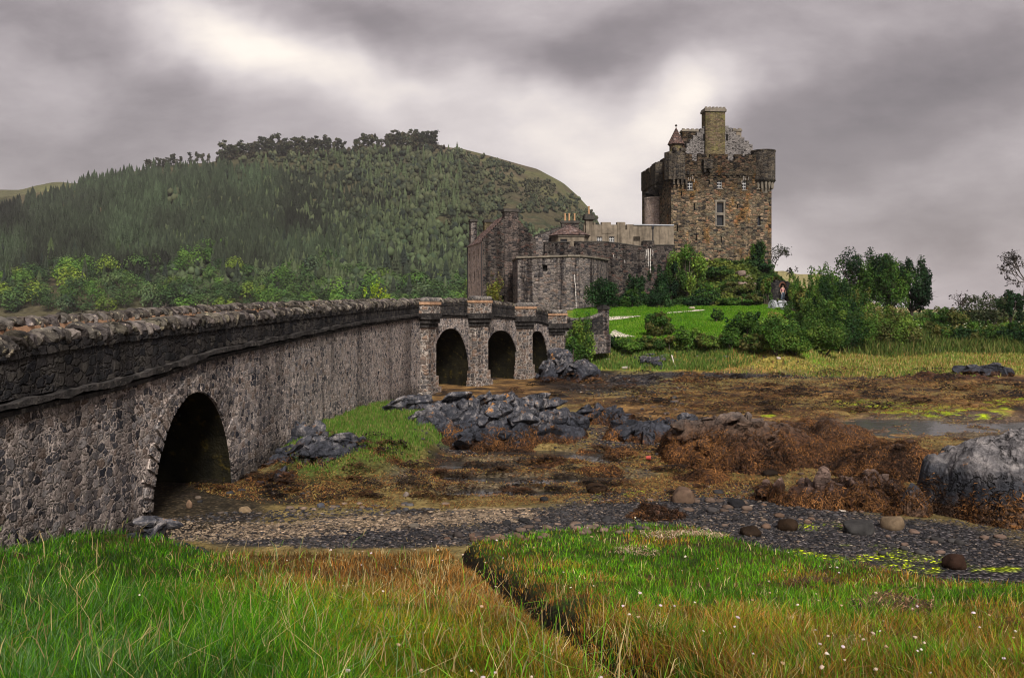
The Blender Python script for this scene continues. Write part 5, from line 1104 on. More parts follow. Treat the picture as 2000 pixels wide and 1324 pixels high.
V2, F2, C2 = strands(hp_, hz_, rng.uniform(0.08, 0.2, n) * sc_, rng.uniform(0.02, 0.05, n) * sc_, 0, hc_, rng, 0.15)
F = np.concatenate([F, F2 + len(V)]); V = np.concatenate([V, V2]); C = np.concatenate([C, C2])
sV, sF, sC, nv = [V], [F], [C], len(V)
for o in [o for o in SC.objects if o.type == 'MESH' and o.name.split('.')[0] in ('rock', 'rock_outcrop', 'boulder') and o.parent is None and o.data.materials[0] in (M['weedrock'], M['pinkrock'], M['slate_rock'], M['boulder'])]:
    me = o.data; nf = len(me.polygons); ce = np.empty(nf * 3, np.float32); me.polygons.foreach_get('center', ce); ce = ce.reshape(-1, 3) + np.array(o.location); no = np.empty(nf * 3, np.float32); me.polygons.foreach_get('normal', no); no = no.reshape(-1, 3); ar = np.empty(nf, np.float32); me.polygons.foreach_get('area', ar)
    wm = me.materials[0]; top_ = {M['weedrock'].name: 0.95, M['pinkrock'].name: 0.5, M['slate_rock'].name: 0.28, M['boulder'].name: 0.42}[wm.name]
    pr = ar * (no[:, 2] > 0.1) * ss(0.25, -0.2, ce[:, 2] + 0.9 * n2(ce[:, 0], ce[:, 1], 0.9, 4, 91) - top_) * (ce[:, 1] < 48)
    if pr.sum() <= 0: continue
    k = rng.choice(nf, min(16000, int(pr.sum() * 800)), p=pr / pr.sum()); p, nn = ce[k], no[k]; n = len(k)
    if n == 0: continue
    d = np.stack([nn[:, 0], nn[:, 1], 0 * nn[:, 0]], 1) + 0.5 * rng.normal(size=(n, 3)); d -= nn * (d * nn).sum(1, keepdims=True); d /= np.linalg.norm(d, axis=1, keepdims=True) + 1e-6; r = np.cross(nn, d)
    L = rng.uniform(0.05, 0.16, n)[:, None]; w = rng.uniform(0.006, 0.020, n)[:, None]; Vv = np.zeros((n, 6, 3))
    for j, (f, up_, ww) in enumerate(((0, 0.015, 0.7), (0.5, 0.045, 1.0), (1.0, 0.0, 0.4))): c_ = p + d * L * f + nn * up_ - np.array([0, 0, 1.0]) * L * 0.12 * f; Vv[:, 2 * j] = c_ - r * w * ww / 2; Vv[:, 2 * j + 1] = c_ + r * w * ww / 2
    b_ = (np.arange(n) * 6)[:, None]; sF.append(np.concatenate([b_ + np.array([[0, 1, 3, 2]]), b_ + np.array([[2, 3, 5, 4]])]) + nv); sV.append(Vv.reshape(-1, 3)); nv += n * 6
    tn = ss(-0.3, 0.3, n2(p[:, 0], p[:, 1], 1.1, 3, 92) + 0.25 * rng.normal(size=n))[:, None]; sC.append(np.repeat((np.array([(0.022, 0.013, 0.009)]) * (1 - tn) + np.array([(0.165, 0.076, 0.027)]) * tn) * rng.uniform(0.35, 1.6, (n, 1)) * (1 + 0.8 * n2(p[:, 0], p[:, 1], 2.6, 2, 94))[:, None], 6, 0))
V, F, C = np.concatenate(sV), np.concatenate(sF), np.concatenate(sC)
tag(mesh('seaweed', V, F, M['weed'], col=C), 'rust and olive seaweed spread over the mud flats', 'seaweed', kind='stuff')

# small finds
x, y, z = ground_hit(1266, 899); bk = thing('bucket', 'small red plastic bucket washed up on the brown flats', 'bucket'); red = flat_mat('red_plastic', (0.36, 0.06, 0.045), 0.5)
mb = MB(); mb.tube((x - 0.06, y, z + 0.055), (x + 0.065, y - 0.03, z + 0.06), 0.048, 0.062, 16, False); mb.tube((x + 0.065, y - 0.03, z + 0.06), (x - 0.055, y, z + 0.055), 0.057, 0.044, 16, False); mb.build('body', red, bk)
mb = MB(); mb.tube((x + 0.06, y - 0.029, z + 0.06), (x + 0.074, y - 0.032, z + 0.06), 0.067, 0.067, 16); mb.build('rim', red, bk)


def stick(name, label, pts, r, colr, cat='driftwood'):
    mb = MB(); ps = []
    for px, py, dz in pts: x, y, z = ground_hit(px, py); ps.append(np.array([x, y, z + dz]))
    for a, b in zip(ps, ps[1:]): mb.tube(a, b, r, r * 0.85, 7)
    return tag(mb.build(name, M['stone'], col=np.repeat(np.array([colr]), mb.n, 0)), label, cat)


stick('driftwood', 'curved white bleached stick on the shingle before the reddish ridge', [(1632, 990, 0.05), (1636, 996, 0.03), (1643, 1000, 0.02), (1652, 1001, 0.03)], 0.018, (0.9, 0.8, 0.72))
stick('driftwood', 'thin pale stick leaning on the shore turf slabs', [(1312, 703, 0.25), (1316, 712, 0.1), (1321, 722, 0.02)], 0.05, (0.75, 0.68, 0.62))
V = []; x0, y0 = at(1022, 28.6), 28.6
mb = MB(); mb.tube((x0, y0, 0.95), (x0 + 0.2, y0 - 0.05, 1.0), 0.025, 0.025); mb.tube((x0 + 0.2, y0 - 0.05, 1.0), (x0 + 0.33, y0, 1.14), 0.025, 0.018)
tag(mb.build('driftwood', M['stone'], col=np.repeat(np.array([(0.8, 0.7, 0.6)]), mb.n, 0)), 'bent pale stick lying on the jagged slate outcrop', 'driftwood')

# paths on the lawn
def path_strip(name, rows):
    V = []; F = []
    for (l, r) in rows:
        (x0, y0, _), (x1, y1, _) = ground_hit(*l), ground_hit(*r)
        for k in range(5): f = k / 4; x, y = x0 + (x1 - x0) * f, y0 + (y1 - y0) * f; V.append((x, y, h1(x, y) + 0.06))
    for i in range(len(rows) - 1):
        for k in range(4): F.append((i * 5 + k, i * 5 + k + 1, i * 5 + k + 6, i * 5 + k + 5))
    return tag(mesh(name, V, np.array(F), M['path']), kind='structure')


def seg(a, b, n): return [(a[0] + (b[0] - a[0]) * k / n, a[1] + (b[1] - a[1]) * k / n) for k in range(n + 1)]
path_strip('path', list(zip(seg((1172, 630), (1252, 619.5), 10), seg((1172, 620), (1246, 618.5), 10))))
path_strip('path', list(zip(seg((1303, 614), (1378, 607.2), 12), seg((1303, 611.5), (1374, 606.0), 12))))
path_strip('path', list(zip(seg((1190, 660), (1240, 660), 8), [(1196, 647), (1201, 646), (1206, 648), (1211, 651), (1217, 653), (1223, 655), (1229, 656.5), (1234, 658), (1240, 659)])))

# ---------------------------------------------------------------- vegetation
def leaf_cloud(P, N, size, rng, asp=1.7):
    """one small bent leaf spray (a quad) per point"""
    n = len(P); N = N / (np.linalg.norm(N, axis=1, keepdims=True) + 1e-9); a = rng.normal(size=(n, 3)); u = np.cross(N, a); u /= np.linalg.norm(u, axis=1, keepdims=True) + 1e-9; v = np.cross(N, u)
    s = size * rng.uniform(0.6, 1.4, n); u = u * (s * asp / 2)[:, None]; v = v * (s / 2)[:, None]
    V = np.stack([P - u, P + v * 0.9 + N * (s * 0.12)[:, None], P + u, P - v * 0.9 + N * (s * 0.12)[:, None]], 1).reshape(-1, 3)
    return V, np.arange(4 * n).reshape(n, 4)


def crown(blobs, n, size, rng, cols, shell=0.5, up=0.35, calm=1.0):
    """foliage from overlapping lumps; blobs: (centre, radii); cols: list of rgb, one lump takes one"""
    w = np.array([np.prod(b[1]) ** 0.67 for b in blobs]); cnt = np.maximum(4, (n * w / w.sum()).astype(int)); Ps, Ns, Cs = [], [], []
    for (c, r), k in zip(blobs, cnt):
        d = rng.normal(size=(k, 3)); d /= np.linalg.norm(d, axis=1, keepdims=True); rr = shell + (1 - shell) * rng.uniform(0, 1, k) ** 0.7
        rr = rr * (1 + 0.22 * vnoise(d * 2.3 + rng.uniform(0, 50), 3))
        p = np.array(c) + d * np.array(r) * rr[:, None]; Ps.append(p); Ns.append(d * (0.55 + 0.5 * (1 - calm)) + rng.normal(size=(k, 3)) * 0.55 * calm + np.array([0, 0, up]))
        base = np.array(cols[rng.integers(len(cols))]) * rng.uniform(0.85, 1.15); Cs.append(base * (1 + calm * rng.uniform(-0.35, 0.35, (k, 1))) * (1 + 0.1 * calm * rng.normal(size=(k, 3))))
    P, N, C = np.concatenate(Ps), np.concatenate(Ns), np.clip(np.concatenate(Cs), 0.004, 0.9)
    V, F = leaf_cloud(P, N, size, rng); return V, F, np.repeat(C, 4, 0)


def lumps(w, d, h, z0, k, rng, rad=(0.24, 0.42), top=0.5, fill=0.85):
    """positions of lumps inside a crown envelope w x d x h standing at z0"""
    out = []
    for _ in range(k):
        v = rng.normal(size=3); v /= np.linalg.norm(v); f = rng.uniform(0.35, 1.0) ** 0.6 * fill
        r = rng.uniform(*rad); zc_ = z0 + h * 0.5 + v[2] * h * 0.44 * f
        taper = 1 - top * max(0, (zc_ - z0) / h - 0.5)
        out.append(((v[0] * w / 2 * f * taper, v[1] * d / 2 * f * taper, max(zc_, z0 + r * h * 0.45)), (r * w * 0.5, r * d * 0.5, r * h * 0.68)))
    return out


def sprigs(B, w, d, h, k, rng):
    for _ in range(k):
        a, f = rng.uniform(0, 6.283), rng.uniform(0.1, 0.5); r = rng.uniform(0.07, 0.15); B.append(((math.cos(a) * w * f, math.sin(a) * d * f, h * (1.02 - 0.9 * f * f) * rng.uniform(0.85, 1.08)), (r * w * 0.5, r * d * 0.5, r * h * 0.9)))
    return B


def limbs(mb, blobs, h0, r0, rng, spread=0.6, base=(0, 0, 0)):
    base = np.array(base, float); top = base + np.array([rng.normal() * 0.1 * h0, rng.normal() * 0.1 * h0, h0]); mid = (base + top) / 2 + rng.normal(size=3) * 0.04 * h0
    mb.tube(base - np.array([0, 0, 0.3]), mid, r0 * 1.15, r0 * 0.85, 8); mb.tube(mid, top, r0 * 0.85, r0 * 0.6, 8)
    for c, r in blobs:
        c = np.array(c); a = top if rng.uniform() < 0.6 else mid; k = a + (c - a) * 0.5 + rng.normal(size=3) * np.linalg.norm(c - a) * 0.08; mb.tube(a, k, r0 * 0.42, r0 * 0.26, 6, False); mb.tube(k, c, r0 * 0.26, r0 * 0.08, 5, False)
        for _ in range(3): mb.tube(c, c + rng.normal(size=3) * np.array(r) * 0.7, r0 * 0.1, r0 * 0.03, 4, False)
    return mb


GREEN = [(0.045, 0.095, 0.018), (0.065, 0.13, 0.022), (0.035, 0.075, 0.018)]; DARK = [(0.018, 0.045, 0.016), (0.026, 0.06, 0.02), (0.014, 0.035, 0.015)]; LIGHT = [(0.10, 0.17, 0.03), (0.13, 0.20, 0.035), (0.075, 0.14, 0.028)]; OLIVE = [(0.10, 0.11, 0.03), (0.075, 0.09, 0.025), (0.13, 0.13, 0.04)]; BROWNL = [(0.06, 0.045, 0.03), (0.08, 0.06, 0.035)]


def bush(name, label, px, pyt, pyb, wpx, Y, cols, n, seed, size=None, k=12, depth=None, cat='bush', group=None, z0=None, rad=(0.26, 0.45), top=0.3):
    rng = np.random.default_rng(seed); Y = ground_hit(px, pyb)[1] if Y is None else Y; x = at(px, Y); zb = h1(x, Y) if z0 is None else z0; w = wpx * Y / FPX; h = max(zat(pyt, Y) - zb, 0.4); d = depth or w * 0.8
    B = sprigs(lumps(w, d, h * 0.93, 0.0, k, rng, rad, top), w, d, h, k, rng); V, F, C = crown(B, int(n * 1.15), size or max(0.06, 2.5 * Y / FPX), rng, cols)
    V[:, 2] = np.maximum(V[:, 2], -0.2)
    mb = MB()
    for c, r in B[:8]: mb.tube((c[0] * 0.3, c[1] * 0.3, -0.2), c, 0.05 * max(h, 1) ** 0.5, 0.015, 5, False)
    nb = mb.n; Vb = np.concatenate(mb.V); Fb = np.concatenate([np.concatenate(v) for v in mb.F.values()])
    o = mesh(name, np.concatenate([V, Vb]), [F, Fb + len(V)], [M['leaf'], M['bark']], col=np.concatenate([C, np.full((nb, 3), 0.04)]), mi=np.concatenate([np.zeros(len(F)), np.ones(len(Fb))]))
    o.location = (x, Y, zb); return tag(o, label, cat, group)


def tree(name, label, px, pyt, pyc, wpx, Y, cols, n, seed, size=None, k=16, z0=None, trunk=0.18, rad=(0.2, 0.34), top=0.45, cat='tree', group=None, depth=None, shell=0.35):
    """pyt: crown top row, pyc: crown bottom row"""
    rng = np.random.default_rng(seed); x = at(px, Y); zb = h1(x, Y) if z0 is None else z0; w = wpx * Y / FPX; zt_, zc_ = zat(pyt, Y) - zb, max(zat(pyc, Y) - zb, 0.2); d = depth or w * 0.85
    B = lumps(w, d, zt_ - zc_, zc_, k, rng, rad, top); V, F, C = crown(B, n, size or max(0.07, 2.6 * Y / FPX), rng, cols, shell)
    t = thing(name, label, cat, group); t.location = (x, Y, zb)
    mesh('crown', V, F, M['leaf'], t, col=C); limbs(MB(), B, max(zc_ + 0.25 * (zt_ - zc_), 0.5), trunk, rng).build if False else None
    mb = limbs(MB(), B, max(zc_ + 0.25 * (zt_ - zc_), 0.5), trunk, rng); mb.build('trunk', M['bark'], t)
    return t


# --- on the castle island
bush('bush', 'dark round bush against the foot of the bastion', 1178, 549, 612, 70, 86.5, DARK, 4200, 1, k=14, rad=(0.4, 0.55), top=0.1)
for q, (px, pt, w, Y, cl, lab) in enumerate(((1235, 566, 60, 89, DARK + GREEN, 'dark shrub with yellow flecks beside the round bush'), (1285, 562, 64, 91, DARK, 'dark shrub below the black curtain wall'), (1240, 540, 50, 96.5, DARK, 'ivy-dark shrub climbing the foot of the curtain wall'), (1283, 525, 44, 98, DARK, 'tall dark shrub in the corner of curtain wall and keep'))):
    bush('bush', lab, px, pt, 600, w, Y, cl, 2600, 10 + q, k=12)
tree('tree', 'leafy pale green tree growing against the left foot of the keep', 1340, 477, 575, 88, 101.0, LIGHT + GREEN, 7000, 20, k=22, trunk=0.2, rad=(0.22, 0.36), z0=5.0)
tree('tree', 'darker tree between the keep corner and the curtain wall', 1310, 500, 585, 60, 99.0, GREEN + DARK, 4200, 21, k=14, trunk=0.16, z0=4.8)
tree('conifer', 'slender upright evergreen in front of the keep wall', 1479, 468, 530, 34, 108.5, GREEN + DARK, 2600, 22, k=14, rad=(0.3, 0.5), top=0.9, trunk=0.12)
bush('bush', 'dark shrub at the foot of the slender evergreen', 1484, 508, 535, 52, 107.5, DARK, 2200, 23)
for q, (px, pt, w, Y, cl, lab) in enumerate(((1400, 522, 66, 104, GREEN + DARK, 'green scrub just under the keep wall'), (1385, 556, 66, 97, DARK + GREEN, 'dark scrub left of the mound rocks'), (1440, 548, 70, 100, OLIVE + GREEN, 'mossy olive scrub in the middle of the mound'), (1425, 582, 60, 94, GREEN, 'low green scrub at the foot of the mound'), (1465, 575, 60, 95, GREEN + OLIVE, 'low olive scrub beside the dark ruined wall'), (1500, 540, 50, 101, GREEN + DARK, 'dark scrub on the mound below the keep corner'), (1360, 580, 56, 94, DARK, 'almost black scrub under the leafy tree'))):
    bush('bush', lab, px, pt, 600, w, Y, cl, 2600, 30 + q, k=14)
bush('bush', 'rounded grey-green bush on the front of the lawn', 1283, 613, 657, 60, None, GREEN + OLIVE, 4200, 50, k=16)
bush('bush', 'small spiky bush alone on the lawn', 1402, 605, 628, 26, None, GREEN + DARK, 1100, 51)
bush('bush', 'tall leafy bush at the bridge end', 1132, 618, 680, 62, 60.6, GREEN + LIGHT, 4200, 52, k=16)
bush('bush', 'dark bush in the angle of bridge and shore', 1118, 645, 690, 44, 60.0, DARK + GREEN, 2400, 53)
for q, (px, pt, w, cl, lab) in enumerate(((1180, 657, 66, GREEN + DARK, 'low dark bush under the gate pillar'), (1225, 661, 64, GREEN, 'low bush in front of the pale slipway'), (1268, 659, 66, GREEN + OLIVE, 'bush with pale blossom below the rounded lawn bush'), (1310, 657, 60, OLIVE + GREEN, 'yellowing bush in the shore hedge'), (1345, 643, 62, LIGHT + GREEN, 'upright light green bush in the shore hedge'), (1388, 652, 66, LIGHT + OLIVE, 'pale bush in the shore hedge near the spiky bush'), (1430, 648, 60, GREEN, 'green bush where shore hedge meets the big shrubs'), (1478, 655, 70, LIGHT + OLIVE, 'pale straggly bush below the dark spiky shrub'))):
    bush('bush', lab, px, pt, (684, 690)[q % 2], w, None, cl, 3000, 60 + q, k=14)
bush('bush', 'dark spiky shrub left of the large shrub mass', 1458, 612, 668, 84, None, DARK + GREEN, 4200, 70, k=16)
bush('bush', 'broad leafy light green shrub at the shore', 1597, 592, 692, 140, None, LIGHT + GREEN, 15000, 71, k=34, rad=(0.2, 0.34))
bush('bush', 'dense mid green shrub behind the broad shore shrub', 1625, 552, 650, 130, 76.0, GREEN + DARK, 11000, 72, k=26, rad=(0.22, 0.36))
bush('bush', 'green shrub thicket right of the ruined wall', 1600, 533, 600, 90, 84.0, GREEN + LIGHT, 7000, 73, k=22)
bush('bush', 'thin-topped shrub left of the tall trees', 1622, 530, 600, 80, 88.0, GREEN, 4500, 74, k=18)
for q, (px, pt, pb_, w, Y, cl, lab) in enumerate(((1518, 618, 690, 90, None, LIGHT + GREEN, 'light green shrub at left end of the large shrub mass'), (1655, 590, 690, 110, None, GREEN + DARK, 'dark-hearted shrub at right end of the large shrub mass'), (1545, 640, 692, 90, None, GREEN + LIGHT, 'low leafy shrub at the shore end of the large shrub mass'), (1572, 556, 620, 56, 80.0, GREEN + OLIVE, 'yellow-green shrub partly hiding the field gun'), (1660, 560, 640, 90, 82.0, OLIVE + GREEN, 'olive shrub at the foot of the open-crowned tree'), (1740, 612, 680, 110, 77.0, OLIVE + LIGHT, 'olive scrub below the dense dark tree'), (1840, 606, 670, 100, 84.0, OLIVE + GREEN, 'olive scrub between the tall trees and the domed bush'))):
    bush('bush', lab, px, pt, pb_, w, Y, cl, 6500, 950 + q, k=20)
bush('bush', 'low green shrub tucked under the tall trees', 1700, 600, 660, 120, 80.0, LIGHT + OLIVE, 6000, 75, k=20)
tree('tree', 'tall open-crowned tree with sky showing through', 1678, 472, 606, 110, 95.0, GREEN + DARK, 8000, 80, k=34, trunk=0.22, rad=(0.16, 0.28), shell=0.25, top=0.55)
tree('tree', 'dense dark green tree in the middle of the tall group', 1735, 488, 616, 100, 93.0, DARK + GREEN, 12000, 81, k=34, trunk=0.22, rad=(0.22, 0.36))
tree('tree', 'ragged dark tree at right of the tall group', 1786, 494, 616, 84, 94.0, DARK, 9000, 82, k=32, trunk=0.2, rad=(0.16, 0.3), shell=0.25)
for q, (px, pt, pb_, w, Y, cl, lab) in enumerate(((1795, 650, 682, 64, 79.5, DARK, 'black-green gorse bush in the tall grass'), (1876, 640, 682, 60, 79.0, DARK, 'dark gorse bush above the heap of pale stones'), (1912, 578, 640, 110, 86.0, [(0.03, 0.045, 0.022), (0.045, 0.055, 0.03)], 'broad dark domed bush near right edge'), (1945, 640, 690, 90, 79.0, DARK + GREEN, 'leafy dark bush with white umbels at right'), (1990, 632, 690, 80, 78.0, DARK + GREEN, 'dark bush under the bare tree at right edge'), (2040, 640, 690, 80, 79.0, GREEN, 'green bush beyond the bare tree'))):
    bush('bush', lab, px, pt, pb_, w, Y, cl, 4200, 90 + q, k=16)
tree('tree', 'dark leafy tree below the bare tree at right edge', 1976, 560, 632, 66, 88.0, DARK, 4200, 98, k=18, trunk=0.15, rad=(0.2, 0.34))


def bare_tree(name, label, px, pyb, Y, hpx, lean, seed, r0, depth=5, leaves=0, lcol=(0.035, 0.03, 0.025), spread=0.5, group=None):
    rng = np.random.default_rng(seed); x = at(px, Y); zb = zat(pyb, Y); h = hpx * Y / FPX; mb = MB(); tips = []

    def grow(p, d, L, r, k):
        q = p + d * L; mb.tube(p, q, r, r * 0.7, 6 if k > 2 else 4, False)
        if k == 0: tips.append(q); return
        for _ in range(3 if k > 1 else 2):
            e = d + rng.normal(size=3) * spread; e[2] += 0.12; e /= np.linalg.norm(e); grow(q, e, L * rng.uniform(0.62, 0.88), r * 0.66, k - 1)
    d = np.array([lean, 0, 1.0]); grow(np.zeros(3), d / np.linalg.norm(d), h * 0.27, r0, depth)
    t = thing(name, label, 'tree', group); t.location = (x, Y, zb); mb.build('trunk', M['bark'], t)
    if leaves:
        T = np.array(tips); P = T[rng.integers(len(T), size=leaves)] + rng.normal(size=(leaves, 3)) * 0.16; V, F = leaf_cloud(P, rng.normal(size=(leaves, 3)), 0.14, rng); mesh('crown', V, F, M['leaf'], t, col=np.full((len(V), 3), lcol))
    return t


bare_tree('tree', 'small dark windswept tree at right corner of the keep', 1510, 530, 113.0, 58, 0.30, 8, 0.07, 5, 420, lcol=(0.022, 0.028, 0.016), spread=0.5)
bare_tree('sapling', 'thin dark sapling against the sky right of the keep', 1550, 545, 100.0, 26, 0.1, 9, 0.03, 4, 90, lcol=(0.025, 0.025, 0.018), spread=0.5)
bare_tree('bare_tree', 'tall nearly leafless tree leaning in at the right edge', 2004, 606, 90.0, 118, -0.12, 3, 0.13, 6, 900, spread=0.36)
bare_tree('bare_tree', 'low bare thorn tree behind the broad domed bush', 1880, 622, 90.0, 52, -0.25, 5, 0.09, 5, 120, spread=0.6)
bush('bush', 'straggly yellow-green shrub before the gabled house', 966, 541, 590, 50, 92.0, [(0.14, 0.15, 0.03), (0.11, 0.12, 0.035), (0.10, 0.08, 0.05)], 1500, 110, k=12, rad=(0.2, 0.36), z0=3.4)
bush('bush', 'bright yellow-green treetop showing over the bridge parapet', 742, 556, 600, 66, 110.0, [(0.20, 0.27, 0.03), (0.16, 0.25, 0.03)], 2400, 111, k=14, z0=1.0, cat='tree')

def solid_lumps(B, sub, amp, rng, cols):
    """knobbly closed lumps of canopy for trees seen from half a kilometre"""
    V0, F0 = ico(sub); Vs, Fs, Cs, n = [], [], [], 0
    for c, r in B:
        q = V0 * (1 + amp * vnoise(V0 * 2.1 + rng.uniform(0, 60), 5) + amp * 0.8 * rng.normal(size=len(V0)) * 0.5)[:, None]
        Vs.append(np.array(c) + q * np.array(r)); Fs.append(F0 + n); n += len(V0); Cs.append(np.repeat(np.array([cols[rng.integers(len(cols))]]) * rng.uniform(0.8, 1.2), len(V0), 0) * rng.uniform(0.82, 1.18, (len(V0), 1)))
    return np.concatenate(Vs), np.concatenate(Fs), np.concatenate(Cs)


# --- trees on the hill: prototypes share meshes
def hill_proto(kind, seed):
    rng = np.random.default_rng(seed); mb = MB()
    if kind == 'conifer':
        h = rng.uniform(11, 15); w = h * rng.uniform(0.36, 0.50); Vt, Ft, nv = [], [], 0; nt = 7; k = 14     # tiers of drooping boughs, ragged at the rim
        for q in range(nt):
            f0 = 0.06 + 0.86 * q / nt; r = w / 2 * (1 - q / nt) ** 0.8 + 0.12; z0 = h * f0; z1 = min(h * (f0 + 0.26), h); th = np.arange(k) * 2 * np.pi / k + rng.uniform(0, 1)
            rr = r * np.where(np.arange(k) % 2, 1.0, 0.62) * rng.uniform(0.75, 1.25, k); ring = np.stack([rr * np.cos(th), rr * np.sin(th), z0 - 0.18 * rr + rng.normal(size=k) * 0.12], 1)
            Vt.append(np.concatenate([ring, [[rng.normal() * 0.1, rng.normal() * 0.1, z1]]])); i = np.arange(k); Ft.append(np.stack([i, (i + 1) % k, np.full(k, k), np.full(k, k)], 1) + nv); nv += k + 1
        V = np.concatenate(Vt); F = np.concatenate(Ft)[:, :3]; c = np.repeat(np.array([(0.030, 0.040, 0.024)]), len(V), 0) * rng.uniform(0.8, 1.2, (len(V), 1)); mb.tube((0, 0, -0.5), (0, 0, h * 0.9), 0.22, 0.04, 5, False)
    elif kind == 'pine':
        h = rng.uniform(12, 19); w = h * 0.42; B = [((rng.normal() * w * 0.2, rng.normal() * w * 0.2, h * rng.uniform(0.2, 0.95)), (w * rng.uniform(0.2, 0.4), w * rng.uniform(0.2, 0.4), h * rng.uniform(0.06, 0.12))) for _ in range(13)]
        V, F, c = crown(B, 480, 1.0, rng, [(0.045, 0.05, 0.033), (0.06, 0.062, 0.038)], 0.2); mb.tube((0, 0, -0.5), (rng.normal() * 0.4, 0, h * 0.92), 0.26, 0.06, 5, False)
        for b_, r_ in B: mb.tube((0, 0, b_[2] - 0.6), b_, 0.09, 0.04, 4, False)
    elif kind == 'scrub':
        h = rng.uniform(9, 13); w = h * rng.uniform(0.8, 1.2); B = lumps(w, w, h * 0.9, h * 0.05, 5, rng, (0.36, 0.58), 0.35)
        V, F, c = solid_lumps(B, 1, 0.30, rng, [(0.040, 0.051, 0.025), (0.050, 0.059, 0.029), (0.034, 0.045, 0.025)])
        mb.tube((0, 0, -0.5), (0, 0, h * 0.5), 0.2, 0.1, 5, False)
    else:
        h = rng.uniform(9, 13); w = h * rng.uniform(0.85, 1.2); B = lumps(w, w, h * 0.86, h * 0.1, 15, rng, (0.26, 0.42), 0.35)
        V, F, c = crown(B, 760, 0.60, rng, [(0.060, 0.105, 0.030), (0.078, 0.125, 0.034), (0.045, 0.085, 0.028)], 0.9, up=0.75, calm=0.35); limbs(mb, B[:5], h * 0.35, 0.25, rng)
        V2, F2, c2 = solid_lumps([(q, tuple(0.9 * x for x in r)) for q, r in B], 2, 0.25, rng, [(0.045, 0.08, 0.025), (0.06, 0.10, 0.03), (0.034, 0.066, 0.024)])
        F = np.concatenate([F, np.concatenate([F2, F2[:, 2:]], 1) + len(V)]); V = np.concatenate([V, V2]); c = np.concatenate([c, c2])
    Vb = np.concatenate(mb.V); Fb = np.concatenate([np.concatenate(v) for k_, v in mb.F.items() if k_ == 4])
    return V, F, c, Vb, Fb, h


PRO = {k: [hill_proto(k, 700 + 20 * i + q) for q in range(m_)] for i, (k, m_) in enumerate((('conifer', 6), ('pine', 5), ('broad', 7), ('scrub', 7)))}
PMESH = {}


def hill_tree(kind, q, tint, px, py, scale, rng, name, label, cat, group=None, squash=1.0):
    """one tree standing where the sight line meets the hillside"""
    key = (kind, q, tint)
    if key not in PMESH:
        V, F, c, Vb, Fb, h = PRO[kind][q]
        o = mesh(name, np.concatenate([V, Vb]), [F, Fb + len(V)], [M['hillleaf'], M['bark']], col=np.concatenate([c * np.array(tint), np.full((len(Vb), 3), 0.05)]), mi=np.concatenate([np.zeros(len(F)), np.ones(len(Fb))])); PMESH[key] = o
    else:
        o = PMESH[key].copy(); link(o)
    ys = np.linspace(Y0 + 2, Y1 + 20, 900); zz = CAMZ + (HOR - py) / FPX * ys; hh = hillH((px - 1000) / FPX * ys, ys); k = np.nonzero(hh >= zz)[0]; y = ys[k[0]] if len(k) else Y1
    x = at(px, y); o.location = (x, y, float(hillH(np.array([x]), np.array([y]))[0]) - 0.3); s = scale; o.scale = (s, s, s * squash); o.rotation_euler = (0, 0, rng.uniform(0, 6.28))
    for k_ in ('label', 'category', 'group'):
        if k_ in o: del o[k_]
    return tag(o, label, cat, group)


hr_ = np.random.default_rng(4)
YEL, BRI, MID, GRY, DKG = (2.0, 1.75, 0.9), (1.25, 1.5, 0.9), (0.85, 0.95, 0.95), (1.25, 1.15, 1.7), (0.55, 0.62, 0.7)
for px, py, sc, tint, sq, lab in ((337, 598, 1.22, BRI, 0.75, 'wide dome-shaped green tree at the hill foot above the bridge'), (487, 590, 1.15, YEL, 0.75, 'broad yellow-topped tree at the hill foot above the parapet'), (292, 596, 1.0, GRY, 0.9, 'round grey-green tree left of the dome-shaped tree'), (210, 548, 1.0, YEL, 1.25, 'tall pointed yellow-green tree on the lower slope'), (172, 545, 1.0, BRI, 1.0, 'bright green round tree left of the pointed yellow tree'), (136, 540, 0.95, BRI, 1.05, 'bright green tree at the foot of the dark conifers, far left'), (237, 556, 0.8, BRI, 1.0, 'small bright tree right of the pointed yellow tree'),
                              (352, 520, 0.9, BRI, 1.1, 'light green tree high on the slope among bushes'), (404, 505, 1.0, BRI, 1.0, 'light green twin-crowned tree below the conifer edge'), (437, 500, 1.0, BRI, 0.9, 'rounded bright tree on the conifer edge'), (610, 548, 1.3, GRY, 0.85, 'large pale grey-green tree in the middle of the lower wood'), (840, 592, 1.3, GRY, 0.75, 'low spreading grey-green tree beside the gabled house'), (62, 592, 1.1, YEL, 0.8, 'yellow-green spreading tree by the left end of the parapet'), (25, 608, 1.1, MID, 1.0, 'green tree at the far left end of the parapet'), (425, 598, 0.9, GRY, 0.8, 'pale bluish bush-like tree between dome-shaped and yellow-topped trees'), (600, 610, 0.85, BRI, 1.0, 'vivid green tree touching the parapet in the middle')):
    hill_tree('broad', hr_.integers(7), tint, px, py, sc * 1.25, hr_, 'broadleaf_tree', lab, 'tree', None, sq)
taken = []
def spots(n, x0, x1, ylo, yhi, mind, rng):
    out = []; tries = 0
    while len(out) < n and tries < n * 60:
        tries += 1; px = rng.uniform(x0, x1); a, b_ = ylo(px), yhi(px)
        if b_ <= a: continue
        py = rng.uniform(a, b_)
        if all((px - q[0]) ** 2 + 2.2 * (py - q[1]) ** 2 > mind ** 2 for q in taken): taken.append((px, py)); out.append((px, py))
    return sorted(out, key=lambda p: p[1])


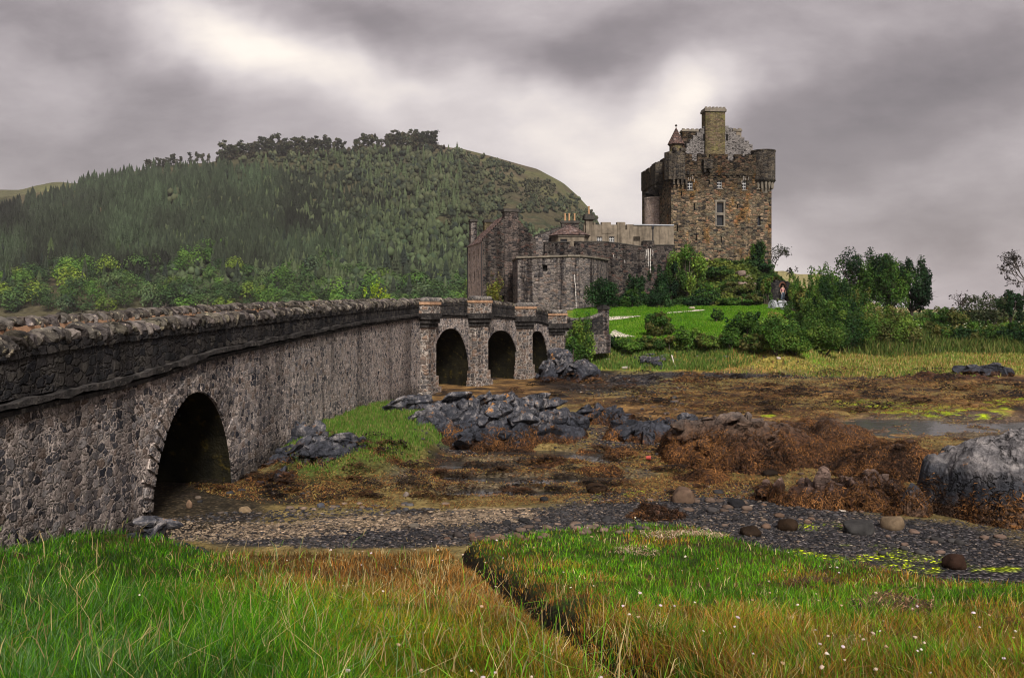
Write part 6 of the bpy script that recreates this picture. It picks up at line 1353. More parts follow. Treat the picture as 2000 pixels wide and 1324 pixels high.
lo_edge = lambda px: np.interp(px, [0, 120, 250, 400, 520, 640, 760, 920], [545, 525, 545, 515, 540, 520, 560, 560])
for px, py in spots(130, -60, 930, lo_edge, lambda px: 615, 23, hr_):
    tint = (YEL, BRI, BRI, MID, MID, GRY, DKG, DKG, MID)[hr_.integers(9)]
    hill_tree('broad', hr_.integers(7), tint, px, py, hr_.uniform(0.8, 1.4), hr_, 'broadleaf_tree', 'leafy broadleaf tree in the mixed wood along the foot of the hill', 'tree', 'broadleaf trees along the foot of the hill', hr_.uniform(0.8, 1.1))
for px, py in spots(110, -60, 920, lambda px: lo_edge(px) - 45, lambda px: lo_edge(px) + 40, 15, hr_):
    hill_tree('conifer', hr_.integers(6), ((1.0, 1.0, 1.0), (1.3, 1.45, 1.0), (0.75, 0.8, 0.9))[hr_.integers(3)], px, py, hr_.uniform(0.85, 1.3), hr_, 'conifer', 'dark pointed conifer at the lower edge of the hillside forest', 'tree', 'conifers at the lower edge of the forest')
rl = lambda px: np.interp(px, RID[:, 0], RID[:, 1])
for px in list(np.linspace(430, 554, 34)) + list(np.linspace(560, 642, 22)) + [655, 664, 672, 690, 697, 703, 710, 716, 722, 728, 738, 745] + list(np.linspace(752, 848, 30)) + [385, 397, 408, 372] + list(np.linspace(285, 352, 16)):
    hill_tree('pine', hr_.integers(5), ((1, 1, 1), (1.25, 1.15, 1.1))[hr_.integers(2)], px + hr_.normal() * 2, rl(px) + hr_.uniform(0, 7), hr_.uniform(0.75, 1.25) * (0.75 if px < 420 else 1.15), hr_, 'pine_tree', 'scraggy dark pine standing along the crest of the hill', 'tree', 'pines along the hill crest')


def mass(name, label, cat, items, tilt=0.0):
    """a wood that reads as one mass: many tree shapes in ONE object. items: (kind, q, px, py, scale, tint)"""
    Vs, Fs, Cs, Vb_, Fb_, n, nb = [], [], [], [], [], 0, 0
    ys = np.linspace(Y0 + 2, Y1 + 10, 500)
    for kind, q, px, py, sc, tint in items:
        V, F, c, Vb, Fb, h = PRO[kind][q]
        zz = CAMZ + (HOR - py) / FPX * ys; hh = hillH((px - 1000) / FPX * ys, ys); k = np.nonzero(hh >= zz)[0]; y = ys[k[0]] if len(k) else Y1
        a = hr_.uniform(0, 6.28); ca, sa = math.cos(a), math.sin(a); p = np.array([at(px, y), y, CAMZ + (HOR - py) / FPX * y - 0.3]); R_ = np.array([[ca, -sa, 0], [sa, ca, 0], [0, 0, 1]]).T * sc
        f = F; Vs.append(V @ R_ + p); Fs.append(f + n); Cs.append(c * np.array(tint) * hr_.uniform(0.75, 1.25)); n += len(V)
    return tag(mesh(name, np.concatenate(Vs), [np.concatenate([f for f in Fs if f.shape[1] == k_]) for k_ in (3, 4) if any(f.shape[1] == k_ for f in Fs)], M['hillleaf'], col=np.concatenate(Cs), smooth=(name == 'hillside_wood')), label, cat, kind='stuff')


up_c = lambda px: np.interp(px, [-80, 0, 100, 200, 300, 400, 480, 560, 640], [425, 410, 385, 352, 338, 332, 338, 345, 360])
items = []
for px, py in sorted([(hr_.uniform(-90, 860), hr_.uniform(318, 575)) for _ in range(9500)], key=lambda p: p[1]):
    if not (up_c(px) < py < lo_edge(px) + 5): continue
    nzv = float(vnoise(np.array([[px * 0.012, py * 0.022, 1.0]]), 8)[0])
    if nzv > 0.85 or hr_.random() < ss(430, 800, px + 60 * nzv + 0.5 * (430 - py)): continue
    t_c = (1.0 + 0.6 * nzv) * np.array((1.05, 1.05 + 0.12 * nzv, 0.95)); items.append(('conifer', hr_.integers(6), px, py, hr_.uniform(0.7, 1.15), t_c * hr_.uniform(0.7, 1.35)))
mass('conifer_forest', 'dense dark conifer forest covering the left slope of the hill', 'forest', items)
items = []
for _ in range(6800):
    px, py = hr_.uniform(330, 1190), hr_.uniform(295, 585)
    if py < rl(px) + 8: continue
    nzv = float(vnoise(np.array([[px * 0.014, py * 0.03, 3.0]]), 9)[0]) + 0.4 * float(vnoise(np.array([[px * 0.05, py * 0.08, 3.0]]), 10)[0])
    lim = 0.60 - 0.20 * ss(860, 1100, px) - 0.55 * ss(45, 8, py - rl(px)) * ss(830, 960, px) * ss(1120, 1040, px)
    if nzv > lim or hr_.random() < 0.8 * ss(700, 400, px): continue
    hi = ss(500, 380, py); tint = np.array([0.85, 1.0, 1.0]) * (1 - hi) + np.array([0.92, 0.88, 1.0]) * hi; tint = tint * hr_.uniform(0.7, 1.5)
    if hr_.random() < 0.2: tint = np.array([0.5, 0.55, 0.75])
    if hr_.random() < 0.3 and px < 900: items.append(('conifer', hr_.integers(6), px, py, hr_.uniform(0.6, 1.0), (1.7, 1.7, 1.4)))
    else: items.append(('scrub', hr_.integers(7), px, py, hr_.uniform(0.38, 0.80) * (1 - 0.4 * ss(860, 980, px)), tint))
for _ in range(1100):
    px = hr_.uniform(870, 1185); py = rl(px) + 6 + 150 * hr_.random() ** 1.3
    if float(vnoise(np.array([[px * 0.02, py * 0.035, 5.0]]), 12)[0]) > -0.12: items.append(('scrub', hr_.integers(7), px, py, hr_.uniform(0.2, 0.42), np.array([0.95, 0.82, 0.95]) * hr_.uniform(0.6, 1.2)))
items += [('scrub', int(hr_.integers(7)), float(px), float(rl(px) + hr_.uniform(1, 7)), hr_.uniform(0.3, 0.6), np.array([0.75, 0.55, 0.7]) * hr_.uniform(0.7, 1.2)) for px in np.arange(425, 866, 2.2)]
items.sort(key=lambda q: q[3]); mass('hillside_wood', 'brownish scrub and birch wood over the right side of the hill', 'wood', items)

rng = np.random.default_rng(33); q = rng.uniform(-1, 1, (60000, 2)); P = np.stack([26 + q[:, 0] * 24, 112 + q[:, 1] * 18], 1); e = np.hypot((P[:, 0] - 26) / np.where(P[:, 0] < 26, 22, 15), (P[:, 1] - 121) / 25); k = (e < 1.02) & (P[:, 1] < 113) & (n2(P[:, 0], P[:, 1], 0.35, 3, 81) > -0.22); P = P[k]; n = len(P)
hh = 0.9 * np.clip(0.4 + n2(P[:, 0], P[:, 1], 0.5, 3, 82) * 1.6, 0.05, 1.2); z = H(P[:, 0], P[:, 1]) + hh * rng.uniform(0.1, 1, n); V, F = leaf_cloud(np.stack([P[:, 0], P[:, 1], z], 1), rng.normal(size=(n, 3)) * 0.6 + np.array([0, -0.2, 0.6]), 0.26, rng)
tn = ss(-0.25, 0.3, n2(P[:, 0], P[:, 1], 0.22, 3, 83))[:, None]; C = (np.array([(0.022, 0.05, 0.014)]) * (1 - tn) + np.array([(0.10, 0.125, 0.025)]) * tn) * rng.uniform(0.6, 1.4, (n, 1)); tag(mesh('undergrowth', V, F, M['leaf'], col=np.repeat(C, 4, 0)), 'brambles and mossy undergrowth over the castle mound', 'undergrowth', kind='stuff')
for q in range(7):
    px, py = ((1447, 541), (1465, 548), (1452, 560), (1478, 563), (1415, 579), (1497, 556), (1387, 581))[q]; stone('rock', ('pinkish rock face breaking through the scrub below the evergreen', 'pale rock showing on the mound under the slender evergreen', 'pink rock ledge in the middle of the mound', 'pale rock patch left of the ruined wall', 'grey ledge low on the mound above the lawn', 'small pale rock beside the top of the ruined wall', 'small reddish rock in the dark scrub at the mound foot')[q], px, py, (22, 20, 24, 16, 18, 10, 12)[q], (12, 10, 11, 12, 6, 9, 6)[q], (0.27, 0.21, 0.185), 600 + q, 'rock', sub=3)
rng = np.random.default_rng(35)
for q in range(22):
    px = rng.uniform(1650, 2010); Y = rng.uniform(77, 92); hgt = rng.uniform(16, 34); yb = HOR + (CAMZ - h1(at(px, Y), Y)) / Y * FPX
    bush('bush', 'low green scrub bush standing in the tall rough grass at right', px, yb - hgt, yb, rng.uniform(36, 80), Y, (GREEN, OLIVE, LIGHT + OLIVE, DARK + GREEN)[q % 4], 1500, 900 + q, k=10, group='scrub bushes in the tall grass')

# --- grasses
def blades(P, z, h, w, lean, col, rng, bend=0.35):
    n = len(P); a = rng.uniform(0, 2 * np.pi, n); r = np.stack([np.cos(a), np.sin(a)], 1) * (w / 2)[:, None]; V = np.zeros((n, 6, 3))
    for k, (fh, fl, fw) in enumerate(((0, 0, 0.9), (0.55, bend, 0.8), (1.0, 1.0, 0.12))):
        c = P + lean * (h * fl)[:, None]; zz = z + h * fh * np.sqrt(np.clip(1 - 0.5 * (lean ** 2).sum(1) * fl, 0.2, 1))
        V[:, 2 * k, :2] = c - r * fw; V[:, 2 * k + 1, :2] = c + r * fw; V[:, 2 * k, 2] = zz; V[:, 2 * k + 1, 2] = zz
    V[:, :2, 2] -= 0.03; b = (np.arange(n) * 6)[:, None]
    return V.reshape(-1, 3), np.concatenate([b + np.array([[0, 1, 3, 2]]), b + np.array([[2, 3, 5, 4]])]), np.repeat(np.clip(col, 0.003, 0.9), 6, 0)


def bank_points(n, rng):
    """turf points, even over the picture rather than the ground"""
    py = 1015 + 420 * rng.uniform(0, 1, n) ** 0.85; px = rng.uniform(-500, 2500, n); Y = bankY(py); P = np.stack([(px - 1000) / FPX * Y, Y], 1)
    k = bank_mask(P[:, 0], P[:, 1]) > 0.02 + 0.2 * rng.random(n); return P[k], px[k], py[k]


rng = np.random.default_rng(21)
P, px, py = bank_points(330000, rng); n = len(P); z = H(P[:, 0], P[:, 1]); na, nb_, nc = n2(P[:, 0], P[:, 1], 0.9, 3, 61), n2(P[:, 0], P[:, 1], 2.6, 2, 62), n2(P[:, 0], P[:, 1], 0.35, 3, 63)
dsg = np.interp(py, [p[1] for p in DITCH], [p[0] for p in DITCH]); left = ss(10, -10, px - dsg - 18 * na); dist = np.abs(px - dsg)
Yv = P[:, 1]
tall = left * ss(1230, 1090, px + 260 * na - (py - 1150) * 0.6)
brown_l = left * ss(260, 560, px + 160 * nc) * ss(1240, 1130, py + 70 * na); rust = ss(np.where(px < dsg, 380, 190), 40, dist + 130 * na) * ss(1070, 1110, py)
lowg = left * ss(1130, 1215, py + 40 * na)
g1 = np.array([(0.036, 0.135, 0.004), (0.060, 0.185, 0.005), (0.018, 0.075, 0.010), (0.125, 0.215, 0.007)])[rng.choice(4, n, p=[.35, .3, .22, .13])]
gy = np.array([(0.19, 0.165, 0.010), (0.25, 0.14, 0.018), (0.12, 0.155, 0.008)])[rng.integers(3, size=n)]
br = np.array([(0.21, 0.085, 0.018), (0.28, 0.125, 0.028), (0.12, 0.060, 0.014), (0.22, 0.15, 0.05)])[rng.integers(4, size=n)]
shrt = np.array([(0.075, 0.215, 0.007), (0.115, 0.25, 0.010), (0.045, 0.13, 0.008)])[rng.integers(3, size=n)]
straw = np.array([(0.42, 0.33, 0.17), (0.32, 0.25, 0.12)])[rng.integers(2, size=n)]
pick = lambda p: (rng.random(n) < p)[:, None]
C = np.where(pick(left), g1, shrt)
C = np.where(pick(left * ss(430, 950, px + 150 * na) * 0.7), gy, C)
C = np.where(pick(np.clip(brown_l * 0.85 + rust * 0.85 * (1 - lowg * 0.4), 0, 1)), br, C)
C = np.where(pick((1 - left) * np.clip(0.10 + 0.66 * ss(0.0, 0.34, na + 0.5 * nc - 0.06 + 0.38 * ss(1130, 1300, py)), 0, 1)), np.where(pick(0.55), br, gy), C)
C = np.where(pick((1 - left) * ss(0.1, 0.35, nb_ * 0.6 - na * 0.4) * 0.6), np.array([(0.04, 0.10, 0.010)]), C)
C = np.where(pick(0.05 + 0.06 * brown_l), straw, C); C = np.where(pick(left * ss(500, 0, px + (1250 - py)) * 0.25), np.array([(0.10, 0.19, 0.07)]), C)
C = C * rng.uniform(0.4, 1.5, (n, 1)) * ((1 + 0.7 * nb_ + 0.5 * na) * (1 - 0.32 * left * ss(560, 200, px + 120 * na)))[:, None]
h = left * rng.uniform(0.05, 0.15, n) * (0.9 + 0.9 * lowg * ss(900, 500, px)) + (1 - left) * rng.uniform(0.035, 0.11, n) * (1 + 0.8 * ss(1150, 1300, py)); h = h * (1 + 0.35 * nb_) * np.where(rust > 0.4, 1.15, 1)
w = np.clip(0.0052 * rng.uniform(0.6, 1.5, n) * np.clip(Yv / 7.5, 0.8, 2.6), 0.003, 0.02)
lean = rng.normal(size=(n, 2)) * 0.5 + np.array([0.12, 0.02]) * (0.5 + na)[:, None]
dd = seg_dist(P[:, 0], P[:, 1], DITCH_W); h = h * (0.3 + 0.7 * ss(0.06, 0.4, dd)); k = dd > 0.06
V, F, Cc = blades(P[k], z[k], h[k], w[k], lean[k], C[k], rng)
tag(mesh('grass', V, F, M['grass'], col=Cc), 'long green and rust-brown meadow grass on the near bank', 'grass', kind='stuff')

# taller seeding stems and drooping blades at the front
P, px, py = bank_points(3000, rng); n = len(P); z = H(P[:, 0], P[:, 1]); sel = rng.random(n) < np.where(px < np.interp(py, [p[1] for p in DITCH], [p[0] for p in DITCH]), 0.6, 0.22); P, z, px, py = P[sel], z[sel], px[sel], py[sel]; n = len(P)
lf = px < np.interp(py, [p[1] for p in DITCH], [p[0] for p in DITCH]); h = np.where(lf, rng.uniform(0.2, 0.42, n), rng.uniform(0.10, 0.22, n)); lean = rng.normal(size=(n, 2)) * 0.5 + np.array([0.1, 0])
C = np.array([(0.10, 0.26, 0.012), (0.16, 0.30, 0.03), (0.36, 0.28, 0.13), (0.24, 0.16, 0.06), (0.14, 0.22, 0.09)])[rng.choice(5, n, p=[.3, .2, .22, .13, .15])] * rng.uniform(0.7, 1.3, (n, 1))
V, F, Cc = blades(P, z, h, rng.uniform(0.004, 0.010, n) * np.clip(P[:, 1] / 8, 0.7, 1.8), lean, C, rng, 0.2)
V2, F2, C2 = blades(P + lean * (h * 0.8)[:, None], z + h * 0.78, h * 0.22, np.full(n, 0.007) * np.clip(P[:, 1] / 9, 0.7, 1.6), lean, np.where((rng.random(n) < 0.5)[:, None], np.array([(0.26, 0.19, 0.09)]), C * 0.9), rng, 0.5)
tag(mesh('seed_grass', np.concatenate([V, V2]), np.concatenate([F, F2 + len(V)]), M['grass'], col=np.concatenate([Cc, C2])), 'tall seeding grass stems standing above the meadow', 'grass', kind='stuff')

# white thrift and clover heads
P, px, py = bank_points(2100, rng); k = (rng.random(len(P)) < np.where(px > np.interp(py, [p[1] for p in DITCH], [p[0] for p in DITCH]), 0.16, 0.05 + 0.28 * ss(60, 20, np.abs(py - 1105)) * ss(450, 600, px))); P = P[k]; n = len(P); z = H(P[:, 0], P[:, 1]) + rng.uniform(0.10, 0.22, n)
V0, F0 = ico(1); s = rng.uniform(0.006, 0.013, n) * np.clip(P[:, 1] / 10, 0.8, 1.5); V = (V0[None] * (s[:, None, None] * np.array([1.2, 1.2, 0.75])) * (1 + 0.25 * rng.normal(size=(n, len(V0), 1))) + np.concatenate([P, z[:, None]], 1)[:, None, :]).reshape(-1, 3)
fc = np.array([(0.60, 0.53, 0.45), (0.50, 0.38, 0.30), (0.55, 0.44, 0.48), (0.40, 0.27, 0.17)])[rng.integers(4, size=n)]
F = (F0[None] + (np.arange(n) * len(V0))[:, None, None]).reshape(-1, 3); Cw = np.repeat(fc, len(V0), 0)
Vs, Fs, Cs = blades(P, z - 0.2, np.full(n, 0.2), np.full(n, 0.005), rng.normal(size=(n, 2)) * 0.02, np.full((n, 3), (0.12, 0.15, 0.04)), rng)
tag(mesh('wild_flowers', np.concatenate([V, Vs]), [F, Fs + len(V)], M['grass'], col=np.concatenate([Cw, Cs])), 'small white and straw flower heads scattered over the turf', 'wild flowers', kind='stuff')

# wrack and straw washed onto the turf
def wrack(label, px, py, rx, ry, n, cols, seed):
    rng = np.random.default_rng(seed); a = rng.uniform(0, 6.283, n); r = np.sqrt(rng.uniform(0, 1, n)); qx = px + r * np.cos(a) * rx; qy = py + r * np.sin(a) * ry + 4 * np.sin(qx * 0.05); Y = bankY(qy); P = np.stack([(qx - 1000) / FPX * Y, Y], 1); z = H(P[:, 0], P[:, 1]) + rng.uniform(0.01, 0.07, n)
    V, F, C = strands(P, z, rng.uniform(0.04, 0.12, n), rng.uniform(0.004, 0.010, n), 0, np.array(cols)[rng.integers(len(cols), size=n)] * rng.uniform(0.6, 1.3, (n, 1)), rng, 0.2); tag(mesh('wrack', V, F, M['weed'], col=C), label, 'wrack')


BW_ = [(0.05, 0.028, 0.02), (0.11, 0.05, 0.03), (0.03, 0.02, 0.016)]; ST_ = [(0.55, 0.43, 0.32), (0.30, 0.18, 0.11), (0.09, 0.05, 0.03), (0.42, 0.30, 0.2)]
wrack('line of dry pale wrack on the crest of the turf', 1335, 1057, 85, 8, 900, ST_, 1); wrack('large dark clump of dead weed on the right-hand turf', 1745, 1203, 75, 14, 1100, BW_ + ST_[1:2], 2); wrack('dark brown weed patch near the turf edge at right', 1730, 1124, 70, 9, 700, BW_, 3)
wrack('small dark weed line on the middle of the turf', 1590, 1155, 55, 5, 400, BW_, 4); wrack('ragged brown weed at the lower right of the turf', 1740, 1258, 90, 7, 600, BW_, 5); wrack('pale straw weed below the ragged brown weed', 1650, 1272, 60, 7, 500, ST_, 6); wrack('weed scrap at the right edge of the turf', 1990, 1236, 30, 9, 300, BW_, 7); wrack('straw wisps beside the ditch head', 1245, 1092, 45, 7, 260, ST_, 8)

# grass of the shelf by the bridge, island shore, scrub
def far_grass(name, label, pts, hr, wr, cols, p, rng, cat='grass', lean=0.25, zmin=-9):
    P = np.array(pts); z = H(P[:, 0], P[:, 1]); k = z > zmin; P, z = P[k], z[k]; n = len(P); C = np.array(cols)[rng.choice(len(cols), n, p=p)] * rng.uniform(0.65, 1.3, (n, 1))
    V, F, Cc = blades(P, z, rng.uniform(*hr, n) * (1 + 0.5 * n2(P[:, 0], P[:, 1], 0.5, 2, 71)), rng.uniform(*wr, n), rng.normal(size=(n, 2)) * lean, C, rng); tag(mesh(name, V, F, M['grass'], col=Cc), label, cat, kind='stuff')


n = 26000; q = rng.normal(size=(n * 2, 2)); a = rng.uniform(0, 6.283, n); r = np.sqrt(rng.uniform(0, 1, n)); pts = np.stack([-4.7 + 2.6 * r * np.cos(a), 29.5 + 6.8 * r * np.sin(a)], 1); gone = n2(pts[:, 0], pts[:, 1], 0.7, 3, 72) > 0.28
far_grass('grass', 'green saltmarsh turf on the shelf beside the bridge wall', pts[~gone], (0.05, 0.16), (0.012, 0.026), [(0.06, 0.13, 0.018), (0.085, 0.165, 0.02), (0.13, 0.14, 0.04), (0.20, 0.17, 0.07)], [.4, .3, .2, .1], rng)
Yr = rng.uniform(54, 84, 60000); pxr = rng.uniform(1080, 2350, 60000); tt = Yr - np.interp(pxr, SH_P, SH_Y); k = (tt > 0.3 + 0.8 * rng.normal(size=60000)) & (tt < np.where(pxr < 1500, 5, 22)); pts = np.stack([(pxr - 1000) / FPX * Yr, Yr], 1)[k]
far_grass('grass', 'yellowing shore turf along the island edge', pts, (0.10, 0.30), (0.04, 0.09), [(0.16, 0.20, 0.035), (0.24, 0.21, 0.06), (0.28, 0.16, 0.06), (0.10, 0.16, 0.03), (0.34, 0.28, 0.12)], [.3, .27, .14, .19, .1], rng)
Yr = rng.uniform(72, 100, 52000); pxr = rng.uniform(1640, 2350, 52000); tt = Yr - np.interp(pxr, SH_P, SH_Y); k = (tt > 18 + 1.5 * rng.normal(size=52000)); pts = np.stack([(pxr - 1000) / FPX * Yr, Yr], 1)[k]
far_grass('tall_grass', 'tall rough grass and reeds behind the island shore', pts, (0.4, 1.0), (0.05, 0.11), [(0.075, 0.105, 0.022), (0.05, 0.085, 0.018), (0.12, 0.12, 0.035), (0.16, 0.135, 0.05)], [.35, .4, .17, .08], rng)
Yr = rng.uniform(60, 66, 22000); pxr = rng.uniform(1085, 1480, 22000); tt = Yr - np.interp(pxr, SH_P, SH_Y); k = (tt > 0.2) & (tt < 4.2) & (rng.random(22000) < ss(1530, 1330, pxr)); pts = np.stack([(pxr - 1000) / FPX * Yr, Yr], 1)[k]
far_grass('tall_grass', 'tall rough grass on the bank below the lawn', pts, (0.15, 0.45), (0.03, 0.07), [(0.10, 0.17, 0.03), (0.07, 0.13, 0.025), (0.17, 0.17, 0.05)], [.4, .4, .2], rng)
Yr = rng.uniform(65, 96, 70000); pxr = rng.uniform(1120, 1600, 70000); tt = Yr - np.interp(pxr, SH_P, SH_Y); k = (tt > 4.4); pts = np.stack([(pxr - 1000) / FPX * Yr, Yr], 1)[k]
e = np.hypot((pts[:, 0] - 26) / np.where(pts[:, 0] < 26, 22, 15), (pts[:, 1] - 121) / 25); pts = pts[e > 1.0]
far_grass('grass', 'short vivid green lawn grass before the castle', pts, (0.05, 0.16), (0.03, 0.07), [(0.06, 0.165, 0.007), (0.09, 0.20, 0.010), (0.15, 0.22, 0.03), (0.04, 0.115, 0.01)], [.4, .3, .12, .18], rng)
# white umbels and yellow flowers in the scrub
pxr = np.concatenate([rng.uniform(1690, 1800, 60), rng.uniform(1850, 2000, 60), rng.uniform(1215, 1310, 0)]); Yr = rng.uniform(79, 86, 120); P = np.stack([(pxr - 1000) / FPX * Yr, Yr], 1); z = H(P[:, 0], P[:, 1]) + rng.uniform(0.6, 1.4, 120); n = len(P); s = rng.uniform(0.03, 0.08, n)
V = (V0[None] * (s[:, None, None] * np.array([1.3, 1.3, 0.4])) + np.concatenate([P, z[:, None]], 1)[:, None, :]).reshape(-1, 3); F = (F0[None] + (np.arange(n) * len(V0))[:, None, None]).reshape(-1, 3)
Vs, Fs, Cs = blades(P, z - 1.0, np.full(n, 1.0), np.full(n, 0.04), rng.normal(size=(n, 2)) * 0.02, np.full((n, 3), (0.09, 0.12, 0.03)), rng)
tag(mesh('wild_flowers', np.concatenate([V, Vs]), [F, Fs + len(V)], M['grass'], col=np.concatenate([np.repeat(np.where(np.arange(n)[:, None] < 120, np.array([(0.68, 0.66, 0.55)]), np.array([(0.6, 0.5, 0.1)])), len(V0), 0), Cs])), 'white umbels among the island scrub', 'wild flowers', kind='stuff')

# ---------------------------------------------------------------- ruin, field gun, people
ru = thing('ruined_wall', 'black ruined wall with brick-edged arched opening and grey gate behind the field gun', 'ruin')
RF = Frame((at(1497, 97.0), 97.0), 4.0); uo = [RF.hit(p, 560)[0] for p in (1497, 1523.5, 1533, 1544)]; zb = h1(at(1515, 97), 97.0) - 0.4; mb = MB()
zr = lambda py: zat(py, 97.5)
RF.box(mb, uo[0], uo[1], -0.9, 0, zb, zr(551)); RF.box(mb, uo[2], uo[3], -0.9, 0, zb, zr(552)); n = 8; um = (uo[1] + uo[2]) / 2; hw = (uo[2] - uo[1]) / 2; zsp = zr(561)
for k in range(n):
    a0, a1 = math.pi * k / n, math.pi * (k + 1) / n; ua, ub = um - hw * math.cos(a0), um - hw * math.cos(a1); za, zb2 = zsp + 0.45 * math.sin(a0), zsp + 0.45 * math.sin(a1)
    mb.hexa([RF.pt(ua, 0, za), RF.pt(ub, 0, zb2), RF.pt(ub, -0.9, zb2), RF.pt(ua, -0.9, za)], [RF.pt(ua, 0, zr(549)), RF.pt(ub, 0, zr(548)), RF.pt(ub, -0.9, zr(548)), RF.pt(ua, -0.9, zr(549))])
for u0, u1, z in ((uo[0], uo[0] + 0.5, zr(549)), (uo[1] - 0.5, uo[1] - 0.1, zr(547)), (uo[2] + 0.1, uo[3] - 0.2, zr(549.5))): RF.box(mb, u0, u1, -0.9, -0.05, zr(552), z)
mb.build('wall', M['parapet'], ru)
mb = MB()
for k in range(10):
    a0, a1 = math.pi * k / 10 + 0.02, math.pi * (k + 1) / 10 - 0.02; q = [(um - (hw + r) * math.cos(a), zsp + (0.45 + r) * math.sin(a)) for a, r in ((a0, 0.0), (a1, 0.0), (a1, 0.16), (a0, 0.16))]
    mb.hexa([RF.pt(u, 0.003, z) for u, z in q], [RF.pt(u, 0.06, z) for u, z in q])
mb.build('brick_arch', flat_mat('red_brick', (0.13, 0.055, 0.035), 0.9), ru)
mb = MB(); RF.box(mb, uo[1], uo[2], -0.95, -0.85, zb, zsp + 0.5); mb.build('back_wall', flat_mat('sooty_brick', (0.06, 0.03, 0.022), 0.95), ru)  # dark reddish panel closing the arched opening
mb = MB()
for k in range(6): u = uo[1] + (uo[2] - uo[1]) * k / 6; RF.box(mb, u + 0.01, u + (uo[2] - uo[1]) / 6 - 0.01, -0.2, -0.15, zb, zr(573))
mb.build('gate', flat_mat('grey_gate', (0.14, 0.17, 0.21), 0.7), ru)

bush('bush', 'brambles growing over the left end of the black ruined wall', 1497, 542, 606, 26, 96.2, GREEN + OLIVE, 1500, 970, k=10)
bush('bush', 'leafy scrub leaning on the right end of the black ruined wall', 1549, 538, 600, 30, 96.0, GREEN + LIGHT, 1800, 971, k=10)
bush('bush', 'ferny fringe along the top of the black ruined wall', 1517, 541, 549, 34, 98.0, GREEN + OLIVE, 900, 972, k=8, z0=zat(549, 98.0), depth=0.8)

gun = thing('field_gun', 'old pale grey field gun with spoked wheels and shield on the lawn', 'cannon')
gx, gy = at(1519, 91.0), 91.0; gz = h1(gx, gy); gun.location = (gx, gy, gz); gun.rotation_euler = (0, 0, math.radians(28)); R_ = 0.52
def wheel(sx):
    mb = MB(); k = 28
    th = [2 * math.pi * i / k for i in range(k)]
    for i in range(k):
        a, b_ = th[i], th[(i + 1) % k]; P = lambda r, t_, o_: (sx + o_, r * math.cos(t_), R_ + r * math.sin(t_))
        mb.hexa([P(R_ - 0.09, a, -0.05), P(R_ - 0.09, b_, -0.05), P(R_ - 0.09, b_, 0.05), P(R_ - 0.09, a, 0.05)], [P(R_, a, -0.05), P(R_, b_, -0.05), P(R_, b_, 0.05), P(R_, a, 0.05)])
    w_ = mb.build('wheel', M['gunmetal'], gun); mb = MB(); mb.tube((sx - 0.13, 0, R_), (sx + 0.13, 0, R_), 0.09, 0.09, 12); mb.build('hub', M['gunmetal'], w_)
    mb = MB()
    for i in range(12): a = 2 * math.pi * i / 12; mb.tube((sx, 0.08 * math.cos(a), R_ + 0.08 * math.sin(a)), (sx, (R_ - 0.08) * math.cos(a), R_ + (R_ - 0.08) * math.sin(a)), 0.032, 0.026, 6)
    mb.build('spoke', M['gunmetal'], w_)
wheel(-0.78); wheel(0.78)
mb = MB(); mb.tube((-0.78, 0, R_), (0.78, 0, R_), 0.05, 0.05, 8); mb.build('axle', M['gunmetal'], gun)
mb = MB()
for a, b_ in ((-0.68, -0.14), (0.14, 0.68)): mb.hexa([(a, -0.10, 0.28), (b_, -0.10, 0.28), (b_, -0.07, 0.28), (a, -0.07, 0.28)], [(a, 0.06, 1.0), (b_, 0.06, 1.0), (b_, 0.09, 1.0), (a, 0.09, 1.0)])
mb.hexa([(-0.14, -0.10, 0.28), (0.14, -0.10, 0.28), (0.14, -0.07, 0.28), (-0.14, -0.07, 0.28)], [(-0.14, -0.03, 0.6), (0.14, -0.03, 0.6), (0.14, 0.0, 0.6), (-0.14, 0.0, 0.6)])
mb.build('shield', M['gunmetal'], gun)
mb = MB(); mb.tube((0, 0.5, 0.68), (0, -0.25, 0.74), 0.105, 0.085, 14); mb.tube((0, -0.25, 0.74), (0, -1.15, 0.81), 0.075, 0.055, 14); mb.tube((0, -1.15, 0.81), (0, -1.2, 0.815), 0.075, 0.075, 14); mb.build('barrel', M['gunmetal'], gun)
mb = MB()
for sx in (-0.12, 0.12): mb.tube((sx, 0.1, 0.5), (sx * 0.5, 1.9, 0.10), 0.06, 0.05, 8)
mb.build('trail', M['gunmetal'], gun)


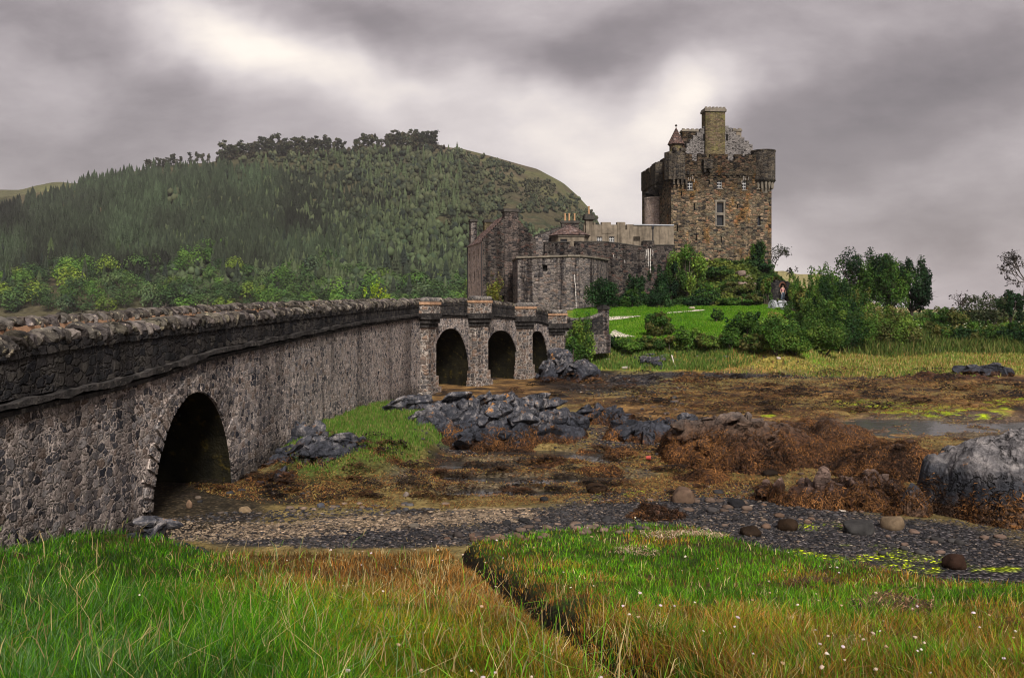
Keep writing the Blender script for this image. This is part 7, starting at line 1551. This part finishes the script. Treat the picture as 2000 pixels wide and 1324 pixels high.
def person(label, x, y, z, face, top, legs, hair, skin=(0.45, 0.28, 0.2), hgt=1.7, arm=0.25, stance=0.13):
    """one continuous skinned body; clothing and hair are its children"""
    t = thing('person', label, 'person'); t.location = (x, y, z); t.rotation_euler = (0, 0, face); t.scale = (hgt / 1.72,) * 3
    def skin_mesh(name, J, E, Rr, mat, root=0, sub=2):
        me = bpy.data.meshes.new(name); me.from_pydata(J, E, []); o = bpy.data.objects.new(name, me); link(o); md = o.modifiers.new('skin', 'SKIN'); md.use_smooth_shade = True
        for i, r in enumerate(Rr): me.skin_vertices[0].data[i].radius = (r, r * 0.8) if not isinstance(r, tuple) else r
        me.skin_vertices[0].data[root].use_root = True; s_ = o.modifiers.new('sub', 'SUBSURF'); s_.levels = s_.render_levels = sub
        bpy.context.view_layer.update(); m2 = bpy.data.meshes.new_from_object(o.evaluated_get(bpy.context.evaluated_depsgraph_get())); bpy.data.objects.remove(o)
        b_ = bpy.data.objects.new(name, m2); link(b_); b_.parent = t; m2.materials.clear(); m2.materials.append(mat); return b_
    s = stance; sk = flat_mat('skin', skin, 0.6)
    J = [(0, 0, 0.95), (0, 0, 1.15), (0, 0, 1.38), (0, 0, 1.48), (0, -0.02, 1.56), (0, -0.01, 1.66), (s, 0, 0.88), (s + 0.02, -0.02, 0.48), (s + 0.03, 0.02, 0.08), (s + 0.04, -0.13, 0.035), (-s, 0, 0.88), (-s - 0.02, -0.02, 0.48), (-s - 0.03, 0.02, 0.08), (-s - 0.04, -0.13, 0.035),
         (0.19, 0, 1.40), (0.19 + arm * 0.5, 0.03, 1.13), (0.16 + arm * 0.5, -0.10, 0.90), (0.15 + arm * 0.5, -0.13, 0.82), (-0.19, 0, 1.40), (-0.19 - arm * 0.5, 0.03, 1.13), (-0.16 - arm * 0.5, -0.10, 0.90), (-0.15 - arm * 0.5, -0.13, 0.82)]
    E = [(0, 1), (1, 2), (2, 3), (3, 4), (4, 5), (0, 6), (6, 7), (7, 8), (8, 9), (0, 10), (10, 11), (11, 12), (12, 13), (2, 14), (14, 15), (15, 16), (16, 17), (2, 18), (18, 19), (19, 20), (20, 21)]
    Rr = [(0.15, 0.10), (0.13, 0.09), (0.15, 0.10), 0.055, (0.085, 0.10), (0.075, 0.09), 0.085, 0.058, 0.04, 0.035, 0.085, 0.058, 0.04, 0.035, 0.06, 0.042, 0.032, 0.03, 0.06, 0.042, 0.032, 0.03]
    E += []; F_ = []
    for sx, w_ in ((1, 17), (-1, 21)):      # five fingers on each hand
        bx, by, bz = J[w_]
        for k in range(4): J.append((bx + sx * 0.005, by - 0.03 + 0.018 * k, bz - 0.085 - (0.012 if k in (1, 2) else 0))); Rr.append(0.009); E.append((w_, len(J) - 1))
        J.append((bx - sx * 0.02, by - 0.05, bz - 0.04)); Rr.append(0.010); E.append((w_, len(J) - 1))
    skin_mesh('body', J, E, Rr, sk)
    mt = flat_mat('cloth_top', top, 0.85); ml = flat_mat('cloth_legs', legs, 0.85)
    skin_mesh('shirt', [J[0], J[1], J[2], J[14], J[15], J[18], J[19]], [(0, 1), (1, 2), (2, 3), (3, 4), (2, 5), (5, 6)], [(0.175, 0.125), (0.155, 0.115), (0.17, 0.12), 0.078, 0.06, 0.078, 0.06], mt)
    skin_mesh('trousers', [J[0], J[6], J[7], J[8], J[10], J[11], J[12]], [(0, 1), (1, 2), (2, 3), (0, 4), (4, 5), (5, 6)], [(0.165, 0.12), 0.105, 0.08, 0.065, 0.105, 0.08, 0.065], ml)
    V0, F0 = ico(3); v = V0 * np.array([0.098, 0.115, 0.125]); up = v[(F0)].mean(1); kf = F0[(up[:, 2] > 0.0) | ((up[:, 1] > 0.03) & (up[:, 2] > -0.1))]; use, inv = np.unique(kf, return_inverse=True)
    mesh('hair', (v + np.array([0, -0.005, 1.625]))[use], inv.reshape(kf.shape), flat_mat('hair', hair, 0.7), t, smooth=True)
    mb = MB()
    for sx in (-0.033, 0.033): v2 = V0 * 0.013 + np.array([sx, -0.098, 1.62]); mb.add(v2, F0)
    mb.build('eye', flat_mat('eye_dark', (0.02, 0.015, 0.012), 0.3), t); mesh('nose', V0 * np.array([0.014, 0.022, 0.026]) + np.array([0, -0.108, 1.595]), F0, sk, t, smooth=True); mesh('mouth', V0 * np.array([0.026, 0.01, 0.007]) + np.array([0, -0.093, 1.553]), F0, flat_mat('lips', (0.32, 0.12, 0.1), 0.5), t, smooth=True)
    return t


px_, py_ = RF.pt((uo[1] + uo[2]) / 2 - 0.1, 0.35, 0)[:2]; zst = zat(587.5, py_); mb = MB(); RF.box(mb, uo[1] - 0.3, uo[2] + 0.3, 0.003, 0.9, zb, zst); mb.build('doorstep', M['castle'], ru)
person('person in a pink top and blue-grey trousers on the doorstep behind the field gun', px_, py_, zst, 0.3, (0.42, 0.20, 0.20), (0.12, 0.15, 0.20), (0.10, 0.05, 0.03))
px_, py_ = at(933.6, 95.5), 95.5
person('person in dark clothes whose head shows over the bridge parapet', px_, py_, zat(576.5, 95.5) - 1.75, -0.4, (0.03, 0.03, 0.035), (0.03, 0.03, 0.04), (0.015, 0.012, 0.01))

# ---------------------------------------------------------------- damp air
HAZE = 0.00007
if HAZE:
    m = bpy.data.materials.new('haze'); m.use_nodes = True; t = NT(m.node_tree); t.n.clear()
    pv_ = t.node('ShaderNodeVolumePrincipled', {'Color': (0.97, 0.94, 0.97), 'Density': HAZE, 'Anisotropy': 0.0}); t.l.new(pv_.outputs[0], t.node('ShaderNodeOutputMaterial').inputs['Volume'])
    mb = MB(); x0, x1, y0, y1, z0, z1 = -2050, 2050, -70, 1700, -12, 250; mb.hexa([(x0, y0, z0), (x1, y0, z0), (x1, y1, z0), (x0, y1, z0)], [(x0, y0, z1), (x1, y0, z1), (x1, y1, z1), (x0, y1, z1)])
    tag(mb.build('haze', m), 'thin damp haze over the loch and hills', 'haze', kind='stuff')
